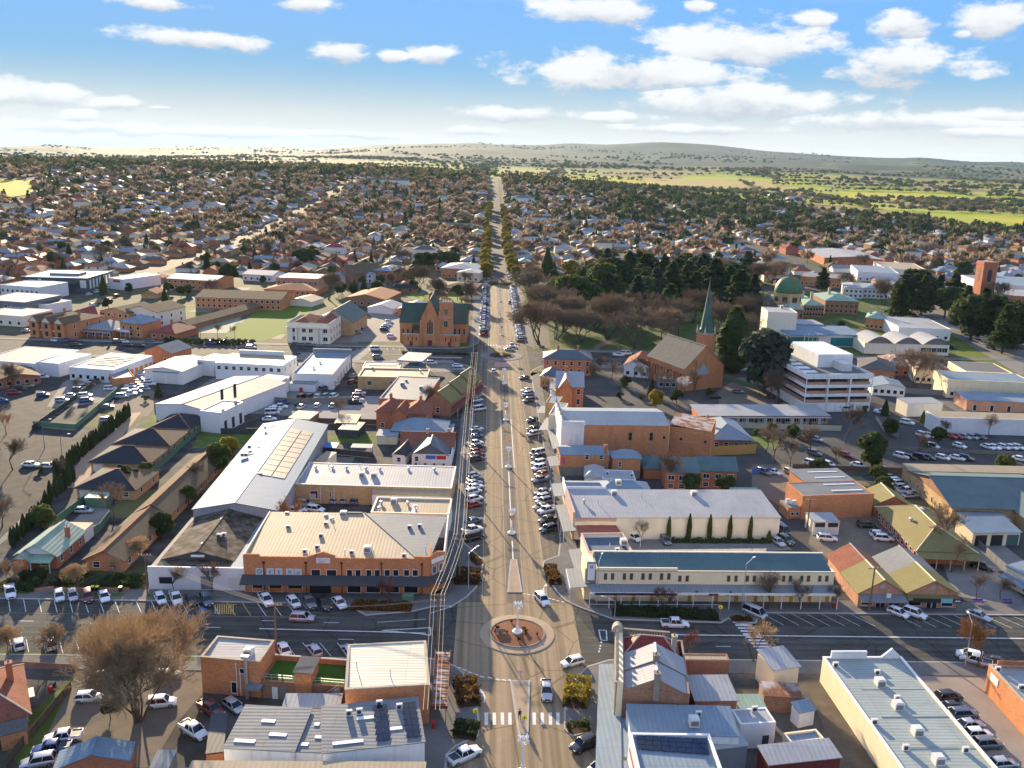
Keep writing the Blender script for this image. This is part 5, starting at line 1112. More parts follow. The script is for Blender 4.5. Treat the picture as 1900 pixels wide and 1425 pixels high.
for px in (1285,1347): u = b.fpt('S',px,1095)[0]; b.P(MB().lathe([(.3,-.05),(.3,.05)],12,(u,-3.1,3.9)),'round_finial',M_BLACK)
b = Bld('shop_building','corner shop with navy blue roof sunk behind a pink-cream parapet','building',(1091,1030),(1173,1029),(1076,995),6.4); b.walls(M_CREAMP,.6); b.coping(mat('pink_render',(.50,.34,.27),.8,.1,.6),.6); b.flat(mat('roof_navy',(.10,.13,.18),.6,.12,.2,kind='metal',axis=1),z=6.2); b.ac([(1131,1018,4),(1145,1024,0),(1165,1010,1),(1150,1005,4)])
b.awning('W',0,b.d,3.6,2.6,M_MGREY,.3,'end',4,M_WHITE)
# white hall with cypresses
b = Bld('hall','long white hall with pale metal roof and a row of slim cypresses along its wall','building',(1067,960),(1448,960),(1056,916),5.5)
b.walls(M_CREAMP); w,d = b.w,b.d; b.P(MB().slab([(-.2,-.25,5.55),(w+.2,-.25,5.55),(w+.2,d+.2,6.6),(-.2,d+.2,6.6)],.14),'roof',M_MWHITE); b.box('back_parapet',M_WHITE,0,d+.22,0,w*.2,d+.5,7.2); b.ac([(1139,919,1),(1287,920,1),(1084,934,2),(1110,935,4),(1190,924,4)],z=6.1); b.box('front_band',mat('pink_render',(.5,.34,.27)),.1,-.1,4.5,w*.2,-.01,5.3); b.box('front_band',M_CREAM,2.4,-.14,3.7,w*.17,-.11,4.6)
b.box('street_wall',mat('pink_render',(.5,.34,.27)),-.5,-.2,0,-.02,d+.2,6.9)
b.P(MB().slab([(.4,-4.4,2.7),(w*.22,-4.4,2.7),(w*.2,-.12,3.6),(.4,-.12,3.6)],.1),'terrace_roof',mat('roof_terracotta_sheet',(.30,.105,.075),.7,.15,.3,kind='metal',axis=1)); b.awning('W',-3,d-2,3.6,3.0,M_MGREY,.3,'end',4,M_WHITE)
for i in range(4): b.P(MB().tube((.8+i*4.6,-4.3,.1),(.8+i*4.6,-4.3,2.6),.07),'post',M_WHITE)
for i,px in enumerate((1240,1277.5,1315.5,1353,1391)):
    g = G(px,1004-i*.2); tree(g.x,g.y+.2,'cypress',6.0+.7*((i*3) % 4)/3,f'slim green cypress against the white hall, {ORD[i]} from the left','cypresses along the white hall',M_LEAFM,'cypress_tree',z=.02)
for q,h_,lb in (((1164,993),3.4,'small conical conifer at the left end of the white hall'),((1426,1007),3.0,'small conical conifer at the right end of the white hall')): g = G(*q); tree(g.x,g.y,'cypress',h_,lb,None,M_LEAFM,'conifer',2.2,z=.02)
a,c = G(1246,1006),G(1430,1007); hedge([(a.x,a.y),(c.x,c.y)],1.1,.8,'low dark hedge along the foot of the white hall',M_LEAFD)
b = Bld('house','small pale hip-roofed annex among blue roofs right of the main street','building',(1085,884),(1120,886),(1096,865),3.6); b.walls(M_WHITE); b.hip(M_MWHITE,1.6,.3)
b = Bld('restaurant','wide blue-roofed building with broad hip roof in front of the white hall','building',(1052,915),(1210,917),(1062,892),4.0); b.walls(M_BRICKD); w,d = b.w,b.d; b.hip(M_MBLUEX,2.0,.3,x0=w*.35); b.gable(M_MBLUE,M_WHITE,1.2,'x',.2,x1=w*.4,cap=M_MBLUEX); b.ac([(1147,899,1)],z=5.2); b.box('front_fascia',M_WHITE,-.4,0,0,-.02,d,5.0); b.awning('W',0,d,3.4,3.2,M_MGREY,.3,'end',4)
b = Bld('annex','low cream flat roof beside the blue-roofed restaurant','building',(1118,890),(1180,892),(1112,872),3.6); b.walls(M_WHITE,.2); b.flat(M_MWHITE); b.ac([(1127,881,0),(1185,885,0)])
b = Bld('shop_building','two-storey orange-painted brick house with blue metal roof and pink street sign','building',(1040,843),(1130,843),(1042,826),6.2); b.walls(M_BRICK); w,d = b.w,b.d; b.gable(M_MBLUE,M_BRICK,.9,'x',.2); b.winpx('S',[(1086,843,1092.5,852),(1112,845,1118.5,852)]); b.box('base_render',M_STONED,.05,-.12,0,w-.1,-.01,2.6); b.box('pink_sign',emat('pink_sign',(.65,.05,.25)),.6,-.16,3.4,1.25,-.02,5.4); b.chimney(w-.9,.7,8.6); b.row('W',3,3.6,1.0,1.6); b.awning('W',0,d,3.0,2.8,M_MGREY,.3,'end',3)
b = Bld('shop_building','orange brick rear wing with blue hip roof beside the orange-painted house','building',(1138,849),(1189,850),(1146,838),6.0); b.walls(M_BRICK); b.hip(M_MBLUE,1.7,.4); b.win('S',[(b.w*.25,3.4,.6,1.4)]); b.box('base_render',M_STONED,.05,-.12,0,b.w-.1,-.01,2.4)
# theatre
b = Bld('theatre','tall long orange brick hall with white columned corner front and rusty metal roof','building',(1048,788),(1242,790),(1053,756),11.0); b.walls(M_BRICK); w,d = b.w,b.d; b.gable(M_MBLUE,M_BRICK,1.6,'x',.05)
fx = b.fpt('S',1083,810)[0]; b.box('front_block',M_WHITED,-.4,-.35,0,fx,-.02,12.2); b.P(MB().box(-.6,-.7,11.0,fx+.3,-.36,11.5).box(-.5,-.55,11.8,fx+.15,-.36,12.2).box(-.3,-.5,4.0,fx,-.36,4.3),'cornice',M_WHITE); b.box('street_front',M_WHITED,-1.0,-.3,0,-.42,d+.2,12.6)
for i in range(5): b.P(MB().lathe([(.3,0),(.2,.5),(.35,.8),(.1,1.3),(.05,1.7)],8,(-.7,.4+i*(d-.8)/4,12.6)),'finial',M_STONE)
b.winpx('S',[(1061,797,1069,811)],fm=M_WHITE,pm=M_BRICKD); xw = [1170,1190,1208]; b.win('S',[(b.fpt('S',x,800)[0],6.6,.9,2.2) for x in (1170,1209)],fm=M_STONED); b.win('S',[(b.fpt('S',x,812)[0],7.0,.6,.8) for x in (1232,)],fm=M_STONED,kind='plain'); b.awning('W',0,d,4.0,3.2,M_MGREY,.3,'end',4)
b2 = Bld('theatre_fly','lower orange brick rear part of the tall hall under a rust-streaked sloping roof','building',(1243,791),(1320,800),(1241,768),10.0); b2.walls(M_BRICK); b2.P(MB().slab([(-.1,-.2,10.8),(b2.w+.1,-.2,9.8),(b2.w+.1,b2.d+.2,9.8),(-.1,b2.d+.2,10.8)],.14),'roof',M_RUST); b2.win('S',[(3.5,6.2,.6,.7),(10.5,6.2,.6,.7)],kind='plain',fm=M_STONED)
b = Bld('house','house with large blue-grey hip roof at the end of the tall brick hall','house',(1321,814),(1394,815),(1317,779),3.4); b.walls(M_BRICKD); b.hip(M_MBLUE,3.0,.8,cap=M_MBLUEX); b.chimney(b.w*.1,b.d*.55,7.4); b.row('S',4,.9,1.2,1.4)
fence([tuple(G(1318,846)[:2]),tuple(G(1402,842)[:2])],3.0,mat('ochre_wall',(.46,.28,.09),.8,.1,.6),'ochre yard wall in front of the blue hip-roofed house','wall',6)
b = Bld('motel','long low orange brick motel wing with pale roof, doors and windows','building',(1301,771),(1537,771),(1292,754),3.1); b.walls(M_BRICK); b.flat(M_MWHITE,z=3.2,i=-.6,slope=.5); n = 14
b.row('S',n,.9,1.5,1.2,kind='mull'); [b.door('S',(i+.02)*b.w/n+.2,1.0,2.1,M_WHITE if i % 3 else M_DGREY) for i in range(1,n)]; b.box('walkway_roof',M_MWHITEX,-.3,-2.0,2.7,b.w+.3,-.62,2.82); [b.P(MB().tube(((i+.5)*b.w/8,-1.9,.02),((i+.5)*b.w/8,-1.9,2.7),.06),'post',M_WHITE) for i in range(8)]
fence([tuple(G(1370,794)[:2]),tuple(G(1560,800)[:2])],1.9,M_FENCEC,'long cream fence in front of the motel wing','fence',3)
# green roofed brick houses
for FL,FR,BL,lab,m in (((1236,874),(1297,876),(1228,850),'brick house with dark green gable roof below the tall brick hall',M_MTEALX),((1300,871),(1368,873),(1296,852),'brick house with dark green roof and white window bands, next to another',M_MTEAL)):
    b = Bld('brick_house',lab,'house',FL,FR,BL,5.4); b.walls(M_BRICKR); b.gable(m,M_BRICKR,2.4,'x',.4); b.row('S',3,3.0,1.6,1.2,kind='mull'); b.row('S',3,.7,1.4,1.1)
b = Bld('house','low dark green roofed house tucked left of the brick pair','house',(1195,868),(1232,869),(1200,848),3.2); b.walls(M_BRICKR); b.hip(M_MTEAL,1.8,.4)
b = Bld('shed','small pale green roofed shed by the gravel car park','shed',(1362,919),(1412,920),(1362,907),3.0); b.walls(M_CREAMP); b.flat(M_GREENR,i=-.2,slope=.4)
# orange brick cube
b = Bld('brick_workshop','tall blank orange brick workshop with pale grey roof and white roof strips','building',(1490,922),(1622,918),(1462,897),6.0); b.walls(M_BRICK,.3); w,d = b.w,b.d; b.flat(M_MGREYX,slope=.2); b.box('rear_wall',M_BRICK,w*.28,d+.02,0,w,d+9.4,6.3); b.flat(M_MGREYX,z=6.32,x0=w*.26,x1=w+.1,y0=d+.02,y1=d+9.6,name='rear_roof')
for v in (.3,.75,1.25,1.7): b.box('roof_strip',M_WHITE,w*.48,d*v,6.36 if v > 1 else 6.2,w*.92,d*v+.5,6.44 if v > 1 else 6.27)
b.box('annex',M_BRICK,-3.2,.6,0,-.02,5.4,2.9); b.box('annex_roof',M_MGREY,-3.3,.5,2.93,-.05,5.5,3.05); b.win('S',[(-2.3,1.2,.7,.8),(-1.0,1.2,.7,.8)],kind='plain'); b.box('air_conditioner',M_ACW,-1.4,2,3.1,-.4,2.8,4.2); b.box('air_conditioner',M_ACW,-2.6,3,3.1,-1.6,3.8,4.2)
b = Bld('garage','small white double garage with dark upper doors in the gravel yard','garage',(1510,968),(1558,968),(1493,953),3.4); b.walls(M_CREAMP); b.flat(M_MWHITE,slope=.3,i=-.15); [b.box('roller_door',M_ACW,.4+i*(b.w/2),-.07,.02,b.w/2-.3+i*(b.w/2),-.006,2.0) for i in range(2)]; [b.box('door_top',M_BLACK,.4+i*(b.w/2),-.06,2.0,b.w/2-.3+i*(b.w/2),-.006,3.1) for i in range(2)]
# olive long house
b = Bld('clinic','long red brick building with broad olive hip roof running back from a bare tree','building',(1704,1019),(1806,1023),(1628,942),3.4); b.walls(M_BRICKR); b.hip(M_OLIVE,3.4,.8,cap=M_CREAM); b.row('W',10,.8,1.2,1.5); b.ac([(1706,952,1),(1690,968,2)],z=5.0); b.P(MB().slab([(-.8,-3.2,2.6),(b.w+.8,-3.2,2.6),(b.w+.8,-.1,3.3),(-.8,-.1,3.3)],.1),'verandah_roof',M_OLIVE); [b.P(MB().tube((b.w*i/4,-3,.02),(b.w*i/4,-3,2.5),.08),'post',M_CREAM) for i in range(5)]
b = Bld('clinic_wing','lower olive gable wing stepping back behind the long olive roof','building',(1622,935),(1690,938),(1618,912),3.4); b.walls(M_BRICKR); b.gable(M_OLIVE,M_BRICKR,2.4,'y',.5,cap=M_CREAM)
# twin gabled shops
for i,(FL,FR,BL,lab,m2,nm) in enumerate([((1594,1097),(1679,1098),(1572,1062),'left of two brick shops with olive gable roofs and a grey awning',M_TILER,0),((1681,1098),(1778,1100),(1662,1066),'right of two brick shops with olive gable roofs and black sign boards',M_MGREYX,1)]):
    b = Bld('gable_shop',lab,'shop',FL,FR,BL,3.5,'twin olive-roofed gable shops'); b.walls(M_BRICKP); w,d = b.w,b.d; b.gable(M_OLIVE,M_BRICKP,2.7,'y',.5,cap=M_CREAM); b.gable(m2,M_BRICKP,2.7,'y',.3,y0=d+.6,y1=d+8.5,h=3.45,cap=M_KERB); b.box('rear_wall',M_BRICKP,.2,d+.02,0,w-.2,d+8.4,3.4)
    o = b.P(MB().lathe([(.55,-.04),(.55,.04)],16),'round_vent',M_KERB); o.location = (w/2,-.06,4.6); o.rotation_euler = (math.pi/2,0,0)
    if nm == 0: b.awning('S',0,w,3.0,1.9,M_GREY,.9); b.win('S',[(w*.2,.6,2.2,1.2),(w*.8,.6,2.2,1.2)],kind='plain'); b.win('S',[(w*.5,.1,1.8,2.1)],kind='mull',name='glass_door'); b.box('hanging_sign',M_WHITE,w*.5,-2.1,3.2,w*.5+.9,-2.0,4.1)
    else:
        b.awning('S',0,w,3.0,1.6,M_OLIVE,.5); o = b.box('sign_board',M_BLACK,.8,-1.72,2.1,w*.6,-1.63,3.0); b.box('sign_board',mat('sign_aqua',(.2,.5,.55)),w*.61,-1.72,2.1,w*.83,-1.63,3.0); o2 = b.box('sign_board',M_BLACK,w*.84,-1.72,2.1,w,-1.63,3.0); b.P(MB().box(w*.86,-1.75,2.4,w*.98,-1.725,2.55).box(w*.89,-1.75,2.55,w*.91,-1.725,2.85).box(w*.93,-1.75,2.55,w*.965,-1.725,2.7),'white_script',M_WHITE); b.win('S',[(w*.2,.6,2.4,1.1),(w*.82,.6,2.2,1.1)],kind='plain'); b.win('S',[(w*.47,.1,.9,2),(w*.58,.1,.9,2)],kind='plain',name='glass_door')
# green-roofed complex, right edge
b = Bld('medical_centre','very large building with wide blue-green roof and tan brick flank at right edge','building',(1768,940),(1990,946),(1690,874),4.2); b.walls(M_BRICKY); b.gable(M_MTEALX,M_BRICKD,3.4,'x',.6,cap=M_MTEAL); b.gable(M_MTEALX,M_BRICKY,2.2,'y',.5,x0=b.w*.52,x1=b.w*.85,y0=-5,y1=b.d*.4,h=4.0,cap=M_MTEAL); b.box('front_wing',M_BRICKY,b.w*.53,-4.9,0,b.w*.84,-.02,3.9); b.row('W',6,1.0,.6,1.6,kind='plain'); b.flat(M_MGREYX,z=3.2,x0=.5,x1=b.w*.4,y0=-5.5,y1=-.05,name='porch_roof'); b.box('porch_wall',M_BRICKY,.8,-5.2,0,b.w*.39,-.02,3.0)
b = Bld('shed','long pale roof strip behind the big blue-green roof','building',(1690,873),(1990,880),(1672,862),4.6); b.walls(M_BRICKY); b.flat(M_MCREAM,slope=.3,i=-.3)
b = Bld('garage','cream three-bay garage with light blue roof at right edge','garage',(1806,988),(1894,987),(1780,966),3.4); b.walls(M_CREAM); b.P(MB().slab([(-.3,-.4,3.45),(b.w+.3,-.4,3.45),(b.w+.3,b.d+.3,4.4),(-.3,b.d+.3,4.4)],.12),'roof',M_MBLUE); [b.box('bay_door',m,.7+i*b.w/3,-.07,.02,b.w/3-.3+i*b.w/3,-.006,2.7) for i,m in enumerate((M_BLACK,M_BLACK,M_MTEAL))]
b = Bld('shop_building','cream building with blue awning cut by the right edge','building',(1868,1050),(1990,1110),(1860,1012),4.2); b.walls(M_CREAM); b.flat(M_MBLUE,i=-.3,slope=.6); b.awning('S',0,b.w,3.0,2,M_MBLUEX,.8); b.row('S',4,.6,2.2,1.4,kind='mull',pm=M_GLASSB)
# white warehouse and sheds further back on the right
b = Bld('warehouse','long white warehouse wall with bare trees and parked cars in front, right edge','building',(1738,775),(1990,782),(1716,763),5.4); b.walls(M_WHITE,.15); b.flat(M_MCREAM,slope=.3)
b = Bld('shed','cream box shed with pale curved-top roof beside the white warehouse','shed',(1685,749),(1750,748),(1677,739),4.8); b.walls(M_CREAMP); b.flat(M_MWHITE,slope=.3,i=-.1)
b = Bld('shed','brick outbuilding with grey roof above the white warehouse','building',(1795,742),(1890,746),(1785,728),4.0); b.walls(M_BRICKP); b.flat(M_MBLUE,slope=.4,i=-.2); b.row('S',3,.1,1.2,2.2,kind='plain',name='door'); 
b = Bld('shed','second brick outbuilding at the right edge above the white warehouse','building',(1890,746),(1990,750),(1880,731),4.0); b.walls(M_BRICKP); b.flat(M_MBLUE,slope=.4,i=-.2)
# ---- near side of the cross street, left
b = Bld('brick_shop','orange brick block with stepped parapet and pale blue roof, left of the rooftop lawn','building',(372,1223),(482,1232),(393,1183),6.1); b.walls(M_BRICK,.3); b.coping(M_STONE,.3); b.flat(M_MWHITEX,slope=.25); b.ac([(462,1216,1)])
b.winpx('S',[(445,1241,454,1249),(430,1266,439,1285)],kind='plain'); b.P(MB().tube((b.w*.78,-.5,0),(b.w*.78,-.5,7.2),.3,n=10).box(b.w*.72,-.8,7.2,b.w*.84,-.2,7.7),'flue',M_ALU); b.P(MB().tube((b.w*.6,-.12,.1),(b.w*.6,-.12,6),.07).tube((b.w*.66,-.12,.1),(b.w*.66,-.12,4.5),.07),'pipe',M_WHITE); b.box('vent_box',M_GREY,b.w*.8,-1.6,2.2,b.w*1.05,-.05,2.7)
b = Bld('rooftop_lawn','low brick block topped with bright artificial lawn between two roofs','building',(486,1262),(642,1274),(497,1222),3.2); b.walls(M_BRICKD); w,d = b.w,b.d; b.box('turf',M_TURF,.32,.32,3.0,w-.32,d-.35,3.24); b.box('back_parapet',M_BRICKR,0,d-.33,3.2,w,d-.01,4.1); b.box('back_coping',M_STONE,-.05,d-.38,4.1,w,d+.04,4.22)
b.P(MB().tube((.3,.2,4.2),(w*.36,.2,4.2),.04,n=4).tube((.3,.2,3.75),(w*.36,.2,3.75),.04,n=4).tube((w*.56,.2,4.2),(w-.3,.2,4.2),.04,n=4).tube((w*.56,.2,3.75),(w-.3,.2,3.75),.04,n=4),'railing',M_ALU)
for i in range(12): b.P(MB().tube((.3+(w-.6)*i/11,.2,3.2),(.3+(w-.6)*i/11,.2,4.2),.035,n=4),'rail_post',M_ALU)
hx = b.fpt('S',549,1262)[0]; b.box('stair_hut_wall',M_BRICK,hx,-.3,0,hx+2.6,3.4,5.4); b.P(MB().slab([(hx-.3,-.7,5.5),(hx+3.0,-.7,5.5),(hx+3.0,3.7,5.8),(hx-.3,3.7,5.8)],.14),'stair_hut_roof',M_TILEG)
for i,(u,m) in enumerate(((.15,M_WHITE),(.24,M_GREY),(.6,M_BRICKD),(.9,M_ACW))): b.door('S',w*u,.9,2.1,m)
st = MB()
for i in range(9): st.box(w*.66+i*.42,-1.0,.2+i*.33,w*.66+i*.42+.44,-.1,.28+i*.33)
b.P(st,'steps',M_GREY); b.P(MB().tube((w*.66,-1.0,1.1),(w*.66+3.8,-1.0,4.1),.04,n=4).tube((w*.66,-1.0,.6),(w*.66+3.8,-1.0,3.6),.04,n=4),'stair_rail',M_ALU)
b = Bld('corner_shop','brick corner building with broad cream-white flat roof beside the roundabout','building',(640,1283),(797,1274),(661,1199),6.6); b.walls(M_BRICK,.25); b.coping(M_STONE,.25); b.flat(mat('roof_cream_sheet',(.60,.56,.44),.6,.06,.15,kind='metal',axis=1),slope=.3); b.ac([(724,1254,4),(662,1240,4)])
b.box('air_conditioner',M_ACW,b.w*.06,-.9,.1,b.w*.12,-.3,1.2)
aw = Bld('street_awning','rusty posted street awning along the left footpath by the roundabout','awning',(800,1312),(829,1312),(808,1208),3.4); aw.P(MB().slab([(0,0,3.3),(aw.w,0,3.2),(aw.w,aw.d,3.2),(0,aw.d,3.3)],.1),'awning_roof',M_RUST)
for i in range(9): aw.P(MB().box(.1,aw.d*(i+.4)/9,3.32,aw.w-.1,aw.d*(i+.4)/9+.14,3.42),'batten',mat('rust_batten',(.25,.10,.04)))
aw.P(MB().box(-.1,-.1,3.3,0-.01,aw.d+.1,3.7).box(aw.w+.01,-.1,3.2,aw.w+.12,aw.d+.1,3.65).box(0,-.12,3.2,aw.w,-.01,3.65),'fascia',M_MAROON)
for i in range(5): aw.P(MB().tube((aw.w-.15,aw.d*(i+.05)/4.1,.1),(aw.w-.15,aw.d*(i+.05)/4.1,3.2),.07),'post',M_STONED)
for i,(FL,FR,BL,h_,m,lab) in enumerate([((415,1387),(546,1394),(447,1313),5.2,M_MGREYX,'grey corrugated roof workshop at bottom left, left bay'),((548,1394),(597,1396),(572,1322),4.9,M_MGREYX,'narrow sunken grey roof bay between two workshops'),((598,1397),(788,1376),(619,1314),5.6,M_MGREYX,'grey corrugated roof workshop with two long solar strips')]):
    b = Bld('workshop',lab,'building',FL,FR,BL,h_,'grey-roofed workshops at bottom left'); b.walls(M_WHITED); w,d = b.w,b.d; b.flat(m,slope=.5,i=-.12)
    for q in ((.1,.12,.4),(.55,.3,.8),(.35,.6,.55)): b.box('roof_light',mat('skylight',(.66,.68,.68),.4,.05,1),w*q[0],d*q[1],h_+.02+.5*q[1]+.03,w*q[2],d*q[1]+.7,h_+.12+.5*q[1])
    if i == 2:
        for u in (.52,.82):
            for j in range(6):
                for k in range(2): b.P(MB().slab([(w*u+k*.98,d*(.10+.13*j),h_+.5*(.10+.13*j)+.18),(w*u+k*.98+.94,d*(.10+.13*j),h_+.5*(.10+.13*j)+.18),(w*u+k*.98+.94+.25,d*(.10+.13*(j+.96)),h_+.5*(.10+.13*(j+.96))+.18),(w*u+k*.98+.25,d*(.10+.13*(j+.96)),h_+.5*(.10+.13*(j+.96))+.18)],.05),'solar_panel',M_SOLAR)
        b.ac([(648,1328,0),(667,1325,0),(704,1310,0),(741,1316,0)],z=h_+.3)
    b.win('S',[(w*.25,1.4,1.2,1.0),(w*.7,1.4,1.2,1.0)],fm=M_STONED,kind='plain')
b = Bld('shed','low white roofed shed between the workshops and the rooftop lawn','shed',(524,1312),(630,1312),(530,1290),3.2); b.walls(M_STONED); b.flat(M_MWHITE,slope=.3,i=-.1)
b = Bld('workshop','glowing cream roof strip along the bottom edge left of the main street','building',(340,1450),(786,1452),(348,1414),5.0); b.walls(M_WHITED); b.flat(M_MCREAM,slope=.2,i=-.1)
b = Bld('carport','dark grey sloping carport roof beside a white pickup','carport',(382,1398),(414,1394),(410,1325),3.0); b.flat(mat('roof_charcoal',(.075,.08,.085),.6,.1,.2,kind='metal',axis=0),i=-.05,slope=.2); b.box('end_wall',M_BRICKR,0,.02,0,b.w,.2,2.7)
b = Bld('shed','pale blue gable shed roof at the bottom left corner','shed',(100,1427),(240,1409),(130,1392),3.4); b.walls(M_BRICKR); b.gable(M_MBLUEX,M_BRICKR,1.6,'y',.2,cap=M_MBLUE)
b = Bld('shed','small grey lean-to roof at bottom left beside the cream strip','shed',(278,1424),(312,1424),(290,1395),2.8); b.walls(M_GREY); b.flat(M_MGREY,slope=.3,i=-.1)
b = Bld('house','brick house with patchy red tiled hip roof at the left edge','house',(-62,1352),(50,1322),(-20,1250),3.3); b.walls(M_BRICK); b.hip(M_TILER,2.8,.6,cap=M_CREAM); b.chimney(b.w*.8,b.d*.6,7.4,M_BRICKR,.9); b.row('E',3,.9,1.3,1.3); b.row('S',3,.9,1.6,1.3,kind='mull'); b.P(MB().slab([(b.w*.5,-3.4,2.7),(b.w*.98,-3.4,2.7),(b.w*.98,.1,3.2),(b.w*.5,.1,3.2)],.12),'porch_roof',M_TILEG); b.box('porch_wall',M_BRICK,b.w*.52,-3.1,0,b.w*.96,-.02,2.6); b.box('side_awning',M_ACW,b.w+.02,b.d*.4,2.2,b.w+1.4,b.d*.6,2.32)
# ---- near side of the cross street, right
b = Bld('old_hotel','two-storey corner hotel with ornate cream street front, grey balustrade and red roof','building',(1156,1276),(1280,1287),(1134,1177),8.6); b.walls(M_BRICKD); w,d = b.w,b.d
b.box('street_front',M_CREAM,-.9,-.3,0,-.02,d+.2,9.7)
for i in range(9):
    y = .6+i*(d-1)/8; b.box('pilaster',M_STONE,-1.15,y-.3,3.6,-.92,y+.3,9.9)
    if i < 8: b.win('W',[(y+(d-1)/16,4.6,1.1,2.4)],fm=M_STONE)[0].location.x = -.91
    b.P(MB().lathe([(.28,0),(.2,.4),(.3,.6),(.05,1.1)],8,(-.9,y,9.9)),'finial',M_STONE)
b.box('cornice',M_STONE,-1.3,-.3,9.3,-.93,d+.3,9.65)
b.P(MB().box(0,d-.5,8.2,w*.78,d-.1,9.0).box(0,d-.55,9.85,w*.78,d-.05,10.1).box(0,d-.5,9.0,.9,d-.1,9.85).box(w*.35,d-.5,9.0,w*.35+1,d-.1,9.85).box(w*.78-.9,d-.5,9.0,w*.78,d-.1,9.85),'balustrade',M_STONED)
for i in range(13):
    x = 1.1+i*(w*.78-2.2)/12
    if not w*.33 < x < w*.37+1: b.P(MB().lathe([(.1,9.0),(.16,9.25),(.08,9.5),(.12,9.85)],8,(x,d-.3,0)),'baluster',M_STONE)
arch = [( -.9+ .9*math.cos(t*math.pi/10),9.7+1.3*math.sin(t*math.pi/10)) for t in range(11)]
b.P(MB().add([(x,d-1.1,z) for x,z in arch]+[(x,d+.25,z) for x,z in arch],[tuple(range(10,-1,-1)),tuple(range(11,22))]+[(i,i+1,12+i,11+i) for i in range(10)]),'arched_pediment',M_STONE)
b.hip(M_MRED,2.2,.0,x0=.2,x1=w*.92,y0=d*.62,y1=d-.6,h=8.6,cap=M_KERB); b.gable(M_MWHITEX,M_BRICKD,2.4,'y',.05,x0=.1,x1=w,y0=d*.32,y1=d*.64,h=8.5,cap=M_WHITE); b.gable(M_MWHITEX,M_BRICKD,2.3,'y',.05,x0=.1,x1=w,y0=.1,y1=d*.31,h=8.3,cap=M_WHITE); b.chimney(w*.82,d*.72,11.6,M_STONE,.8); b.chimney(w*.5,d*.32,11.6,M_STONED,.9); b.chimney(w*.5,.3,11.3,M_STONED,.9)
b.awning('W',-14,d-1,3.9,3.6,M_MBLUE,.4,'end',7,M_STONED)
b = Bld('hotel_wing','brick wing with pale blue-white roof behind the ornate hotel','building',(1291,1299),(1368,1298),(1272,1259),5.8); b.walls(M_BRICKR); b.flat(M_MWHITE,slope=.5,i=-.25); b.win('S',[(b.w*.72,3.2,1.2,1.7)],fm=M_STONED); b.door('S',b.w*.2,1.1,2.2,M_BLACK); b.P(MB().slab([(b.w*.08,-1.4,2.7),(b.w*.32,-1.4,2.7),(b.w*.32,-.02,3.1),(b.w*.08,-.02,3.1)],.08),'door_canopy',M_MBLUE)
b = Bld('hotel_wing','low wing with glowing cream roof beside the red hotel roof','building',(1257,1225),(1354,1226),(1265,1213),4.6); b.walls(M_BRICKD,.1); b.flat(M_MCREAM,i=-.1)
b = Bld('shop_building','blue metal-roofed building in front of the ornate hotel','building',(1172,1362),(1372,1366),(1156,1316),6.0); b.walls(M_WHITED); b.flat(M_MBLUE,slope=.9,i=-.1); b.ac([(1287,1345,1),(1296,1330,0),(1268,1354,4)],z=6.4); b.awning('W',-2,b.d+1,3.8,3.6,M_MBLUE,.4,'end',4,M_STONED)
b = Bld('shop_building','white parapet building with a grid of solar panels at the bottom edge','building',(1186,1450),(1345,1452),(1168,1367),7.6); b.walls(M_WHITE,.5); b.coping(M_WHITE,.5); b.flat(M_MBLUE,slope=.2); P = [b.local(x,y,7.9) for x,y in ((1184,1390),(1317,1400),(1311,1373),(1180,1366))]; b.solar([(P[0][0],P[0][1],7.8),(P[1][0],P[1][1],7.8),(P[2][0],P[2][1],8.0),(P[3][0],P[3][1],8.0)],9,3,.12); b.awning('W',-3,b.d,3.8,3.4,M_MBLUE,.4,'end',3,M_STONED); b.box('red_frieze',M_RED,-.08,2,6.2,-.01,b.d-1,6.7)
b = Bld('shed','grey shed with pale sloping roof right of the solar building','shed',(1324,1390),(1387,1382),(1303,1357),4.6); b.walls(M_GREY); b.flat(M_MWHITEX,slope=.4,i=-.15)
b = Bld('shed','long white corrugated roof over a maroon wall at the bottom edge','shed',(1428,1418),(1560,1404),(1409,1388),3.8); b.walls(M_MAROON); b.flat(M_MWHITE,slope=.4,i=-.2)
b = Bld('shed','narrow framed white roof beside the maroon-walled shed','shed',(1468,1382),(1530,1374),(1460,1362),3.0); b.walls(M_CREAM,.3); b.flat(M_MBLUE)
b = Bld('garage','tall cream box garage with tilted white roof beside the dirt lane','garage',(1436,1243),(1483,1236),(1419,1211),4.8); b.walls(M_CREAM); b.P(MB().slab([(-.25,-.3,4.9),(b.w+.25,-.3,4.9),(b.w+.25,b.d+.2,5.6),(-.25,b.d+.2,5.6)],.12),'roof',M_MWHITE)
b = Bld('shed','rusty patched lean-to below the cream box garage','shed',(1418,1290),(1488,1294),(1417,1267),3.0); b.walls(M_BRICKD); b.flat(M_RUST,slope=.2,i=-.2)
b = Bld('shed','flat green-white roof between the hotel wing and the rusty lean-to','shed',(1372,1318),(1424,1318),(1368,1290),3.2); b.walls(M_CREAMP); b.flat(M_GREENR,slope=.2,i=-.1)
b = Bld('shed','white flat-roofed kiosk in the yard behind the hotel','shed',(1374,1345),(1440,1341),(1372,1316),4.2); b.walls(M_WHITE,.1); b.flat(M_MWHITE); b.door('S',b.w*.75,1,2.1,M_DGREY); b.ac([(1398,1318,0)])
b = Bld('shed','small white weatherboard shed with blue roof beside the dirt lane','shed',(1484,1322),(1512,1316),(1478,1310),2.8); b.walls(M_WHITE); b.flat(M_MBLUE,slope=.5,i=-.2)
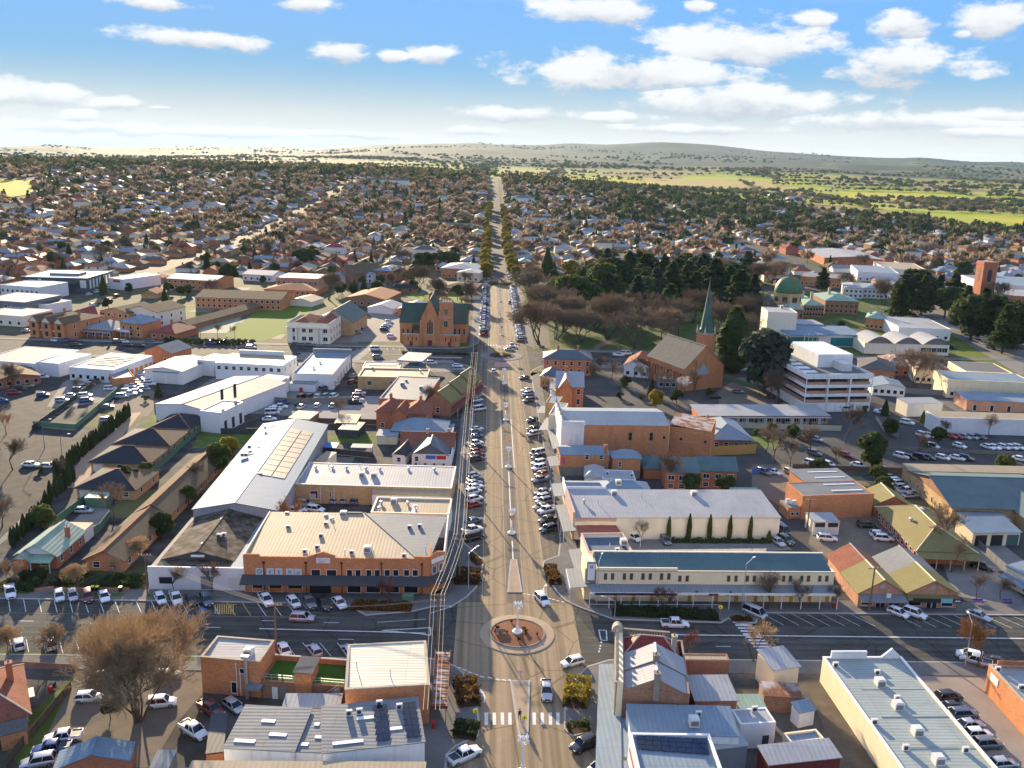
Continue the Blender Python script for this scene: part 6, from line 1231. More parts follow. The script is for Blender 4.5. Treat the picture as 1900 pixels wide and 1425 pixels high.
b = Bld('shop_building','long low building with pale grey-green roof, cream side wall and rooftop coolers','building',(1700,1470),(1882,1468),(1527,1223),4.3); b.walls(M_CREAM,.35); w,d = b.w,b.d; b.coping(M_WHITE,.35); b.flat(mat('roof_sage',(.30,.34,.315),.6,.08,.15,kind='metal',axis=1),slope=.2); b.ac([(1550,1238,0),(1627,1252,0),(1632,1272,1),(1664,1300,0),(1665,1315,1),(1622,1344,0),(1701,1363,1),(1680,1392,0),(1791,1396,0),(1740,1416,1)])
b.box('front_parapet',M_WHITE,w*.1,d-.3,4.66,w*.55,d+.1,5.9); b.P(MB().add([(w*.72,d-.25,4.5),(w*1.02,d-.25,4.5),(w*.87,d-.25,6.4),(w*.72,d+.1,4.5),(w*1.02,d+.1,4.5),(w*.87,d+.1,6.4)],[(0,1,2),(5,4,3),(1,4,5,2),(2,5,3,0)]),'gable_parapet',M_WHITE)
for v in (.28,.5,.72): b.box('roof_joint',M_KERB,w*.2,d*v,4.42,w-.4,d*v+.1,4.5)
b = Bld('brick_shop','orange brick building with white roof cut by the right edge','building',(1920,1330),(2080,1334),(1818,1237),4.6); b.walls(M_BRICK,.4); b.coping(M_STONE,.4); b.flat(M_MWHITE); b.ac([(1845,1246,0),(1866,1268,4),(1895,1280,0)]); b.box('parapet_arch',M_BRICKR,b.w*.1,b.d-.3,5,b.w*.9,b.d,5.9); b.box('sign_board',M_WHITE,-.08,b.d*.75,3.0,-.01,b.d*.92,4.3)
# ================================================================== landmarks past the middle roundabout
# ---- brick cathedral, left
b = Bld('cathedral','red-orange brick cathedral with square crenellated tower and green slate roofs','church',(742,597),(866,600),(748,578),9.5); w,d = b.w,b.d; SL = mat('roof_slate_green',(.055,.085,.06),.7,.15,.4,kind='tile',amt=.3)
b.walls(M_BRICK); b.gable(SL,M_BRICK,7.0,'x',.3)
x0 = b.fpt('S',784,600)[0]; x1 = b.fpt('S',816,600)[0]; fy = -7.5
b.P(MB().box(x0,fy,0,x1,-.02,13).add([(x0,fy,13),(x1,fy,13),((x0+x1)/2,fy,21.5),(x0,fy+.4,13),(x1,fy+.4,13),((x0+x1)/2,fy+.4,21.5)],[(0,1,2),(5,4,3),(1,4,5,2),(2,5,3,0)]),'gable_front',M_BRICK)
b.gable(SL,None,8.6,'y',.25,x0=x0,x1=x1,y0=fy+.4,y1=d*.6,h=13,cap=M_STONE,ends=False)
xm = (x0+x1)/2
for q in (-1.0,0,1.0): b.P(MB().box(xm+q-.36,fy-.1,5.6,xm+q+.36,fy-.02,11.0 if q else 12.0),'lancet_window',M_GLASS)
b.P(MB().box(xm-1.7,fy-.07,5.2,xm+1.7,fy-.003,5.55).box(xm-1.75,fy-.07,5.55,xm-1.4,fy-.003,11.2).box(xm+1.4,fy-.07,5.55,xm+1.75,fy-.003,11.2),'window_surround',M_STONE)
b.box('door',M_MAROON,xm-1.0,fy-.12,0,xm+1.0,fy-.02,2.6)
for s in (-1,1): b.box('buttress',M_BRICK,xm+s*(x1-x0)/2-.5,fy-.7,0,xm+s*(x1-x0)/2+.5,fy-.02,11.5)
tx0,tx1 = x1+.3,x1+6.2; b.P(MB().box(tx0,fy+.8,0,tx1,fy+6.8,20.5),'tower',M_BRICK)
tw = MB()
for i in range(6):
    q = tx0-.15+i*(tx1-tx0+.3-.6)/5
    for yy in (fy+.65,fy+6.4): tw.box(q,yy,20.5,q+.6,yy+.5,21.5)
    tw.box(tx0-.15,fy+1.2+i*.98,20.5,tx0+.35,fy+1.7+i*.98,21.5).box(tx1-.35,fy+1.2+i*.98,20.5,tx1+.15,fy+1.7+i*.98,21.5)
tw.box(tx0-.2,fy+.6,20.0,tx1+.2,fy+.78,20.5).box(tx0-.2,fy+.6,13.0,tx1+.2,fy+.78,13.4); b.P(tw,'battlement',M_STONE)
tc_ = (tx0+tx1)/2
for z in (14.2,8.5): b.P(MB().box(tc_-.9,fy+.72,z,tc_+.9,fy+.79,z+3.6),'window_surround',M_STONE); [b.box('lancet_window',M_GLASS,tc_+q-.32,fy+.66,z+.3,tc_+q+.32,fy+.715,z+3.1) for q in (-.42,.42)]
for s in (tx0,tx1): b.box('buttress',M_BRICKP,s-.4,fy+.3,0,s+.4,fy+.78,16)
for (a0,a1) in ((b.fpt('S',752,610)[0],x0-.6),(x1+.55,b.fpt('S',855,610)[0])):
    b.box('porch',M_BRICK,a0,fy-1.2,0,a1,fy+.5,5.2); b.box('porch_coping',M_KERB,a0-.15,fy-1.35,5.22,a1+.1,fy+.5,5.5)
    for u in (.3,.55,.8): b.box('slit_window',M_GLASS,a0+(a1-a0)*u-.2,fy-1.26,2.4,a0+(a1-a0)*u+.2,fy-1.205,4.2)
    b.box('door',M_MAROON,(a0+a1)/2-.8,fy-1.27,0,(a0+a1)/2+.6,fy-1.21,2.2)
b.row('S',3,4.2,.8,2.6,u0=w-5.5,u1=w-1.2,fm=M_STONE); b.row('S',3,4.2,.8,2.0,u0=1.5,u1=6,fm=M_STONE); b.box('side_roof',SL,x0-4.5,-3.4,6.6,x0-.3,-.02,8.6)
# ---- cream civic hall
b = Bld('civic_hall','cream stone-fronted two-storey hall with white columns and red hip roof','building',(532,601),(611,604),(546,586),8.8); b.walls(M_CREAMP,.7); b.coping(M_KERB,.7); w,d = b.w,b.d; b.hip(M_TILER,2.6,-.6,x0=1,x1=w*.62,y1=d-1,h=8.9); b.hip(M_TILER,2.6,-.4,x0=w*.66,x1=w-.6,y0=2,h=8.9)
for u in (.12,.22,.72,.82): b.P(MB().lathe([(.62,0),(.5,.4),(.46,6.8),(.6,7.2)],10,(w*u,-.55,0)),'column',M_WHITE)
for u in (.17,.40,.56,.90): b.win('S',[(w*u,5.2,1.7,1.7),(w*u,1.4,1.9,1.8)],kind='mull')
b.row('E',4,5.0,1.2,1.6); b.row('E',4,1.4,1.2,1.6); b.P(MB().box(-.25,-.9,7.3,w+.25,-.02,7.8),'entablature',M_CREAMP)
b = Bld('church_hall','hall with steep grey-green gable roof behind the cream civic hall','building',(588,595),(654,598),(594,577),6.5); b.walls(M_BRICKY); b.gable(mat('roof_grey_green',(.13,.155,.135),.7,.12,.3,kind='metal',axis=1),M_STONE,6.0,'y',.4,cap=M_CREAM); b.row('E',5,1.5,1.0,3.0); b.P(MB().slab([(-6,-.3,4.5),(-.1,-.3,7.0),(-.1,b.d,7.0),(-6,b.d,4.5)],.14),'aisle_roof',mat('roof_grey_green',(0,0,0))); b.box('aisle_wall',M_BRICKY,-5.8,-.1,0,-.02,b.d-.2,4.4)
# ---- schools and other blocks behind
def simple(name,label,cat,FL,FR,BL,h_,wall,roof,kind='hip',rise=2.4,nw=0,nz=1,ax=None,frame=None):
    b = Bld(name,label,cat,FL,FR,BL,h_); b.walls(wall,.3 if kind == 'flat' else 0)
    if kind == 'flat': b.flat(roof,slope=.2)
    elif kind == 'hip': b.hip(roof,rise,.5)
    else: b.gable(roof,wall,rise,ax or ('x' if b.w > b.d else 'y'),.4)
    for k in range(nz):
        if nw: b.row('S',nw,1.0+3.0*k,1.3,1.4,fm=frame or M_WHITE,kind='plain')
    return b
b = simple('school_block','long two-storey red brick school block with brown gable roof','building',(362,551),(521,556),(368,537),6.2,M_BRICK,M_TILEB,'gable',2.4,16,2)
b = simple('shed','long dark brown roofed shelter along the tennis court','shed',(318,600),(352,603),(392,560),2.8,M_BRICKD,M_TILEB,'gable',1.6)
b = simple('shed','green-roofed court pavilion at the far end of the tennis court','shed',(417,564),(476,566),(420,558),2.6,M_CREAMP,M_MTEALX,'flat')
b = Bld('dark_centre','dark blue-grey block with white panels and METRO lettering, far left','building',(38,513),(162,516),(76,499),9.2); b.walls(mat('blue_grey_cladding',(.085,.105,.125),.6,.08,.3)); b.flat(mat('roof_bright',(.72,.69,.62),.6,.05,.2),z=8.8); w,d = b.w,b.d
for i in range(7): b.box('white_panel',M_ACW,w+.01,d*(.06+.125*i),2.5,w+.12,d*(.06+.125*i)+d*.06,7.8)
b.box('white_panel',M_ACW,w-4.6,-.12,3.2,w-1.0,-.01,7.8); b.box('canopy',M_DGREY,w*.35,-3,4.6,w-6,-.02,6.2); o = b.box('sign_band',M_BLACK,w*.42,-3.1,4.7,w-7,-3.02,6.1); glyph(o,'METRO',2.0,M_WHITE,(w*.42+7,-3.16,5.4)); b.box('entrance',M_BLACK,w*.38,-.1,0,w*.5,-.02,3.4); b.box('roof_plant',M_GREY,w*.3,d*.3,8.85,w*.75,d*.6,10.3); b.box('pylon',M_WHITE,w*.3,-3.3,0,w*.3+1.6,-2.9,8.4)
b = simple('shop_building','white building with red lettering panel right of the METRO block','building',(202,516),(228,519),(208,500),6.5,M_WHITE,M_MWHITE,'flat'); o = b.box('sign_panel',M_RED,b.w*.3,-.1,4.5,b.w*.8,-.02,5.8)
b = simple('office_building','white and glass two-storey office in front of the METRO block','building',(0,529),(72,534),(16,517),7.5,M_WHITE,M_MWHITE,'flat',0,8,2)
b = simple('office_building','grey and white modern office at left edge beside the wide street','building',(-40,556),(46,562),(-10,540),7.0,M_GREY,M_MBLUE,'flat',0,6,2)
b = simple('office_building','low cream clad office at the left edge below the grey one','building',(-40,582),(42,588),(-10,568),5.0,M_CREAMP,M_MGREY,'flat',0,5)
b = simple('office_building','slim white fronted office with dark roof garden beside the wide street','building',(48,562),(88,566),(60,551),5.0,M_WHITE,M_MDARK,'flat',0,4)
b = Bld('terrace_house','two-storey red brick terrace with three front gables and white verandahs','house',(56,593),(125,600),(80,574),7.6); b.walls(M_BRICK); w,d = b.w,b.d; b.hip(M_TILEB,2.4,.3)
for i in range(3): b.gable(M_TILEB,M_CREAMP,2.6,'y',.3,x0=w*(.02+.34*i),x1=w*(.28+.34*i),y0=-1.6,y1=d*.4,h=7.4,cap=M_TILEO); b.box('bay',M_BRICK,w*(.03+.34*i),-1.5,0,w*(.27+.34*i),-.02,7.3); [b.box('bay_window',M_GLASS,w*(.11+.34*i),-1.56,z,w*(.19+.34*i),-1.505,z+2) for z in (1.2,4.6)]
for i in range(2): b.box('verandah',M_WHITE,w*(.285+.34*i),-1.2,3.4,w*(.355+.34*i),-.05,3.7)
b.chimney(w*.3,d*.6,11.2); b.chimney(w*.7,d*.6,11.2); b.row('E',3,4.6,1,1.8); b.row('E',3,1.2,1,1.8)
b = simple('villa','brick villa with pale grey hip roof and verandah right of the terrace','house',(153,609),(208,613),(166,595),3.8,M_BRICKR,M_MGREY,'hip',3.0,4); b.awning('S',0,b.w,3.0,2.2,M_MGREY,.3,'end',5); b.chimney(b.w*.6,b.d*.6,8.5)
b = simple('tower_house','narrow two-storey house with white balcony and pale blue pyramid roof','house',(222,597),(262,601),(232,586),7.0,M_BRICK,M_MBLUE,'hip',3.0,3,2); b.awning('S',-.5,b.w*.6,4.0,2.6,M_MBLUE,.3,'end',4); b.box('balcony',M_WHITE,-.5,-2.6,3.0,b.w*.6,-2.5,4.0)
b = simple('house','red metal roofed cottage facing the cross street beside the tennis court','house',(278,615),(324,619),(292,600),3.4,M_BRICKR,M_MRED,'hip',2.6,3); b.chimney(b.w*.3,b.d*.6,7.4)
b = simple('flats','two-storey tan brick flats with brown roof behind the villa','building',(186,576),(238,581),(200,561),6.4,M_BRICKY,M_TILEB,'gable',2.2,5,2)
b = simple('flats','three-storey cream flats with brown gable roof beside the school lawn','building',(234,573),(290,579),(246,558),7.6,M_CREAMP,M_TILEB,'gable',2.4,5,2); b.row('E',3,1,1.2,1.4); b.row('E',3,4,1.2,1.4)
b = simple('house','maroon roofed brick house behind the terrace with three gables','house',(130,580),(182,584),(142,571),5.0,M_BRICK,M_MRED,'hip',2.6,3)
b = simple('flats','orange brick flats with blue and cream roofs near the wide left street','building',(309,516),(398,521),(318,506),6.5,M_BRICK,M_MBLUE,'gable',1.8,8,2)
b = simple('shop_building','low white industrial building with long skylights at far left','building',(128,682),(210,688),(166,653),4.8,M_WHITE,M_MWHITE,'flat',0,6); [b.box('skylight_strip',M_DGREY,b.w*.15,b.d*(.25+.1*i),5.05,b.w*.8,b.d*(.25+.1*i)+.9,5.15) for i in range(6)]; b.row('E',8,.8,2.0,2.0,pm=M_ORANGE,kind='plain')
b = simple('shop_building','white flat-roofed yard building crossing the left edge','building',(-40,668),(66,676),(0,640),4.5,M_WHITE,M_MGREY,'flat',0,4)
b = simple('shop_building','white roof-framed courtyard building left of the equipment yard','building',(66,672),(108,676),(80,650),5.0,M_WHITE,M_MWHITE,'flat')
b = simple('shed','brick shed with brown roof above the left car park','shed',(-10,706),(74,696),(10,684),3.4,M_BRICKR,M_TILEB,'gable',1.6,5)
b = simple('shed','white shed with blue-framed roller doors beside a caravan','shed',(268,684),(338,689),(300,660),5.2,M_WHITE,M_MGREY,'gable',1.2); [b.box('roller_door',M_ACW,b.w*(.22+.36*i),-.08,.02,b.w*(.52+.36*i),-.01,4.2) for i in range(2)]; b.box('door_frame',mat('teal_paint',(.05,.17,.25)),b.w*.2,-.06,4.2,b.w*.9,-.01,4.6)
b = simple('shop_building','white curved-parapet shop front behind the roller-door shed','building',(366,668),(396,671),(372,655),6.0,M_WHITE,M_MWHITE,'flat')
b = simple('shed','long low brick shed with pale roof beside rows of parked cars','shed',(210,704),(250,700),(262,672),3.4,M_BRICK,M_MGREY,'flat')
b = simple('house','narrow old shop with grey gable roof and white side wall on the cross street','house',(268,650),(318,655),(276,636),4.8,M_BRICKR,M_MGREYX,'gable',2.6,2)
# beyond the school: second street's houses
for args in [
    ('pink two-storey building with flat front far left of the main street',(512,515),(590,518),(518,506),7.5,M_BRICKP,M_MWHITE,'flat',0,8,2),
    ('steep brown gabled hall beside a row of terraces',(625,505),(652,509),(640,492),7.0,M_BRICKD,M_TILEB,'gable',5.0,2,1),
    ('blue-grey shop with pale front left of the steep gabled hall',(598,512),(619,514),(602,503),6.0,M_WHITE,M_MBLUE,'hip',1.8,3,2),
    ('two-storey terrace with white verandahs left of a red brick house',(652,506),(690,508),(658,497),6.5,M_WHITE,M_MBLUE,'hip',1.8,5,2),
    ('two-storey red brick house with white windows and pale hip roof',(692,501),(726,503),(697,492),8.0,M_BRICKR,M_MBLUE,'hip',2.0,4,2),
    ('brown tiled low school building behind the cathedral lawn',(812,533),(882,536),(818,522),3.6,M_BRICKD,M_TILEB,'hip',2.2,10,1),
    ('orange brick hall with pale blue roof beside the far roundabout',(818,497),(884,500),(826,487),7.0,M_BRICK,M_MBLUE,'hip',2.4,6,1),
    ('cream two-storey shop with pale roof at the far roundabout corner',(848,505),(888,507),(852,498),6.2,M_CREAM,M_MWHITE,'hip',1.4,4,1),
    ('school hall with red and pale gable roof behind the car park',(640,552),(715,556),(650,537),4.5,M_BRICKD,M_TILEO,'gable',2.6,6,1),
    ('white tent-like school roof behind the church hall',(682,570),(728,573),(690,560),3.2,M_WHITE,M_MWHITE,'gable',2.0,0,1),
    ('blue folded roof beside the cathedral left wing',(738,572),(778,574),(742,560),4.2,M_BRICK,M_MBLUE,'gable',1.6,0,1),
    ('brown hip-roofed school wing below the pink building',(490,536),(585,540),(500,525),3.4,M_BRICK,M_TILEO,'hip',2.6,10,1),
    ('pale tent roof in the school yard right of the brick block',(535,557),(578,560),(545,549),3.0,M_CREAMP,M_MCREAM,'gable',1.8,0,1),
    ('blue and white house between dark trees far left',(450,508),(505,511),(458,501),4.5,M_WHITE,M_MBLUE,'gable',2.0,5,1)]:
    lab,FL,FR,BL,h_,wl_,rf,kd,rs,nw,nz_ = args; simple('town_building',lab,'building',FL,FR,BL,h_,wl_,rf,kd,rs,nw,nz_)
# ---- right: brick church with copper spire
b = Bld('spire_church','orange brick church with slender green copper spire beside the park','church',(1270,684),(1343,677),(1240,656),9.0); w,d = b.w,b.d; b.walls(M_BRICK); b.gable(mat('roof_stone_slate',(.24,.205,.15),.85,.18,.5,kind='tile',amt=.4),M_BRICK,8.2,'y',.3,cap=M_STONE)
b.P(MB().box(w*.33,-.09,6.0,w*.62,-.01,7.0).add([(w*.33,-.09,7.0),(w*.62,-.09,7.0),(w*.475,-.09,10.6)],[(0,1,2)]),'blue_gable_window',mat('window_hood',(.30,.38,.43),.6,.1,.5))
b.row('W',6,2.5,.9,4.2,fm=M_STONE); b.row('E',6,2.5,.9,4.2,fm=M_STONE)
for i in range(7): b.box('buttress',M_BRICKR,-.9,d*i/6.2,0,-.02,d*i/6.2+.7,7)
sx_,sy_ = b.local(1310,616,17.0)
b.P(MB().box(sx_-2.7,sy_-2.7,0,sx_+2.7,sy_+2.7,17.0),'tower',M_BRICK); b.P(MB().box(sx_-2.9,sy_-2.9,16.4,sx_+2.9,sy_+2.9,17.02),'tower_cornice',M_STONE)
b.P(MB().lathe([(3.3,17.04),(2.5,18.8),(1.35,27),(.55,34),(.08,38.5)],8,(sx_,sy_,0)),'spire',M_SPIRE); b.P(MB().tube((sx_,sy_,38.4),(sx_,sy_,40.4),.06).box(sx_-.5,sy_-.05,39.4,sx_+.5,sy_+.05,39.55),'cross',M_GREY)
for q in ((-1,-1),(1,-1),(-1,1),(1,1)): b.P(MB().lathe([(.5,17.02),(.4,18.2),(.05,20)],6,(sx_+q[0]*2.5,sy_+q[1]*2.5,0)),'pinnacle',M_STONE)
b = simple('church_annex','low cream-roofed annex in front of the spire church with glass wall','building',(1222,704),(1290,707),(1228,697),3.6,M_GREY,M_MCREAM,'flat',0,6)
b = simple('house','red gable-roofed white house left of the spire church','house',(1158,676),(1204,680),(1150,660),5.0,M_WHITE,M_TILER,'gable',3.0,3,1,'y')
b = Bld('hotel','two-storey orange brick hotel with blue slate roof at the middle roundabout','building',(1009,664),(1098,667),(1010,652),7.0); b.walls(M_BRICK); b.hip(mat('roof_blue_slate',(.10,.125,.15),.6,.12,.3,kind='tile',amt=.3),2.4,.4); b.row('S',6,4.2,1,1.7); b.row('S',6,1,1,1.7); b.chimney(b.w*.3,b.d*.5,11); b.chimney(b.w*.72,b.d*.5,11); b.row('W',3,4.2,1,1.7)
b = simple('house','low blue-roofed corner shop beside the brick hotel','house',(1003,698),(1030,700),(1008,685),4.2,M_BRICK,MATS['roof_blue_slate'],'hip',2.0,3)
b = Bld('gothic_house','tall brick house with white cross-gabled roof and iron-lace balconies','house',(1032,716),(1083,718),(1026,692),7.4); b.walls(M_BRICK); w,d = b.w,b.d; b.gable(M_MWHITEX,M_BRICK,3.2,'x',.3); b.gable(M_MWHITEX,M_BRICK,3.4,'y',.3,x0=w*.1,x1=w*.6,y0=-2.2,y1=d*.5,h=7.5); b.box('bay',M_BRICK,w*.11,-2.1,0,w*.59,-.02,7.4); b.chimney(w*.35,d*.4,12.6); b.win('S',[(w*.82,4.6,1.1,1.9),(w*.82,1.0,1.1,1.9)]); b.box('balcony',M_WHITE,-2.2,-.5,3.2,-.05,d*.8,3.45); b.box('balcony_roof',M_MBLUE,-2.3,-.6,6.3,-.05,d*.8,6.45); [b.P(MB().tube((-2.1,y,0),(-2.1,y,6.3),.07),'post',M_WHITE) for y in (-.3,d*.25,d*.5,d*.75)]
for lab,FL,FR,BL,h_,wl_,rf,nm in [('cream ornate two-storey shop with bright parapet urns right of the street',(1018,770),(1042,772),(1020,747),8.4,M_CREAM,M_MBLUE,'shop_building'),('narrow ochre two-storey shop with awning left of the white theatre front',(1012,748),(1036,750),(1010,734),7.0,M_BRICKY,M_MBLUE,'shop_building')]:
    b = simple(nm,lab,'building',FL,FR,BL,h_,wl_,rf,'flat',0,1); b.awning('W',0,b.d,3.6,3.0,M_MGREY,.3,'end',3,M_WHITE); b.row('W',3,4.8,1.0,1.9,fm=M_STONE)
# ---- office block
b = Bld('office_block','four-storey white office block with long dark window bands and rooftop plant room','building',(1497,698),(1621,697),(1451,654),13.2); w,d = b.w,b.d; b.P(MB().box(1.0,1.0,0,w-1.0,d-1,13.0),'core_wall',M_BRICKP); b.flat(mat('roof_gravel',(.14,.145,.14),.9,.15,.3),z=13.05,x0=.4,x1=w-.4,y0=.4,y1=d-.4)
for k in range(3):
    z = 3.4+k*3.25; b.P(MB().box(0,0,z+2.2 if k < 2 else z+2.2,w,.5,z+3.25 if k < 2 else z+4.0).box(0,.5,z+2.2,.5,d,z+3.25 if k < 2 else z+4.0).box(w-.5,.5,z+2.2,w,d,z+3.25 if k < 2 else z+4.0),'white_band',M_WHITED)
    for i in range(3): b.box('window',M_GLASS,w*(.03+.325*i),.86,z+1.0,w*(.31+.325*i),.98,z+2.2)
    b.box('spandrel',M_BRICKP,.6,.6,z,w-.6,.98,z+.9); b.box('window',M_GLASS,.86,2,z+1.0,.98,d-1,z+2.2)
b.P(MB().box(0,0,0,w,.5,2.3).box(0,.5,0,.5,d,2.3),'base_wall',M_WHITED); b.P(MB().box(0,0,2.3,w,.5,3.3).box(0,.5,2.3,.5,d,3.3),'white_band',M_WHITED)
for i in range(4): b.box('pier',M_WHITED,w*i/3-.3 if i else 0,-.15,0,w*i/3+.3 if i < 3 else w,.0-.01,13.4)
x,y = b.local(1505,640,13); b.box('plant_room',M_WHITED,w*.42,d*.35,13.1,w*.96,d*.95,18.0); b.box('plant_box',M_ACW,w*.66,d*.18,13.1,w*.82,d*.34,16.0); b.box('sign',M_BLACK,w*.6,-.18,1.2,w*.72,-.02,1.9)
for i in range(5): b.box('skylight',M_WHITE,w*.06+i*.4,d*(.12+.16*i),13.1,w*.06+5+i*.2,d*(.12+.16*i)+3,13.5)
for i in range(4): b.P(MB().tube((w*(.6+.07*i),d*.9,18),(w*(.6+.07*i),d*.9,21+i % 2),.08),'antenna',M_ALU)
# ---- white fly tower, museum, courthouse
b = Bld('fly_tower','tall blank white cube of a theatre among pale roofs','building',(1425,579),(1480,581),(1421,570),15.0); b.walls(M_CREAMP,.2); b.flat(M_MWHITE); b.ac([(1450,572,1)])
b = simple('annex','low white building with small square windows left of the white cube','building',(1416,613),(1460,616),(1414,602),5.0,M_WHITE,M_MBLUE,'flat',0,5)
b = Bld('library','long pale wavy roofed library with teal glass front','building',(1460,620),(1602,622),(1455,606),6.0); b.walls(M_WHITE); w = b.w; pts = []
for i in range(21): pts.append((w*i/20,-1.6-1.2*math.sin(i/20*2*math.pi*1.1),6.2))
b.P(MB().slab(pts+[(w,b.d,6.8),(0,b.d,6.8)],.3),'roof',M_MBLUEX); b.box('glass_front',emat('teal_glass',(.02,.18,.19),.1),.5,-.12,.4,w*.42,-.01,4.6); b.box('glass_front',MATS['teal_glass'],w*.58,-.12,.4,w-.5,-.01,4.6); b.box('upper_roof',M_MWHITE,w*.05,b.d+.1,0,w*.7,b.d+14,7.4)
b = Bld('museum','long pale building with three barrel-vaulted roofs','building',(1605,636),(1762,640),(1600,624),5.2); b.walls(M_CREAMP); w,d = b.w,b.d
for i in range(3):
    n = 10; pr = [(w*(i+.02+.96*k/n)/3,5.25+3.2*math.sin(math.pi*k/n)) for k in range(n+1)]
    b.P(MB().add([(x,-1.2,z) for x,z in pr]+[(x,d,z) for x,z in pr],[(k,k+1,n+2+k,n+1+k) for k in range(n)]),'vault_roof',M_MWHITEX,smooth=True); b.P(MB().add([(x,-.3,z-.05) for x,z in pr],[tuple(range(n+1))]),'vault_glazing',M_GREY)
b.row('S',5,1.5,2.6,2.0,kind='mull',u0=w*.7,u1=w*.95)
b = simple('market_building','long white shed with ribbed roof behind the vaulted museum','building',(1668,608),(1765,612),(1640,588),6.0,M_WHITE,M_MWHITE,'flat',0,6)
for lab,FL,FR,BL,h_,kd in [('left green-roofed wing of the domed courthouse',(1420,565),(1470,567),(1420,552),7.5,'hip'),('right green-roofed two-storey wing of the domed courthouse',(1532,557),(1594,559),(1530,545),8.0,'hip'),('green-roofed link of the domed courthouse',(1492,566),(1530,567),(1490,552),7.0,'hip')]:
    b = simple('courthouse_wing',lab,'building',FL,FR,BL,h_,M_BRICKD,M_GREENR,kd,3.0,7,2,frame=M_STONE); b.chimney(b.w*.3,b.d*.5,h_+5.5,M_STONE,1.4); b.chimney(b.w*.75,b.d*.5,h_+5.5,M_STONE,1.4)
b = Bld('courthouse','courthouse with big green copper dome on a cream arcaded drum','building',(1448,572),(1492,574),(1446,556),8.0); b.walls(M_BRICKD); b.hip(M_GREENR,2.2,.5); b.row('S',5,3,1.2,2.5,fm=M_STONE); cx,cy = b.w*.5,b.d*.5
b.P(MB().lathe([(8.2,8.6),(8.2,9.4),(7.6,9.4),(7.6,14),(8.2,14.1),(8.2,14.9)],8,(cx,cy,0)),'drum',mat('drum_cream',(.52,.38,.22),.8,.1,.5))
for i in range(8):
    a = math.pi/8+i*math.pi/4; q = b.P(MB().box(-1.5,-.1,0,1.5,.0,2.9),'arch_opening',M_BLACK); q.location = (cx+7.1*math.cos(a),cy+7.1*math.sin(a),10); q.rotation_euler = (0,0,a+math.pi/2); q2 = b.P(MB().box(-.5,-.35,0,.5,.35,1.2),'dormer',M_STONE); q2.location = (cx+6.6*math.cos(a),cy+6.6*math.sin(a),17.6); q2.rotation_euler = (0,0,a+math.pi/2)
b.P(MB().lathe([(7.7,14.95)]+[(7.6*math.cos(t*math.pi/2/12)**.85+.25,15.2+8.6*math.sin(t*math.pi/2/12)) for t in range(12)]+[(.9,23.8),(.9,25.6),(.3,26.6),(.06,28.2)],24,(cx,cy,0)),'dome',M_DOME,smooth=True)
b.P(MB().lathe([(1.2,23.6),(1.2,25.3),(1.5,25.4),(.2,26.8),(.05,28.5)],10,(cx,cy,.1)),'lantern',M_STONED)
b = simple('gatehouse','green-roofed brick pavilion with tall cream piers right of the courthouse','building',(1607,589),(1640,592),(1604,580),6.2,M_BRICK,M_GREENR,'hip',2.0,4,1); b.chimney(b.w*.2,b.d*.5,11,M_STONE,1.3); b.chimney(b.w*.8,b.d*.5,11,M_STONE,1.3)
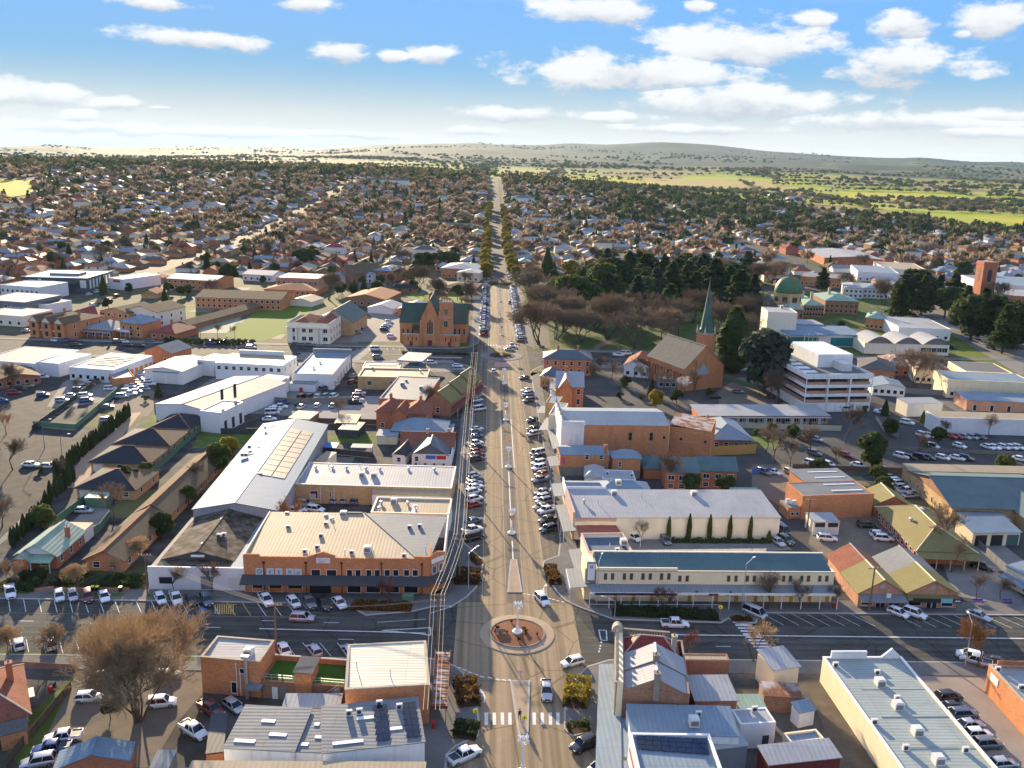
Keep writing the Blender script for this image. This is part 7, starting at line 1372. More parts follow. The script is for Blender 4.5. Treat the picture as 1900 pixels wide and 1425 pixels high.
# bell tower
g = G(1821,560); t = empty('bell_tower',(g.x,g.y,0),0,'tall square orange brick bell tower among dark trees, right side','tower'); MB().box(-4.6,-4.6,0,4.6,4.6,25).make('tower_shaft',M_BRICKR,t); MB().box(-4.9,-4.9,25.02,4.9,4.9,26.2).box(-4.7,-4.7,26.2,4.7,4.7,27).make('parapet',M_BRICKR,t)
for rz in (0,math.pi/2,-math.pi/2):
    q = MB().box(-1.3,-4.7,14,1.3,-4.61,21).add([(-1.3,-4.7,21),(1.3,-4.7,21),(0,-4.7,23)],[(0,1,2)]).make('arched_opening',M_BLACK,t); q.rotation_euler = (0,0,rz)
for lab,FL,FR,BL,h_,wl_,rf,kd,rs,nw,nz_ in [
    ('yellow rendered flat building beside the square at right edge',(1792,690),(1880,694),(1780,672),6.5,M_CREAM,mat('roof_gravel',(.14,.145,.14)),'flat',0,4,1),
    ('tan building with solar-topped roof and terrace at right edge',(1760,705),(1920,712),(1770,690),7.0,M_CREAM,M_MBLUE,'flat',0,8,1),
    ('old cream two-storey house with rust-striped roof below the museum',(1700,684),(1764,688),(1690,668),6.0,M_CREAM,M_RUST,'hip',2.2,6,1),
    ('cluster of grey slate roofed old houses right of the office block',(1596,682),(1662,688),(1590,664),5.0,M_BRICKD,M_TILEG,'hip',2.6,4,1),
    ('rusty roofed old house right of the slate cluster',(1640,676),(1690,680),(1634,660),4.6,M_BRICKR,M_RUST,'hip',2.4,3,1),
    ('low blue roofed verandah building right of the office block',(1620,716),(1680,720),(1612,702),3.6,M_WHITE,M_MBLUE,'gable',1.4,5,1),
    ('red brick school wing at right edge behind the bell tower',(1850,548),(1990,555),(1838,535),7.0,M_BRICKR,M_MWHITE,'flat',0,8,2),
    ('white two-storey hotel with dark awning near the square',(1568,533),(1602,535),(1566,525),7.0,M_WHITE,M_MWHITE,'hip',1.6,4,2),
    ('grey two-storey shop row beside the white hotel',(1603,534),(1650,536),(1600,526),7.0,M_ACW,M_MBLUE,'hip',1.6,6,2),
    ('orange brick shop row with white awning behind the courthouse',(1486,513),(1560,518),(1484,505),6.5,M_BRICK,M_MGREY,'flat',0,9,1),
    ('broad pale blue warehouse roof beyond the square',(1592,504),(1668,508),(1586,492),7.0,M_WHITE,M_MBLUE,'flat',0,6,1),
    ('vast white supermarket roof beyond the square',(1530,478),(1640,482),(1522,463),7.0,M_BRICKR,M_MWHITE,'gable',2.0,6,1),
    ('long cream flat roof beyond the square trees',(1640,498),(1720,502),(1634,486),7.0,M_CREAMP,M_MCREAM,'flat',0,6,1),
    ('white house with verandah behind the square trees',(1716,530),(1750,533),(1712,520),6.0,M_WHITE,M_MWHITE,'hip',1.8,4,2),
    ('pale blue warehouse behind the bell tower',(1836,528),(1990,534),(1826,512),7.0,M_WHITE,M_MBLUE,'flat',0,6,1)]:
    simple('town_building',lab,'building',FL,FR,BL,h_,wl_,rf,kd,rs,nw,nz_)
# ================================================================== cars
CC = ['white','white','silver','white','grey','black','silver','slate','white','blue','maroon','white','gold','red']; CKD = ['hatch','suv','sedan','suv','hatch','sedan','ute','suv','hatch','suv']
rc = random.Random(5)
def cars(lst,where,group,ang,order='from the left',full=True,jit=3.0):
    for i,q in enumerate(lst):
        g = G(q[0],q[1]); k = q[3] if len(q) > 3 and q[3] else rc.choice(CKD); c = q[2] if len(q) > 2 and q[2] else rc.choice(CC); a = q[4] if len(q) > 4 else ang
        lab = f'{c} {KN[k]} {where}' + (f', {nth(i)} {order}' if len(lst) > 1 else '')
        car(g.x,g.y,a+rc.uniform(-jit,jit),k,c,lab,group,full)
def z(o,s,pts): return [(o[0]+p[0]/s,o[1]+p[1]/s)+tuple(p[2:]) for p in pts]
A,B = (800,600),(800,850)
cars(z(B,5.09,[(400,772,'black','van'),(390,702,'white','ute'),(405,612,'slate','sedan'),(405,458,'red','hatch'),(410,405,'white','suv'),(400,338,'white','suv'),(415,290,'white','sedan'),(405,253,'silver','sedan'),(410,212,'grey','sedan'),(405,178,'silver','hatch')]) + z(A,4.75,[(400,1212,'black','suv'),(400,1172,'maroon','sedan'),(400,1142,'red','hatch'),(405,1102,'black','sedan'),(390,1075,'white','ute'),(400,1010,'blue','sedan'),(395,970,'slate','hatch'),(400,945,'white','sedan'),(425,768,'white','van'),(410,722,'blue','hatch'),(405,690,'white','suv'),(410,648,'silver','suv')]),'in the left kerb row','cars parked along the left kerb of the main street',33,'from the near roundabout')
cars(z(B,5.09,[(1105,692,'black','suv'),(1105,608,'black','ute'),(1092,515,'white','ute'),(1042,478,'grey','sedan'),(1065,430,'grey','suv'),(1045,395,'silver','suv'),(1062,348,'grey','ute')]) + z(A,4.75,[(962,1398,'grey','ute'),(970,1347,'orange','hatch'),(950,1292,'white','suv'),(945,1248,'white','suv'),(945,1198,'black','suv'),(935,1162,'white','van'),(900,990,'silver','suv'),(900,942,'black','sedan'),(890,866,'black','hatch'),(860,692,'grey','suv'),(850,636,'silver','suv'),(840,600,'white','sedan'),(820,490,'grey','sedan')]),'in the right kerb row','cars parked along the right kerb of the main street',215,'from the near roundabout')
O1,O2,O3,O4,O5 = (0,1050),(350,1050),(780,1050),(1080,1050),(1420,1050)
cars(z(O1,3.8,[(75,205,'white','ute'),(420,230,'white','hatch'),(515,228,'silver','hatch'),(620,235,'maroon','suv'),(735,232,'white','sedan'),(1132,250,'white','hatch'),(1242,250,'white','ute'),(1350,255,'black','sedan'),(1458,260,'slate','suv')]) + z(O2,3.8,[(545,258,'white','ute'),(742,275,'white','hatch'),(845,275,'grey','ute'),(952,285,'black','ute'),(1062,278,'white','sedan')]),'nosed out from the far kerb of the cross street','cars parked along the shaded cross street',-58)
cars(z(O4,3.8,[(1215,350,'silver','van')]) + z(O5,3.8,[(935,348,'white','hatch'),(1050,355,'white','suv'),(1500,368,'silver','sedan')]),'parked on the right side of the shaded cross street','cars parked along the shaded cross street',-48)
cars(z(O1,3.8,[(135,570,'white','hatch'),(360,565,'white','suv')]) + z(O2,3.8,[(670,605,'white','sedan'),(885,615,'silver','hatch'),(1127,622,'silver','sedan')]),'on the near side of the shaded cross street','cars parked along the shaded cross street',121)
cars(z(O5,3.8,[(1440,655,'white','suv'),(1480,690,'silver','ute'),(1605,690,'black','sedan')]),'under the bare tree near the right edge','cars parked along the shaded cross street',150)
cars([(561,1152,'silver','suv',0)],'driving along the shaded cross street past a timber pole','cars on the move',0); cars([(1006,1118,'white','suv',-72)],'driving into the near roundabout from the main street','cars on the move',0)
cars([(1062,1234,'white','hatch',207)],'driving out of the near roundabout at lower right','cars on the move',0); cars([(1014,1288,'silver','ute',-93)],'driving down beside the near traffic island','cars on the move',0)
cars([(1252,1163,'white','ute',-3)],'with roof rack driving right of the near roundabout','cars on the move',0); cars([(862,1408,'white','ute',33)],'nosed out at the lower left kerb of the main street','cars parked by the near crossing',0)
cars([(1083,1388,'black','suv',213)],'nosed out at the lower right kerb of the main street','cars parked by the near crossing',0); cars([(1112,1432,'white','hatch',213)],'cut by the bottom edge at the right kerb','cars parked by the near crossing',0)
cars(z(A,4.75,[(551,430,'white','hatch',90)]),'driving away towards the middle roundabout','cars on the move',0); cars(z(A,4.75,[(690,240,'silver','sedan',0)]),'circling the middle roundabout','cars on the move',0); cars(z(A,4.75,[(712,205,'white','suv',-90)]),'waiting just beyond the middle roundabout','cars on the move',0)
cars([(946,564,'black','suv',-90)],'driving towards the middle roundabout from the park side','cars on the move',0)
cars(z(O5,3.8,[(1290,945,'black','suv'),(1320,1015,'black','sedan'),(1395,1070,'slate','suv'),(1438,1142,'silver','sedan'),(1497,1205,'white','hatch'),(1562,1278,'grey','suv'),(1672,1418,'silver','hatch')]),'parked beside the long grey-green roof at lower right','cars beside the long grey-green roof',8,'from the back')
M2 = (400,750)
cars(z(M2,3.8,[(848,690,'silver','hatch'),(920,690,'silver','hatch'),(995,695,'grey','suv')]),'against the tan brick wall behind the brick corner building','cars in the yard behind the corner building',70); cars(z(M2,3.8,[(555,765,'white','hatch'),(592,752,'white','sedan'),(628,718,'silver','suv'),(705,758,'white','suv')]),'beside the rusty bare tree behind the brick corner building','cars in the yard behind the corner building',-12)
cars([(190,1262,'silver','sedan'),(165,1300,'white','hatch'),(312,1258,'silver','hatch'),(300,1310,'white','suv')],'under the huge bare tree at lower left','cars under the huge bare tree',8); cars([(118,1375,'white','ute'),(97,1396,'blue','ute'),(72,1420,'silver','suv')],'in the gravel yard at bottom left','cars in the bottom left yard',195,'from the back')
cars([(392,1322,'maroon','ute',-38)],'parked below the orange brick block','cars in the bottom left yard',0); cars([(434,1316,'silver','hatch',-40)],'half hidden by the workshop roof','cars in the bottom left yard',0); cars([(360,1362,'white','ute',-35)],'with a ladder rack at the dark carport','cars in the bottom left yard',0)
M1 = (0,750); cars(z(M1,3.8,[(595,765,'silver','hatch')]),'on the pale concrete behind the green-roofed cottage','cars in the left back yards',5); cars(z(M1,3.8,[(345,450,'white','hatch'),(215,440,'white','sedan')]),'in the dark car park left of the conifer hedge','cars in the left back yards',0); cars(z(M1,3.8,[(755,30,'slate','sedan'),(755,125,'silver','suv')]),'on the grass behind the conifer hedge','cars in the left back yards',20)
M4,M5 = (1020,750),(1420,750)
cars(z(M4,3.8,[(595,955,'white','hatch',-60),(815,975,'grey','hatch',-80)]),'in the car park below the white hall','cars below the white hall',-70); cars(z(M4,3.8,[(1605,985,'silver','sedan',-70),(1662,975,'green','suv',-70),(1640,905,'slate','van',-75)]),'at the right end of the white hall','cars below the white hall',-70)
cars(z(M4,3.8,[(1510,492,'grey','suv'),(1580,490,'white','sedan'),(1705,495,'gold','suv')]),'on the gravel car park by the blue fence','cars on the gravel car park',-55)
cars(z(M5,3.8,[(325,430,'white','suv'),(445,435,'white','hatch'),(655,442,'white','sedan'),(797,445,'red','hatch')]),'along the timber fence behind the brick workshop','cars behind the brick workshop',-50,full=False); cars(z(M5,3.8,[(345,358,'grey','suv'),(565,368,'red','hatch')]),'under the bare trees by the sandy bank','cars behind the brick workshop',-40,full=False)
cars(z(M5,3.8,[(960,378,'white','suv'),(1012,384,'black','sedan'),(1097,386,'black','suv'),(1147,388,'black','hatch'),(1250,388,'white','hatch'),(1350,390,'white','sedan'),(1412,393,'black','suv'),(1700,398,'gold','sedan'),(1795,398,'white','sedan')]),'in the long row behind the blue-green roof','cars in the row behind the blue-green roof',-45,full=False)
cars(z(M5,3.8,[(1110,230,'white','suv'),(1157,232,'silver','hatch'),(1295,235),(1350,238),(1405,240),(1460,242,'silver'),(1512,243,'grey')]),'in front of the long white warehouse','cars in front of the white warehouse',-60,full=False); cars(z(M5,3.8,[(1570,312,'white'),(1610,313,'white'),(1680,313,'white'),(1730,313,'white'),(1780,314,'white'),(1180,305,'white'),(1370,305,'white')]),'in the middle row of the large right car park','cars in front of the white warehouse',-60,full=False)
cars(z(M5,3.8,[(880,528,'green','sedan'),(915,555,'white','suv'),(945,572,'silver','suv'),(962,600,'silver','suv'),(990,625,'white','ute'),(1017,658,'silver','sedan')]),'beside the timber fence behind the olive roof','cars beside the olive roof',12,'from the back',full=True); cars(z(M5,3.8,[(435,962,'white','suv',-8)]),'beside the small double garage','cars on the gravel yard',0); cars(z(M5,3.8,[(712,868,'black','suv',-5),(798,932,'white','hatch',-10),(832,962,'white','suv',-10)]),'beside the olive-roofed clinic','cars on the gravel yard',0,'from the back')
cars(z(M5,3.8,[(1530,1163,'black','suv',-40)]),'alone on the concrete yard right of the twin gable shops','cars on the gravel yard',0); cars(z(M5,3.8,[(275,255,'slate','sedan'),(360,258,'silver','hatch'),(1000,140,'white','suv'),(820,68,'white','ute')]),'scattered below the motel and the cream shed','cars below the motel',-45,full=False)
# far rows along the main street past the middle roundabout
for side,(ya,yb) in ((-1,(420,600)),(1,(412,600)),(-1,(632,820)),(1,(632,800))):
    y = ya; i = 0
    while y < yb:
        y += 3.3 if rc.random() < .85 else 6.6
        if y > 640 and rc.random() < .55: continue
        k = rc.choice(CKD); c = rc.choice(CC); w_ = ('left' if side < 0 else 'right'); car(side*8.7,y,(33 if side < 0 else 213),k,c,f'{c} {KN[k]} in the far {w_} row, {nth(i)} past the ' + ('middle' if ya < 600 else 'far') + ' roundabout','cars parked along the far main street',False); i += 1
T1,T2_,T3,T4,T5 = (0,450),(400,450),(780,450),(1020,450),(1420,450)
cars(z(T1,3.8,[(300,958),(240,990),(195,1020),(140,1045),(100,1070),(305,1085),(500,1090),(555,1050),(592,1030),(632,1010),(662,990),(15,1125),(440,1125)]),'in the pale car park at far left','cars in the far left car park',15,full=False)
L = []
for r_,n in enumerate((6,6,5,4)):
    for i in range(n): L.append((862+r_*52+i*36,1095-r_*18-i*34,'white' if (i+r_) % 3 else 'silver'))
cars(z(T1,3.8,L),'in the tight dealer yard by the green fence','cars in the dealer yard',10,full=False)
cars(z(T1,3.8,[(610,1125),(600,1090),(780,1040),(840,1010)]),'along the fenced lane beside the dealer yard','cars in the dealer yard',20,full=False)
cars(z(T2_,3.8,[(885,940),(975,950),(965,995),(1090,1022),(1200,1010),(840,1010),(765,1040)]),'behind the blue-grey roofed warehouse','cars behind the warehouse',60,full=False); cars(z(T2_,3.8,[(1020,1070,'white'),(1008,1094,'maroon'),(1000,1115,'white'),(985,1140,'black')]),'beside the grey flat-roofed building','cars behind the warehouse',5,full=False)
cars(z(T2_,3.8,[(610,1098),(670,1095),(725,1095),(780,1093),(835,1093)]),'in the walled yard behind the small white shed','cars behind the warehouse',70,full=False); cars(z(T2_,3.8,[(720,1160),(830,1160),(605,1168)]),'in the strip yard in front of the walled yard','cars behind the warehouse',80,full=False); cars(z(T2_,3.8,[(480,1140),(455,1170,'white'),(420,1190,'white'),(400,1210,'white','van'),(380,1255,'white')]),'along the fence beside the white shed yard','cars in the white shed yard',10,full=False); cars(z(T2_,3.8,[(255,1152,'silver'),(232,1172,'white')]),'side by side in the white shed yard','cars in the white shed yard',5,full=False)
cars(z(T2_,3.8,[(545,835),(540,855),(530,870),(525,888)]),'beside the white two-storey building','cars in the white shed yard',15,full=False)
cars(z(T2_,3.8,[(1070,522),(1010,612),(1000,642),(1222,568),(1210,588),(1195,605),(1190,622),(1240,670)]),'in the cathedral car park','cars in the cathedral car park',0,full=False)
cars(z(T1,3.8,[(190,630),(400,698),(440,700),(490,698),(540,700),(535,732),(830,706),(875,706),(910,732),(985,735),(1055,700),(1495,716),(1580,716),(1770,722),(1770,748)]),'along the far cross street left of the main street','cars on the far cross street',0,full=False)
cars(z(T2_,3.8,[(565,726),(610,728),(660,730),(1130,760,'white','van'),(1145,818,'grey','suv'),(1525,858,'white'),(1705,878,'white'),(1720,902,'silver')]),'near the fuel station and civic hall','cars on the far cross street',0,full=False)
cars(z(T1,3.8,[(350,482),(380,462),(430,442),(630,370),(685,352),(730,336),(775,322),(820,302),(880,290),(820,382),(655,446),(700,428),(755,412)]),'along the wide left street','cars along the wide left street',80,full=False)
cars(z(T5,3.8,[(970,492),(1005,510),(1045,520),(1095,526),(1325,750),(1410,632),(1425,672),(1497,702),(1537,717),(1592,752)]),'beside the square on the right','cars beside the square',-80,full=False)
cars(z(T4,3.8,[(485,800,'white','ute'),(540,790,'white','van'),(725,795,'maroon','sedan'),(785,812,'red','sedan'),(812,790,'white','suv'),(1325,1062,'slate','sedan'),(1165,1098,'black','suv'),(1570,1098,'black','sedan'),(1420,678,'silver','hatch')]),'between the park and the spire church','cars near the spire church',0,full=False)
# caravan
g = G(284,702); t = empty('caravan',(g.x,g.y,.03),R(8),'white caravan parked beside the roller-door shed','caravan'); MB().prism([(-3.2,-1.15),(3.2,-1.15),(3.2,1.15),(-3.2,1.15)],.45,2.7).make('body',M_WHITE,t); [MB().box(x,-1.2,1.5,x+1.1,-1.16,2.2).make('window',M_GLASS,t) for x in (-2.4,0,1.6)]; [MB().tube((0,s*1.0,.35),(0,s*1.15,.35),.35,n=12).make('wheel',M_TYRE,t) for s in (-1,1)]; MB().tube((3.2,0,.5),(4.4,0,.5),.06).make('drawbar',M_GREY,t)
print('cars',NCAR[0])

# ================================================================== planting
def tpx(px,py,kind,h_,label,m=None,wid=1.0,name=None,group=None):
    g = G(px,py); return tree(g.x,g.y,kind,h_,label,group,m,name,wid,0.0)
tpx(258,1340,'big',18.5,'huge many-stemmed bare tree in the lower left yard',M_TWIG3,1.05,name='bare_tree').rotation_euler = (0,0,2.4)
for q in [(14,1214,'blossom',5.5,'small bare street tree at the left edge by a brick wall',M_TWIG3),(103,1214,'blossom',5.8,'spreading bare street tree beside the brick boundary wall',M_TWIG3),
    (22,1090,'bare0',6.5,'bare garden tree in front of the green-roofed cottage',M_TWIG3),(141,1092,'blossom',5.6,'wide pale bare tree beside the cottage driveway',M_TWIG3),(207,1086,'bare1',6.2,'bare brown tree in front of the brick flats',M_TWIG),
    (324,1099,'bare2',5.6,'thin bare tree in front of the white front wall, left one',M_TWIG2),(394,1099,'bare3',6.8,'thin bare tree in front of the white front wall, right one',M_TWIG2),(258,1036,'blossom',5.2,'pale bare tree beside the end of the brick flats',M_TWIG3),
    (212,968,'bare1',9.5,'tall bare tree beside the green carport',M_TWIG),(360,905,'bare2',7,'bare tree against the long row of flats',M_TWIG2),(545,988,'bare0',8.5,'rusty brown bare tree beside the blue shed',mat('twigs_rust',(.40,.22,.08),.95,.2,.2,trans=.5)),
    (716,1130,'bare3',6.6,'bare tree in the shrub bed before the brick corner building',mat('twigs_red',(.26,.12,.09),.95,.2,.2,trans=.5)),(1232,1142,'bare1',6.8,'bare red-brown tree before the cream terrace',MATS['twigs_red']),
    (1424,1131,'bare2',7.4,'dark bare tree under the terrace awning, left one',M_TWIG2),(1481,1130,'bare0',6.6,'dark bare tree under the terrace awning, right one',M_TWIG2),(1545,1131,'bare3',5.6,'thin bare tree at the right end of the terrace',M_TWIG2),
    (1273,1222,'bare1',6,'reddish bare tree behind the hotel roof',MATS['twigs_red']),(1397,1228,'bare0',8,'pale bare tree beside the right zebra crossing',M_TWIG3),(1812,1238,'bare2',9,'orange-brown bare tree over parked cars at right',MATS['twigs_rust']),
    (1746,1022,'bare0',12,'tall dark bare tree before the olive clinic',M_TWIG2),(1765,1062,'bare1',8.5,'bare tree behind the twin gable shops',M_TWIG2),(1812,1112,'bare3',5.6,'small bare tree by the purple benches, left one',M_TWIG2),(1856,1113,'bare2',5.4,'small bare tree by the purple benches, right one',M_TWIG2),
    (1436,862,'bare0',12,'dark bare tree beside the gravel car park',M_TWIG2),(1466,866,'bare1',8,'lower bare tree right of the gravel car park entry',M_TWIG2),(1500,852,'bare2',10,'dark bare tree on the sandy bank',M_TWIG2),(1551,866,'bare3',6.5,'small bare tree among cars behind the brick workshop',M_TWIG),(1699,852,'bare1',9,'bare tree beside the lane to the car park',M_TWIG2),(1836,812,'bare3',8,'round bare tree before the white warehouse wall',M_TWIG2),(1754,811,'bare2',6,'thin bare tree at the left end of the warehouse wall',M_TWIG2),(1568,822,'bare1',13,'tall bare tree at the end of the motel wing',M_TWIG2),
    (1238,908,'bare2',11,'dark bare tree behind the blue-roofed restaurant',M_TWIG2),(1195,722,'bare0',10,'bare tree left of the spire church annex',M_TWIG2),(1265,740,'bare3',9,'white-stemmed bare birch before the church annex',M_ACW),(1292,735,'bare1',11,'dark bare tree before the spire church',M_TWIG2),(1440,748,'elm0',14,'bare tree at the foot of the office block',M_TWIG2),(1700,722,'elm1',17,'brown bare tree between old houses right of the office block',M_TWIG),
    (1190,1010,'bare1',5.6,'pale bare tree in the car park below the white hall',M_TWIG3),(12,806,'bare0',7,'orange bare tree in the left car park',MATS['twigs_rust']),(24,872,'bare2',9,'bare tree in the dark left car park',M_TWIG2),(170,742,'bare3',7,'thin bare tree beside the green fence',M_TWIG2),(140,735,'bare1',7,'bare tree in the fenced lane',M_TWIG2),(20,720,'elm0',10,'bare tree beside the brick shed at left',M_TWIG2),
    (610,556,'elm0',18,'round dark bare tree behind the school hall',M_TWIG),(780,543,'elm1',19,'broad bare tree behind the cathedral',M_TWIG),(873,566,'elm0',15,'grey bare tree at the footpath beyond the cathedral',M_TWIG2),(800,762,'elm1',9,'dark bare bush beside the olive gabled hall',M_TWIG2),(1018,735,'bare2',8,'bare tree on the right footpath by the gothic house',M_TWIG3),(372,622,'bare1',6,'small bare tree by the tennis court, left one',M_TWIG),(404,624,'bare2',6,'small bare tree by the tennis court, middle one',M_TWIG),(436,625,'bare0',5.5,'small bare tree by the tennis court, right one',M_TWIG)]:
    tpx(*q[:5],q[5] if len(q) > 5 else None)
for q in [(405,878,'round0',8.5,'dense green bushy tree beside the blue shed',M_LEAFM),(425,850,'round1',6.5,'rust-green bush behind the dense green tree',M_LEAFY),(350,938,'round2',5.2,'yellow-tipped dark shrub beside the flats',M_LEAFM),(302,998,'round0',6.2,'large dark shrub before the long flats',M_LEAFD),(272,890,'round1',5,'bright green shrub between villas and flats',M_LEAFM),(240,905,'round2',6,'dark round shrub beside the bare tree',M_LEAFD),(1282,918,'round1',6,'dark green tree behind the white hall, left one',M_LEAFD),(1345,920,'round2',6.2,'dark green tree behind the white hall, right one',M_LEAFD),(1617,868,'round0',11,'dark evergreen behind the brick workshop',M_LEAFD),(1217,758,'round1',7,'yellow-green round tree near the church annex',M_LEAFY),(1255,750,'round2',6,'dark green bush below the white birch',M_LEAFD),(1650,808,'round0',6,'green tree inside the curved cream fence',M_LEAFM),(1740,822,'round1',5.5,'grey-green bush in the middle of the right car park',M_LEAFM),
    (1357,690,'column',27,'tall dark conical cypress right of the spire church',M_LEAFD,2.0),(1418,728,'round0',25,'big grey-green round tree left of the office block',M_LEAFB),(425,528,'round1',14,'big dark green tree beside the school block',M_LEAFD),(306,562,'pine',9,'dark conifer behind the three-storey flats',M_LEAFD),(336,552,'round2',7,'olive shrub beside the school lawn',M_LEAFM),(50,1085,'round0',3.2,'clipped round shrub in the cottage garden',M_LEAFD),(78,1078,'round1',3.4,'second round shrub in the cottage garden',M_LEAFD),(205,1335,'round2',3.2,'dark evergreen bush under the huge bare tree',M_LEAFD),(1469,818,'round1',5.5,'shaggy palm-like tree on the lawn below the motel',M_LEAFM),(1525,540,'cedar0',17,'dark cedar behind the courthouse',M_LEAFD),(1560,612,'round0',5,'dark bush at the library corner',M_LEAFD)]:
    tpx(*q)
GP = [1100,1112,1135,1160,1178,1215,1232,1318,1208,1150,1190]
for i,q in enumerate([(1100,700,'blossom',6,M_TWIG3),(1112,690,'bare1',7,MATS['twigs_red']),(1135,705,'bare0',8,M_TWIG2),(1160,720,'round1',5,M_LEAFM),(1178,700,'bare2',9,M_TWIG2),(1215,690,'bare3',8,M_TWIG),(1232,728,'bare0',9,M_TWIG2),(1318,738,'round2',4,M_LEAFD),(1208,735,'pine',7,M_LEAFD),(1150,740,'shrub',2.5,M_LEAFD),(1190,742,'shrub',2.2,M_LEAFM)]):
    tpx(q[0],q[1],q[2],q[3],f'{"bare" if q[2][0] == "b" else "leafy"} garden plant between hotel and spire church, {nth(sum(1 for p in GP if p < q[0]))} from the left',q[4],1.1,group='garden plants by the spire church')
# conifer hedge rows
def conrow(p0,p1,n,h_,where,kind='column'):
    a,b = G(*p0),G(*p1)
    for i in range(n):
        p = a.lerp(b,i/(n-1)); tree(p.x+rc.uniform(-.2,.2),p.y,kind,h_*rc.uniform(.88,1.12),f'dark columnar conifer {where}, {nth(i)} from the near end','columnar conifers in the left rows',M_LEAFD,'columnar_conifer',.95,.02)
conrow((104,890),(240,775),30,5.0,'in the tall hedge row beside the villas'); conrow((24,1015),(88,950),13,4.6,'in the row beside the green-roofed cottage'); conrow((96,930),(136,895),6,6.0,'by the villa gateway')
a,c = G(305,636),G(474,640); hedge([tuple(a[:2]),tuple(c[:2])],1.6,2.0,'clipped dark hedge in front of the tennis court',M_LEAFD,size=.3,dens=12)
for pts,w_,h_,lab,m in [([(878,1042),(886,1040)],4,.8,'rust shrubs at the tip of the near left kerb bulb',M_LEAFO),([(868,1062),(866,1085)],4.6,1.1,'rust and green shrubs on the near left kerb bulb',M_LEAFO),([(1020,1055),(1030,1085)],2.2,1.0,'rust shrubs on the near right kerb bulb',M_LEAFO),([(862,1268),(870,1310)],3.2,1.3,'autumn shrubs on the lower left kerb bulb',M_LEAFO),([(868,1345),(860,1370)],3.2,.9,'green ground shrubs below the lower left crossing',M_LEAFD),([(1073,1270),(1066,1312)],3.4,1.6,'golden shrubs on the lower right kerb bulb',M_LEAFY),([(1070,1345),(1075,1358)],3,.8,'low green shrubs below the lower right crossing',M_LEAFD),([(655,1126),(760,1129)],2.6,.7,'dark red shrub bed before the brick corner building',M_LEAFO),([(1140,1137),(1330,1146)],2.6,.9,'long dark shrub bed before the cream terrace',M_LEAFD),([(1360,1150),(1392,1150)],1.2,.4,'brown mulch shrubs beside the right zebra',M_LEAFO),([(906,528),(950,528)],5,.8,'flat green planting of the far roundabout',M_LEAFM),([(918,659),(944,660)],3,.9,'yellow-green planting of the middle roundabout',M_LEAFY)]:
    P_ = [tuple(G(*p)[:2]) for p in pts]; hedge(P_,w_,h_,lab,m,'shrub_bed',.12,.17,34,'shrubs'); a,c = Vector(P_[0]),Vector(P_[1]); d_ = (c-a).normalized(); n_ = Vector((-d_.y,d_.x))*(w_/2+.3)
    if 'roundabout' not in lab: sheet('garden_bed',[a-d_*.5+n_,c+d_*.5+n_,c+d_*.5-n_,a-d_*.5-n_],.172,M_BED,kind='structure')
hedge([tuple(G(745,655)[:2]),tuple(G(870,659)[:2])],1.2,.8,'low hedge along the far cross street by the fuel station',M_LEAFD,size=.25,dens=14)
hedge([tuple(G(100,1080)[:2]),tuple(G(265,1085)[:2])],3.5,1.1,'mixed low garden shrubs before the brick flats',M_LEAFD,'shrub_bed',.1,.2,22,'shrubs'); hedge([tuple(G(2,1090)[:2]),tuple(G(70,1092)[:2])],3,.9,'low shrubs before the green-roofed cottage',M_LEAFD,'shrub_bed',.1,.2,22,'shrubs')
g_ = [(990,595,'elm0',20),(985,560,'elm1',20),(1000,640,'elm0',22),(1032,630,'elm1',17),(1046,615,'elm0',20),(1080,637,'elm1',17),(1128,630,'elm0',24),(1175,645,'elm1',20),(1105,612,'elm0',18),(1010,600,'elm1',22),(1030,570,'elm0',20),(1150,615,'elm1',19),(1228,640,'elm0',19),(1255,625,'elm1',21),(1285,600,'elm0',20),(1210,600,'elm1',18),(1330,620,'elm0',18),(1395,600,'elm1',18),(1390,640,'elm0',16),(985,535,'elm0',16),(1350,520,'elm1',16),(1400,530,'elm0',18),(1430,525,'elm1',17),
      (1060,585,'round0',23,M_LEAFM),(1042,575,'round1',20,M_LEAFM),(1085,580,'round2',21,M_LEAFD),(1015,515,'pine',22,M_LEAFM),(1120,560,'round0',24,M_LEAFM),(1148,560,'pine',18,M_LEAFM),(1130,540,'cedar0',22,M_LEAFD),(1165,535,'cedar1',26,M_LEAFD),(1195,545,'cedar0',27,M_LEAFD),(1180,585,'cedar1',23,M_LEAFB),(1215,570,'cedar0',24,M_LEAFB),(1200,575,'round1',20,M_LEAFD),(1245,560,'cedar1',26,M_LEAFD),(1240,600,'cedar0',22,M_LEAFD),(1275,555,'cedar0',25,M_LEAFD),(1300,565,'cedar1',24,M_LEAFD),(1322,570,'cedar0',30,M_LEAFD),(1350,570,'cedar1',26,M_LEAFD),(1368,590,'cedar0',28,M_LEAFD),(1395,575,'cedar1',22,M_LEAFD),(1090,530,'round2',16,M_LEAFM),(1060,520,'round0',15,M_LEAFY),(1230,520,'cedar1',20,M_LEAFD),(1180,515,'pine',20,M_LEAFD)]+[(rc.uniform(1090,1400)+i*.01,rc.uniform(515,575),rc.choice(('cedar0','cedar1','cedar1','round1')),rc.uniform(17,25),M_LEAFD if i % 4 else M_LEAFB) for i in range(26)]
for i,q in enumerate(g_):
    kd = 'bare elm' if 'elm' in q[2] else 'round evergreen' if 'round' in q[2] else 'dark layered cedar' if 'cedar' in q[2] else 'pointed pine'
    k_ = sum(1 for p in g_ if p[2][:3] == q[2][:3] and (p[0],p[1]) < (q[0],q[1]))
    tpx(q[0],q[1],q[2],q[3],f'{kd} in the park, {nth(k_)} of its kind from the left',q[4] if len(q) > 4 else M_TWIG2 if i % 2 else M_TWIG,1.35 if 'elm' in q[2] else 1.2,group='trees in the park')
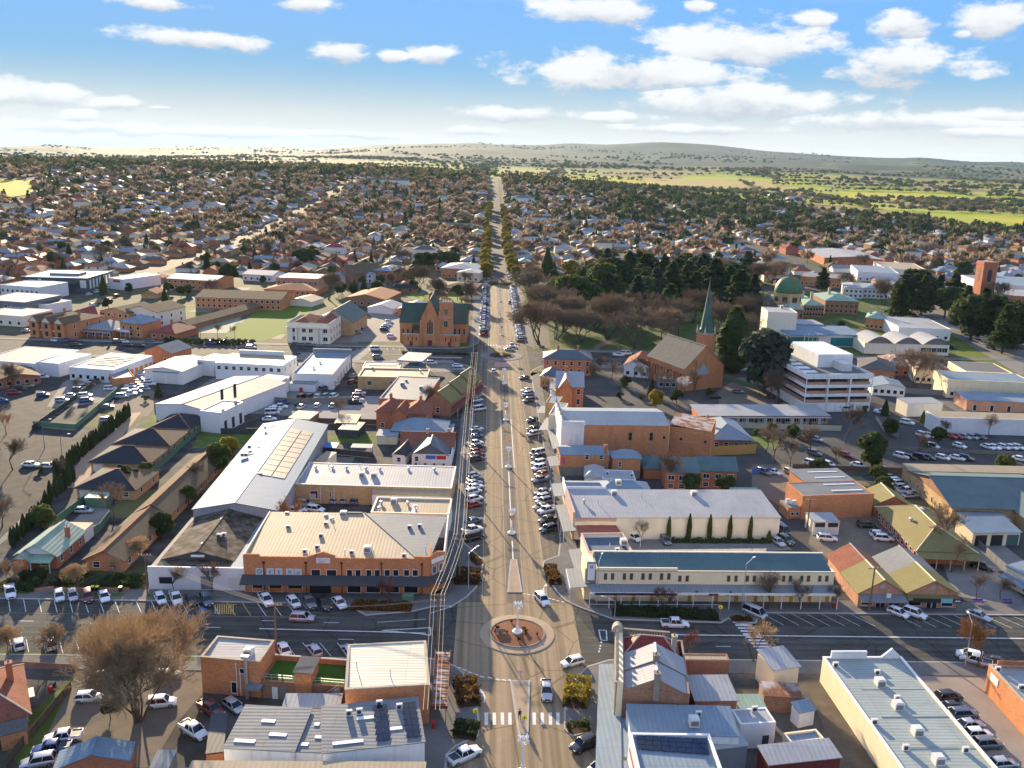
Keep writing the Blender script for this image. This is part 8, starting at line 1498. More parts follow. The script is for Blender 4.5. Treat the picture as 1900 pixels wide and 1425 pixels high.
for i,q in enumerate([(1672,575,'cedar0',24),(1692,570,'round0',26),(1708,582,'cedar1',25),(1665,590,'cedar1',22),(1765,572,'cedar0',24),(1752,585,'round2',20),(1785,612,'cedar1',26),(1800,625,'round1',24),(1835,632,'cedar0',25),(1858,650,'cedar1',24),(1820,600,'cedar0',22),(1880,640,'round0',24),(1784,515,'round1',16),(1640,560,'elm0',18),(1855,560,'elm1',16),(1738,560,'cedar1',20)]):
    tpx(q[0],q[1]+6,q[2],q[3],('bare tree' if 'elm' in q[2] else 'dark evergreen')+f' in the square at right, {nth(i)} counted from the courthouse side',M_TWIG2 if 'elm' in q[2] else M_LEAFD,1.1,group='trees in the square')
for i,q in enumerate([(775,500),(790,498),(806,499),(822,497),(838,496),(556,493),(570,492)]): tpx(q[0],q[1],f'round{i%3}',13,f'dark rounded evergreen behind the school, {nth(i)} of the clump',M_LEAFD,1.1,group='dark trees behind the school')
for s in (-1,1):
    for i in range(26):
        y = 634+i*24+rc.uniform(-5,5)
        if min(abs(y-k) for k in (851,1086)) < 9: continue
        tree(s*rc.uniform(8.5,12.5),y,f'round{i%3}',rc.uniform(8,12),f'yellow-green street tree, {nth(i)} past the far roundabout on the {"left" if s < 0 else "right"}','yellow street trees along the far main street',M_LEAFY,'street_tree',rc.uniform(.9,1.15))

# ================================================================== street furniture
for i,q in enumerate([(949,989.5),(941.5,867),(937,779.6),(933,712),(929.5,622),(928.6,590),(927.6,560),(927,538)]): g = G(*q); ornate_lamp(0.0 if i else .0,g.y,f'white ornate median lamp on the main street, {nth(i)} beyond the near roundabout',banner=i in (0,2,4))
ornate_lamp(RB1.x,RB1.y,'white ornate multi-lantern lamp in the middle of the near roundabout',.45); ornate_lamp(RB2.x,RB2.y,'white ornate lamp in the middle of the second roundabout',.45); g = G(976,1440); ornate_lamp(g.x-.5,g.y+.6,'white ornate lamp rising from the bottom edge',.04)
for q,h_,an,lab in [((869,1095),8,45,'street light with two arms on the near left kerb bulb'),((1107,1122),9,70,'tall street light before the cream terrace corner'),((1376,1135),10,40,'tall street light before the middle of the terrace'),((1790,1238),8.5,80,'street light beside the orange bare tree at right'),((1140,1152),4,170,'short white street light at the near right corner'),((1018,742),8,180,'street light on the right footpath by the gothic house'),((1028,652),9,0,'street light at the park corner'),((878,662),9,0,'street light at the left corner of the middle roundabout'),((83,832),8,0,'dark lamp post in the left car park, far one'),((117,862),8,0,'dark lamp post in the left car park, near one')]:
    g = G(*q); street_light(g.x,g.y,h_,an,lab,mt=M_GREY if 'dark' in lab else None)
PP = [(812,1213,11.5,2),(852,1078,10.5,2),(863,905,9.5,1),(869,820,9.5,1),(876,742,9.5,1),(880,697,9.5,1)]; pw = []
for i,(x,y,h_,ar) in enumerate(PP): g = G(x,y); pw.append((g.x,g.y,h_)); power_pole(g.x,g.y,h_,f'timber power pole on the left footpath, {nth(i)} from the near roundabout',ar)
g0 = G(800,1440); pw = [(g0.x,g0.y,10.5)]+pw
for k in (-1.15,-.55,.55,1.15): wires([(p[0]+k,p[1],p[2]+.2) for p in pw],f'overhead cable above the left footpath, {nth(int((k+1.2)*1.6))} from the left')
for q,h_,lab in [((513,1210),9.2,'leaning timber pole on the near side of the shaded cross street'),((274,1104),8.6,'timber pole at the left end of the white front wall'),((1612,1136),9.5,'timber pole before the twin gable shops'),((1497,985),8,'timber pole beside the small double garage'),((1726,1030),7,'thin pole at the olive clinic'),((1288,725),12,'timber pole before the church annex'),((1440,752),9,'pole below the office block')]: g = G(*q); power_pole(g.x,g.y,h_,lab,1)
a,b_,c = G(274,1104),G(513,1210),G(812,1213)
for k in (-1,-.4,.4,1): wires([(a.x+k,a.y,8.6),(b_.x+k,b_.y,9.1),(c.x+k,c.y,10.6)],f'cable slanting across the shaded cross street, {nth(int((k+1.1)*1.7))} strand'); wires([(a.x+k,a.y,8.6),(a.x+k-30,a.y-48,8.6)],f'cable falling to the lower left, {nth(int((k+1.1)*1.7))} strand')
for q,lab in (((882,1348),'yellow round pedestrian sign at the left end of the near zebra'),((972,1360),'yellow round pedestrian sign on the near traffic island'),((1335,1150),'yellow pedestrian sign at the right zebra')):
    g = G(*q); t = empty('pedestrian_sign',(g.x,g.y,.15),0,lab,'sign','yellow pedestrian signs'); MB().tube((0,0,0),(0,0,2.9),.04).make('post',M_ALU,t); o = MB().lathe([(.42,-.02),(.42,.02)],20).make('disc',M_YEL,t); o.location = (0,-.06,2.6); o.rotation_euler = (math.pi/2,0,0); MB().box(-.06,-.1,2.4,.06,-.085,2.75).box(-.2,-.1,2.35,-.05,-.085,2.45).box(.05,-.1,2.35,.2,-.085,2.45).make('walking_figure',M_BLACK,t)
g = G(965,1272); t = empty('give_way_sign',(g.x,g.y,.16),0,'small triangular give way sign on the near traffic island tip','sign'); MB().tube((0,0,0),(0,0,2.2),.04).make('post',M_ALU,t); MB().add([(-.45,-.05,2.7),(.45,-.05,2.7),(0,-.05,1.95),(-.45,-.02,2.7),(.45,-.02,2.7),(0,-.02,1.95)],[(0,2,1),(3,4,5),(0,1,4,3),(1,2,5,4),(2,0,3,5)]).make('triangle',emat('pink_face',(.7,.35,.45)),t)
for q,lab,m in (((1814,1120),'purple bench before the concrete yard, left one',0),((1868,1120),'purple bench before the concrete yard, right one',0)):
    g = G(*q); mm = emat('purple_paint',(.10,.07,.32)); t = empty('bench',(g.x,g.y,.02),0,lab,'bench','purple benches'); MB().box(-1.1,-.25,.42,1.1,.25,.5).make('seat',mm,t); MB().box(-1.1,.22,.55,1.1,.28,.95).make('backrest',mm,t); [MB().box(x-.05,-.2,0,x+.05,.25,.42).make('leg',M_BLACK,t) for x in (-.95,.95)]
for i,(q,m,lab) in enumerate([((172,1098),M_YEL,'wheelie bin with yellow lid on the verge, left one'),((181,1098),M_YEL,'wheelie bin with yellow lid on the verge, middle one'),((224,1099),M_YEL,'wheelie bin with yellow lid on the verge, right one'),((100,1278),M_FENCEG,'green-lidded bin beside the tiled house'),((94,1285),M_RED,'red-lidded bin beside the tiled house'),((804,1352),M_RED,'red bin on the lower left footpath'),((1548,1128),M_RED,'red bin at the right end of the terrace')]):
    g = G(*q); t = empty('wheelie_bin',(g.x,g.y,.15),0,lab,'bin','wheelie bins'); MB().add([(-.25,-.3,.05),(.25,-.3,.05),(.25,.3,.05),(-.25,.3,.05),(-.3,-.36,1.0),(.3,-.36,1.0),(.3,.36,1.0),(-.3,.36,1.0)],[(3,2,1,0),(4,5,6,7),(0,1,5,4),(1,2,6,5),(2,3,7,6),(3,0,4,7)]).make('body',M_BLACK if m is not M_RED else M_RED,t); MB().box(-.32,-.4,1.0,.32,.38,1.08).make('lid',m,t); [MB().tube((s*.2,.34,.1),(s*.3,.34,.1),.1,n=8).make('wheel',M_TYRE,t) for s in (-1,1)]
g = G(757,1120); t = empty('utility_cabinet',(g.x,g.y,.15),0,'pale green electrical cabinet beside the shrub bed','cabinet'); MB().box(-1.1,-.5,0,1.1,.5,1.7).make('cabinet_body',M_FENCEG,t); [MB().box(x,-.53,.1,x+1.0,-.505,1.6).make('door',M_FENCEG,t) for x in (-1.05,.05)]
# railings, fences, walls
def fpx(pts,h_,m,lab,name='fence',step=2.4): return fence([tuple(G(*p)[:2]) for p in pts],h_,m,lab,name,step)
fpx([(128,1018),(185,985),(205,960)],1.8,M_FENCEG,'green metal fence beside the cottage driveway'); fpx([(100,975),(160,930)],1.8,M_FENCEG,'green metal fence behind the conifer row'); fpx([(285,880),(372,800)],1.8,M_FENCEG,'long green metal fence between the villas and the flats','fence',3.2); fpx([(62,792),(140,798),(228,720)],1.9,M_FENCEG,'green metal fence around the bare lane')
fpx([(10,1425),(132,1280)],1.6,M_FENCE,'weathered timber paling fence beside the tiled house'); fpx([(60,800),(190,705)],1.8,M_DGREY,'dark fence along the pale left car park'); fpx([(410,806),(490,806)],2.0,M_DGREY,'dark fence between the white shed and the blue gable shed'); fpx([(455,745),(545,750),(660,748)],2.2,M_STONED,'grey block wall across the parking yards','wall'); fpx([(567,785),(705,788)],1.8,M_FENCE,'timber fence behind the shelters'); fpx([(596,840),(690,850),(690,838)],1.8,M_DGREY,'dark curved yard screen behind the flat shop')
fpx([(1470,872),(1700,880)],1.8,M_FENCE,'long timber fence behind the brick workshop'); fpx([(1690,880),(1800,985)],1.8,M_FENCE,'timber fence between the olive roof and the tan flank'); fpx([(1395,880),(1435,878)],1.8,M_BLUEP,'blue fence at the gravel car park'); fpx([(1810,1010),(1900,1090)],1.6,M_GREY,'wire fence beside the concrete yard at right'); fpx([(1000,645),(1010,645)],1,M_GREY,'short grey railing at the park corner')
fpx([(1140,1033),(1420,1030)],1.6,M_WHITED,'weathered white wall between the terrace and the hall car park','wall',4); fpx([(1625,778),(1640,800),(1665,812)],1.4,M_FENCEC,'curved cream fence around a green tree'); fpx([(1640,835),(1900,846)],1.3,M_CONC,'low concrete wall across the right car park','wall',4); fpx([(0,1234),(140,1242)],.9,M_BRICKD,'low dark brick boundary wall with piers at left','wall',3.2); fpx([(1330,700),(1400,720)],1.7,M_FENCEG,'pale green fence beside the spire church'); fpx([(60,1098),(100,1092)],.6,M_BRICK,'low brick garden wall before the cottage','wall',3); fpx([(105,1096),(240,1096)],.7,M_BRICK,'low brick garden wall before the flats','wall',3); fpx([(1622,728),(1775,735)],2.2,M_GREY,'long dark grey yard wall right of the office block','wall',4)
# roundabout planting tufts
for i in range(9): a = rc.uniform(0,6.28); q = rc.uniform(1.5,4.2); tree(RB1.x+q*math.cos(a),RB1.y+q*math.sin(a),'shrub',rc.uniform(.5,.8),f'small tuft on the near roundabout bed, {nth(i)} of several','tufts on the near roundabout',M_LEAFO,'shrub',1,.38)
# people
def person(x,y,zz,ang,label,top,legs,step=.25,hair=(.03,.02,.015)):
    V = [(0,0,.95),(0,0,1.2),(0,0,1.42),(0,.0,1.52),(.02,0,1.66)]; E = [(0,1),(1,2),(2,3),(3,4)]; Rr = [.15,.14,.15,.055,.095]
    def chain(p,pts,rr):
        for q,r_ in zip(pts,rr): V.append(q); E.append((p,len(V)-1)); Rr.append(r_); p = len(V)-1
        return p
    for s in (-1,1):
        chain(0,[(.0,s*.1,.88),(s*step*.5,s*.1,.48),(s*step-.03*0,s*.1,.08),(s*step+.16,s*.11,.04)],[.1,.065,.045,.04])
        h = chain(2,[(0,s*.2,1.4),(-s*.08,s*.24,1.12),(s*-.02+.06,s*.25,.9),(s*-.02+.08,s*.25,.83)],[.065,.045,.034,.035])
        for k,(dx,l) in enumerate(((-.03,.085),(-.012,.1),(.008,.095),(.026,.075))): chain(h,[(V[h][0]+dx,V[h][1],V[h][2]-.04),(V[h][0]+dx+.015,V[h][1]-s*.02,V[h][2]-.04-l*.6)],[.01,.008])
        chain(h,[(V[h][0]+.05,V[h][1]-s*.02,V[h][2]-.01),(V[h][0]+.07,V[h][1]-s*.03,V[h][2]-.05)],[.011,.009])
    me = bpy.data.meshes.new('body'); me.from_pydata(V,E,[]); o = bpy.data.objects.new('tmp',me); COL.objects.link(o); m = o.modifiers.new('s','SKIN')
    for v,r_ in zip(me.skin_vertices[0].data,Rr): v.radius = (r_,r_)
    me.skin_vertices[0].data[0].use_root = True; sb = o.modifiers.new('d','SUBSURF'); sb.levels = 1
    dg = bpy.context.evaluated_depsgraph_get(); bm_ = bpy.data.meshes.new_from_object(o.evaluated_get(dg)); bpy.data.objects.remove(o)
    bm_.materials.clear(); [bm_.materials.append(q) for q in (emat('skin',(.45,.27,.19),.6),emat(f'cloth_{top}',top,.9),emat(f'cloth_{legs}',legs,.9),M_BLACK)]
    for p in bm_.polygons: c = p.center; p.material_index = 3 if c.z < .1 else 2 if c.z < .92 and abs(c.y) < .2 else 0 if c.z > 1.5 or c.z < .93 else 1; p.use_smooth = True
    t = empty('person',(x,y,zz),ang,label,'person'); link('body',bm_,None,t); MB().lathe([(.02,-.1),(.1,-.06),(.115,.02),(.08,.1),(.02,.13)],10,(-.015,0,1.7)).make('hair',emat(f'hair_{hair}',hair,.8),t,True); return t
g = G(964,1336); person(g.x,g.y,.17,R(-80),'person in black walking across the near traffic island',(.02,.02,.025),(.03,.03,.04)); g = G(971,1350); person(g.x-.1,g.y,.17,R(-95),'person in pale blue on the island below the yellow sign',(.45,.5,.62),(.5,.52,.6))
for i,q in enumerate([(1019,822),(1022,831),(1017,812)]): g = G(*q); person(g.x,g.y,.15,R(90+40*i),f'dark-clothed person on the right footpath by the theatre, {nth(i)} of three',(.05+.03*i,.04,.05),(.03,.03,.05))
g = G(1523,1118); person(g.x,g.y,.15,R(-60),'person in white top under the right end of the terrace awning',(.6,.6,.6),(.3,.1,.1))
# ================================================================== the town beyond: houses and trees
KEEP = [(-242,20,-12,398),(12,20,262,398),(-242,390,-12,520),(12,392,262,606)]
def in_road(x,y,m=9):
    if abs(x) < 16: return True
    if min(abs(x-k) for k in (-249,268,-500,-750,540)) < m+3: return True
    return min(abs(y-k) for k in (147,380.5,617,851,1086,1321,1556,1790)) < m+2
def px_of(x,y,zz):
    d = Vector((x,y,zz))-CAMP; f = d.dot(FW); return 950+FPX*d.dot(RT)/f,712.5-FPX*d.dot(UP)/f
# footprints already taken by hand-built things
EXT = []
for o in list(bpy.data.objects):
    if o.type == 'EMPTY' and o.parent is None and o.get('category') in ('building','house','shed','church','garage','shop','carport','tower'):
        mnx = mny = 1e9; mxx = mxy = -1e9; c,s = math.cos(o.rotation_euler.z),math.sin(o.rotation_euler.z)
        for ch in o.children:
            if ch.type != 'MESH' or ch.name.split('.')[0] != 'wall': continue
            for v in ch.data.vertices:
                x,y = o.location.x+v.co.x*c-v.co.y*s,o.location.y+v.co.x*s+v.co.y*c; mnx = min(mnx,x); mxx = max(mxx,x); mny = min(mny,y); mxy = max(mxy,y)
        if mnx < 1e8: EXT.append((mnx-3,mny-3,mxx+3,mxy+3))
EXT = np.array(EXT)
def blocked(x,y,m=7): return bool(np.any((x > EXT[:,0]-m) & (x < EXT[:,2]+m) & (y > EXT[:,1]-m) & (y < EXT[:,3]+m)))
r7 = random.Random(21)
ROOFL = [('orange tiled',M_TILEO),('brown tiled',M_TILEB),('red tiled',M_TILER),('grey tiled',M_TILEG),('pale grey metal',M_MGREY),('pale blue metal',M_MBLUE),('white metal',M_MWHITE),('cream metal',M_MCREAM),('dark slate',M_TILED),('red metal',M_MRED),('green metal',M_GREENR)]
def pick_roof(x):
    w_ = [8,8,6,5,5,5,4,3,2,1.5,1.5] if x < 0 else [2,4,3,4,9,11,10,3,3,2,1.5]; return r7.choices(range(11),w_)[0]
WALLL = [M_BRICK,M_BRICKR,M_BRICKY,M_WHITE,M_CREAMP,M_BRICKD]
spots = []
for bx in np.arange(-1250,1150,20.5):
    for by in np.arange(402,2150,23.5):
        x = bx+r7.uniform(-2.5,2.5); y = by+r7.uniform(-3,3)
        if in_road(x,y): continue
        if any(a < x < c_ and b_ < y < d_ for a,b_,c_,d_ in KEEP): continue
        if town_mask(np.array(x),np.array(y)) < .5: continue
        zz = float(tz(x,y)); q = px_of(x,y,zz)
        if not (-60 < q[0] < 1960) or (q[0] < 64 and 330 < q[1] < 372): continue
        if blocked(x,y): continue
        if y > 1500 and r7.random() < .35: continue
        if x > 180 and y > 1150 and r7.random() < .6: continue      # the wooded right flank
        if x < -300 and y > 1650 and r7.random() < .45: continue
        spots.append((y,x,zz))
spots.sort()
HP = []                                  # house prototypes: (wall mesh, roof mesh, chimney mesh, window mesh)
for i,(w_,d_,h_,kd) in enumerate([(13,10,3.0,'hip'),(11,14,3.1,'hip'),(15,9,3.0,'gx'),(9,13,3.2,'gy'),(12,12,3.0,'hip'),(17,11,5.8,'hip'),(14,10,3.0,'L')]):
    wall = MB().box(-w_/2,-d_/2,-.6,w_/2,d_/2,h_); rf = MB(); ov = .6; X,Y = w_/2+ov,d_/2+ov; rise = min(w_,d_)*.24
    def hipm(X0,Y0,X1,Y1,z0,rs):
        w2,d2 = X1-X0,Y1-Y0; q = min(w2,d2)/2
        if w2 >= d2: a,b = (X0+q,(Y0+Y1)/2,z0+rs),(X1-q+.001,(Y0+Y1)/2,z0+rs)
        else: a,b = ((X0+X1)/2,Y0+q,z0+rs),((X0+X1)/2,Y1-q+.001,z0+rs)
        c = [(X0,Y0,z0),(X1,Y0,z0),(X1,Y1,z0),(X0,Y1,z0)]
        rf.add(c+[a,b],[(0,1,5,4),(1,2,5),(2,3,4,5),(3,0,4),(3,2,1,0)] if w2 >= d2 else [(0,1,4),(1,2,5,4),(2,3,5),(3,0,4,5),(3,2,1,0)])
    if kd == 'hip': hipm(-X,-Y,X,Y,h_-.05,rise)
    elif kd == 'L': hipm(-X,-Y,X,Y,h_-.05,rise); hipm(-X,-Y-4,-X+7,Y-2,h_-.03,rise*.9); wall.box(-w_/2,-d_/2-4,-.6,-w_/2+6,-d_/2-.01,h_)
    elif kd == 'gx':
        rf.add([(-X,-Y,h_-.1),(X,-Y,h_-.1),(X,0,h_+rise),(-X,0,h_+rise),(X,Y,h_-.1),(-X,Y,h_-.1)],[(0,1,2,3),(3,2,4,5),(0,5,4,1)]); wall.add([(-w_/2,-d_/2,h_),(-w_/2,d_/2,h_),(-w_/2,0,h_+rise-.3),(w_/2,-d_/2,h_),(w_/2,d_/2,h_),(w_/2,0,h_+rise-.3)],[(0,2,1),(3,4,5)])
    else:
        rf.add([(-X,-Y,h_-.1),(-X,Y,h_-.1),(0,Y,h_+rise),(0,-Y,h_+rise),(X,Y,h_-.1),(X,-Y,h_-.1)],[(0,3,2,1),(3,5,4,2),(0,1,4,5)]); wall.add([(-w_/2,-d_/2,h_),(w_/2,-d_/2,h_),(0,-d_/2,h_+rise-.3),(-w_/2,d_/2,h_),(w_/2,d_/2,h_),(0,d_/2,h_+rise-.3)],[(0,1,2),(3,5,4)])
    ch = MB().box(w_*.18,d_*.1,h_*.9,w_*.18+.9,d_*.1+.7,h_+rise+.9)
    wi = MB().box(-.75,-.06,0,.75,0,1.3)
    HP.append((wall,rf,ch,wi,w_,d_,h_,wall.mesh('wall'),rf.mesh('roof'),ch.mesh('chimney'),wi.mesh('window')))
NEAR = 290
cnt = {}
SV = []; SF = []; SM = []
ALLM = [m for _,m in ROOFL]+WALLL
for i,(y,x,zz) in enumerate(spots):
    k = r7.randrange(7); P = HP[k]; ri = pick_roof(x); wi = r7.randrange(6); rz = r7.choice((0,math.pi/2,math.pi,-math.pi/2))+r7.uniform(-.03,.03); sc = r7.uniform(.85,1.12)
    if i < NEAR:
        side = 'left' if x < 0 else 'right'; row = int((y-400)/23.5); key = (side,row)
        cnt[key] = cnt.get(key,[q[1] for q in spots[:NEAR] if int((q[0]-400)/23.5) == row and (q[1] < 0) == (x < 0)]); k_ = sorted(cnt[key],key=abs).index(x)
        t = empty('suburban_house',(x,y,zz),rz,f'{ROOFL[ri][0]} roofed house, {nth(k_)} from the main street in the {nth(row)} {side} row','house','suburban houses beyond the school and park',sc)
        link('wall',P[7],WALLL[wi],t); rf = link('roof',P[8],ROOFL[ri][1],t)
        if r7.random() < .5: link('chimney',P[9],M_BRICKR,rf)
        for u in (-.28,.22): link('window',P[10],M_GLASS,t,loc=(P[4]*u,-P[5]/2-.004-(4 if k == 6 and u < 0 else 0),1.0))
    else:
        c,s = math.cos(rz)*sc,math.sin(rz)*sc
        for mb,mi in ((P[0],11+wi),(P[1],ri))+(((P[2],12),) if r7.random() < .3 and y < 1100 else ()):
            o = sum(len(q) for q in SV); v = np.array(mb.v); v = np.stack([x+v[:,0]*c-v[:,1]*s,y+v[:,0]*s+v[:,1]*c,zz+v[:,2]*sc],1); SV.append(v)
            for f in mb.f: SF.append(tuple(q+o for q in f)); SM.append(mi)
me = bpy.data.meshes.new('far_houses'); me.from_pydata([tuple(q) for q in np.concatenate(SV)],[],SF)
for m in ALLM: me.materials.append(m)
me.polygons.foreach_set('material_index',SM); me.update(); link('far_houses',me,label='mass of small far-off roofs spreading up the slopes',category='houses',kind='stuff')
print('houses',len(spots))
def hit(px,py):                         # where a sight line meets the land
    dn = ray(px,py).normalized(); tt = 300.0
    while tt < 9000:
        p = CAMP+dn*tt
        if p.z <= float(tz(p.x,p.y)): break
        tt += 2.0
    return p
FV = [tuple(hit(-12+75*i/7,335+(33-.18*i*i)*j/5)+Vector((0,0,.7))) for j in range(6) for i in range(8)]
link('field',MB().add(FV,[(j*8+i,j*8+8+i,j*8+9+i,j*8+1+i) for j in range(5) for i in range(7)]).mesh('field'),mat('mustard_field',(.46,.36,.03),.95,.2,.03),kind='structure')
# larger pale roofs scattered through the far town (halls, schools, warehouses)
for i,(px,py,w_,d_,h_,m,wm,lab) in enumerate([(720,345,70,14,10,M_TILEG,M_CREAMP,'long white college building high on the left hill'),(800,352,30,14,7,M_TILEO,M_BRICK,'brick college wing right of the white college'),(850,355,34,14,7,M_TILEO,M_BRICK,'low brick college wing nearest the main street'),(660,352,26,12,7,M_TILEO,M_WHITE,'pale hall left of the white college'),(60,400,40,22,6,M_MWHITE,M_WHITE,'white warehouse roof on the far left slope, left one'),(250,402,60,24,6,M_MWHITE,M_WHITE,'white warehouse roof on the far left slope, middle one'),(290,395,30,18,6,M_MBLUE,M_WHITE,'blue roofed warehouse on the far left slope'),(380,388,48,18,6,M_MWHITE,M_CREAMP,'bright long roof on the far left slope'),(150,398,40,16,5,M_TILER,M_CREAMP,'red roofed hall on the far left slope'),(740,420,60,16,6,M_TILEO,M_BRICK,'long orange roofed school left of the far street'),(850,427,46,16,5,M_MTEALX,M_BRICKD,'dark green roofed school block left of the far street'),(1000,455,40,20,5,M_MWHITE,M_WHITE,'white roofed hall right of the far street, near one'),(975,415,50,14,5,M_MWHITE,M_WHITE,'long white roof right of the far street'),(970,375,34,22,7,M_MTEALX,M_WHITE,'big green roofed hall right of the far street'),(1110,420,36,24,6,M_MGREY,M_WHITE,'grey roofed hall in the right-hand suburb'),(1440,365,40,16,8,M_MWHITE,M_WHITE,'white institutional block at the edge of the fields, left one'),(1475,375,36,16,9,M_MWHITE,M_WHITE,'white institutional block at the edge of the fields, right one'),(1690,405,60,18,6,M_MCREAM,M_CREAMP,'long pale roof at the edge of the fields'),(1840,380,40,12,5,M_MGREY,M_GREY,'grey barn out in the green fields')]):
    p = hit(px,py)
    b = Bld('far_building',lab,'building',world=(p.x-w_/2,p.y-d_/2,w_,d_,0.0),h=h_,base=float(tz(p.x,p.y))); b.walls(wm); b.hip(m,3.0,.6) if i % 3 else b.gable(m,wm,2.6,'x',.5); b.row('S',max(4,int(w_/5)),1.2,1.6,1.8,kind='plain')
# ---- trees through the town
def proto_far(seed,kind):
    g = np.random.default_rng(seed); n = 64 if kind != 'bare' else 70
    q = g.normal(size=(n,3)); q /= np.linalg.norm(q,axis=1,keepdims=True); q[:,2] = np.abs(q[:,2])*1.1-.25 if kind == 'green' else np.abs(q[:,2])-.1
    lob = 1+.28*np.sin(q[:,0]*5+seed)*np.cos(q[:,1]*4+seed*2); C = q*lob[:,None]*(.65+.4*g.random((n,1)))*[.5,.5,.46]+[0,0,.52]; N_ = q+g.normal(size=q.shape)*.4+[0,0,.3]; N_ /= np.linalg.norm(N_,axis=1,keepdims=True)
    if kind == 'pine': t = g.random(n)**.75; a = g.random(n)*6.28; rr = .3*(1-t)**.8*np.sqrt(.3+.7*g.random(n)); C = np.stack([rr*np.cos(a),rr*np.sin(a),.08+.92*t],1); N_ = np.stack([np.cos(a),np.sin(a),.6+0*a],1); N_ /= np.linalg.norm(N_,axis=1,keepdims=True)
    if kind == 'bare':                   # sprays of slivers
        V = []; 
        for c,nn in zip(C,N_):
            a = np.cross(nn,g.normal(size=3)); a /= np.linalg.norm(a)+1e-9; tip = c+(c-[0,0,.25])*.35+g.normal(size=3)*.05; V += [c-(c-[0,0,.2])*.35-a*.012,c+a*.085,tip,c-a*.06]
        V = np.array(V); F = np.arange(len(V)).reshape(-1,4)
    else: V,F = leaf_np(C,N_,.12 if kind == 'green' else .075,g)
    T = np.array([(-.02,-.02,-.06),(.02,-.02,-.06),(.012,.0,.6),(-.012,.0,.6),(.0,-.025,-.06),(.0,.025,-.06),(0,.012,.6),(0,-.012,.6)])
    return V,F,T
FP = {'green': [proto_far(1+i,'green') for i in range(5)],'bare': [proto_far(21+i,'bare') for i in range(5)],'pine': [proto_far(41+i,'pine') for i in range(3)]}
acc = {}
def far_tree(x,y,zz,kind,h_,wd,key):
    V,F,T = r7.choice(FP[kind]); a = r7.uniform(0,6.28); c,s = math.cos(a),math.sin(a); S = np.array([h_*wd,h_*wd,h_])
    v = V*S; v = np.stack([x+v[:,0]*c-v[:,1]*s,y+v[:,0]*s+v[:,1]*c,zz+v[:,2]],1); acc.setdefault(key,[]).append(v)
    t = T*S; acc.setdefault('bark',[]).append(np.stack([x+t[:,0],y+t[:,1],zz+t[:,2]],1))
FARM = {'dark': mat('far_dark',(0.041,0.057,0.022),.9,.3,.03,trans=.45),'mid': mat('far_mid',(0.074,0.092,0.027),.9,.3,.03,trans=.45),'olive': mat('far_olive',(0.115,0.108,0.035),.9,.3,.03,trans=.45),'brown': mat('far_brown',(.185,.14,.10),.9,.3,.03,trans=.45),'tan': mat('far_tan',(.27,.21,.145),.9,.3,.03,trans=.45),'bark': M_BARK}
pool = []
for _ in range(23000):
    x = r7.uniform(-1500,1350); y = 400+(2350-400)*r7.random()**.8
    if abs(x) < 16 or town_mask(np.array(x),np.array(y)) < .35: continue
    if any(a < x < c_ and b_ < y < d_ for a,b_,c_,d_ in KEEP[:2]) or (16 < x < 258 and 398 < y < 606): continue
    if min(abs(x-k) for k in (-249,268,-500,-750,540)) < 10 or min(abs(y-k) for k in (380.5,617,851,1086,1321)) < 10: continue
    zz = float(tz(x,y)); q = px_of(x,y,zz)
    if not (-40 < q[0] < 1940) or blocked(x,y,0) or (q[0] < 64 and 334 < q[1] < 374 and r7.random() < .95): continue
    dn_ = .5 if y < 900 else .85
    if x > 150 and y > 1050: dn_ = 1.0
    if y > 1650: dn_ = 1.0
    if r7.random() > dn_: continue
    pool.append((y,x,zz))
pool.sort()
tk = {}
for i,(y,x,zz) in enumerate(pool):
    wooded = (x > 150 and y > 1050) or y > 1650
    u = r7.random(); pb = .6 if y < 1100 else .42
    if wooded: pb = .18
    if i < 190:
        if u < .6: kd,m,h_,nm = r7.choice(('bare0','bare1','bare2','bare3','elm0','elm1')),r7.choice((M_TWIG,M_TWIG2,M_TWIG)),r7.uniform(7,14),'bare tree'
        elif u < .9: kd,m,h_,nm = f'round{r7.randrange(3)}',r7.choice((M_LEAFD,M_LEAFM)),r7.uniform(5,11),'rounded green tree'
        else: kd,m,h_,nm = 'pine',M_LEAFD,r7.uniform(8,15),'dark pointed conifer'
        side = 'left' if x < 0 else 'right'; row = int((y-400)/40); k_ = sorted([q[1] for q in pool[:190] if int((q[0]-400)/40) == row and (q[1] < 0) == (x < 0)],key=abs).index(x)
        tree(x,y,kd,h_,f'{nm} among houses, {nth(k_)} from the main street in the {nth(row)} {side} row','trees among the nearer houses',m,None,1.0,zz)
    elif u < pb: far_tree(x,y,zz,'bare',r7.uniform(6,13),r7.uniform(.8,1.1),r7.choice(('brown','brown','tan')))
    elif u < .93: far_tree(x,y,zz,'green',r7.uniform(5,12)*(1.25 if wooded else 1),r7.uniform(.75,1.15),r7.choice(('dark','mid','olive')) if x < 100 else r7.choice(('dark','dark','mid')))
    else: far_tree(x,y,zz,'pine',r7.uniform(9,18),r7.uniform(.8,1.0),'dark')
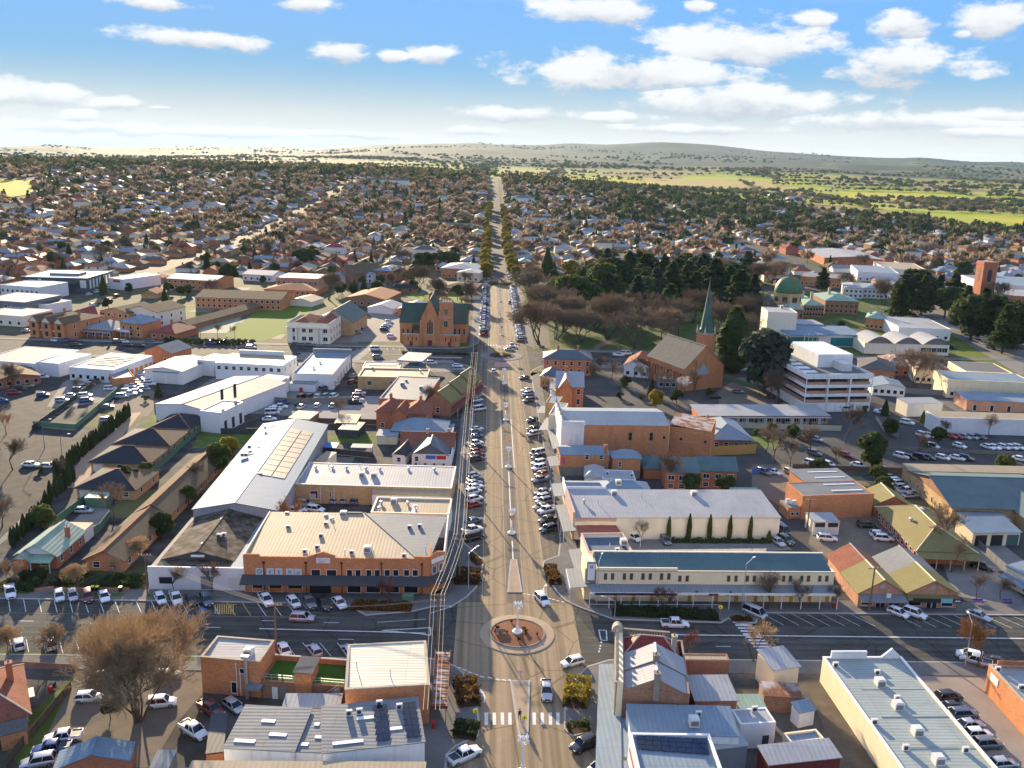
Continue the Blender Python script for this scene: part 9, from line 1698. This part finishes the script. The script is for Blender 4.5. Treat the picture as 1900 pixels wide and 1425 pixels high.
# garden trees and shrubs in the yards of the nearer blocks
for i in range(120):
    x,y = (r7.uniform(-235,-24),r7.uniform(168,355)) if i < 60 else (r7.uniform(60,250),r7.uniform(168,355)) if i < 95 else (r7.choice((-1,1))*r7.uniform(60,200),r7.uniform(40,128))
    if blocked(x,y,0): continue
    kd,h_,m,nm = r7.choice((('shrub',1.8,M_LEAFD,'low dark shrub'),('shrub',2.4,M_LEAFM,'green shrub'),('round1',5,M_LEAFM,'small leafy tree'),('bare1',6,M_TWIG2,'small bare tree'),('bare3',7,M_TWIG,'slender bare tree'),('pine',6,M_LEAFD,'small conifer')))
    q = px_of(x,y,0); tree(x,y,kd,h_*r7.uniform(.7,1.3),f'{nm} in a {"left" if x < 0 else "right"} back yard, {nth(i)} of the yard plants','plants in the back yards',m,None,1.2,.02)
# country beyond: hedgerows, creek lines and timber on the hills
for _ in range(230):
    a = r7.uniform(-.62,.62); rr = r7.uniform(1700,5200); x = CAMX+rr*math.sin(a); y = rr*math.cos(a)
    if town_mask(np.array(x),np.array(y)) > .1: continue
    ang = r7.choice((0,.12,-.15,.05,1.4)); L = r7.uniform(150,620); n = int(L/r7.uniform(9,20))
    for k in range(n):
        u = (k/n-.5)*L; xx,yy = x+math.cos(ang)*u+r7.gauss(0,6),y+math.sin(ang)*u+r7.gauss(0,8)
        if town_mask(np.array(xx),np.array(yy)) > .3: continue
        far_tree(xx,yy,float(tz(xx,yy)),'green' if r7.random() < .7 else 'bare',r7.uniform(7,15),r7.uniform(.9,1.4),r7.choice(('dark','mid','brown')) )
for _ in range(6500):
    a = r7.uniform(-.62,.62); rr = r7.uniform(2300,9800); x = CAMX+rr*math.sin(a); y = rr*math.cos(a)
    if math.sin(x*.0021+1)*math.cos(y*.0013)+.5*math.sin(x*.005+y*.004) < .35: continue
    far_tree(x,y,float(tz(x,y)),'green',r7.uniform(9,18),r7.uniform(1.0,1.7),r7.choice(('dark','dark','mid')))
for k,L in acc.items():
    V = np.concatenate(L); F = np.arange(len(V)).reshape(-1,4)
    lab = {'dark':'dark evergreen trees spread through the far town and fields','mid':'mid green trees spread through the far town','olive':'olive green trees on the far left slopes','brown':'brown leafless trees spread through the far town','tan':'pale leafless trees spread through the far town','bark':'trunks of the far-off trees'}[k]
    link('far_woodland',np_mesh('far_woodland',V,F,[FARM[k]]),label=lab,category='trees',kind='stuff')
print('far trees',sum(len(q) for q in acc.values()))
# ================================================================== haze
hz = bpy.data.materials.new('haze_air'); hz.use_nodes = True; N = hz.node_tree.nodes; N.clear(); vo = N.new('ShaderNodeVolumePrincipled'); vo.inputs['Color'].default_value = (.48,.76,1.0,1); vo.inputs['Density'].default_value = 1.9e-5; vo.inputs['Anisotropy'].default_value = .15; ou = N.new('ShaderNodeOutputMaterial'); hz.node_tree.links.new(vo.outputs[0],ou.inputs['Volume'])
o = MB().box(-15500,-15500,-400,15500,15500,340).make('haze',hz); o['kind'] = 'stuff'; o['label'] = 'thin pale haze lying over the whole valley'; o['category'] = 'haze'
print('objects',len(bpy.data.objects))
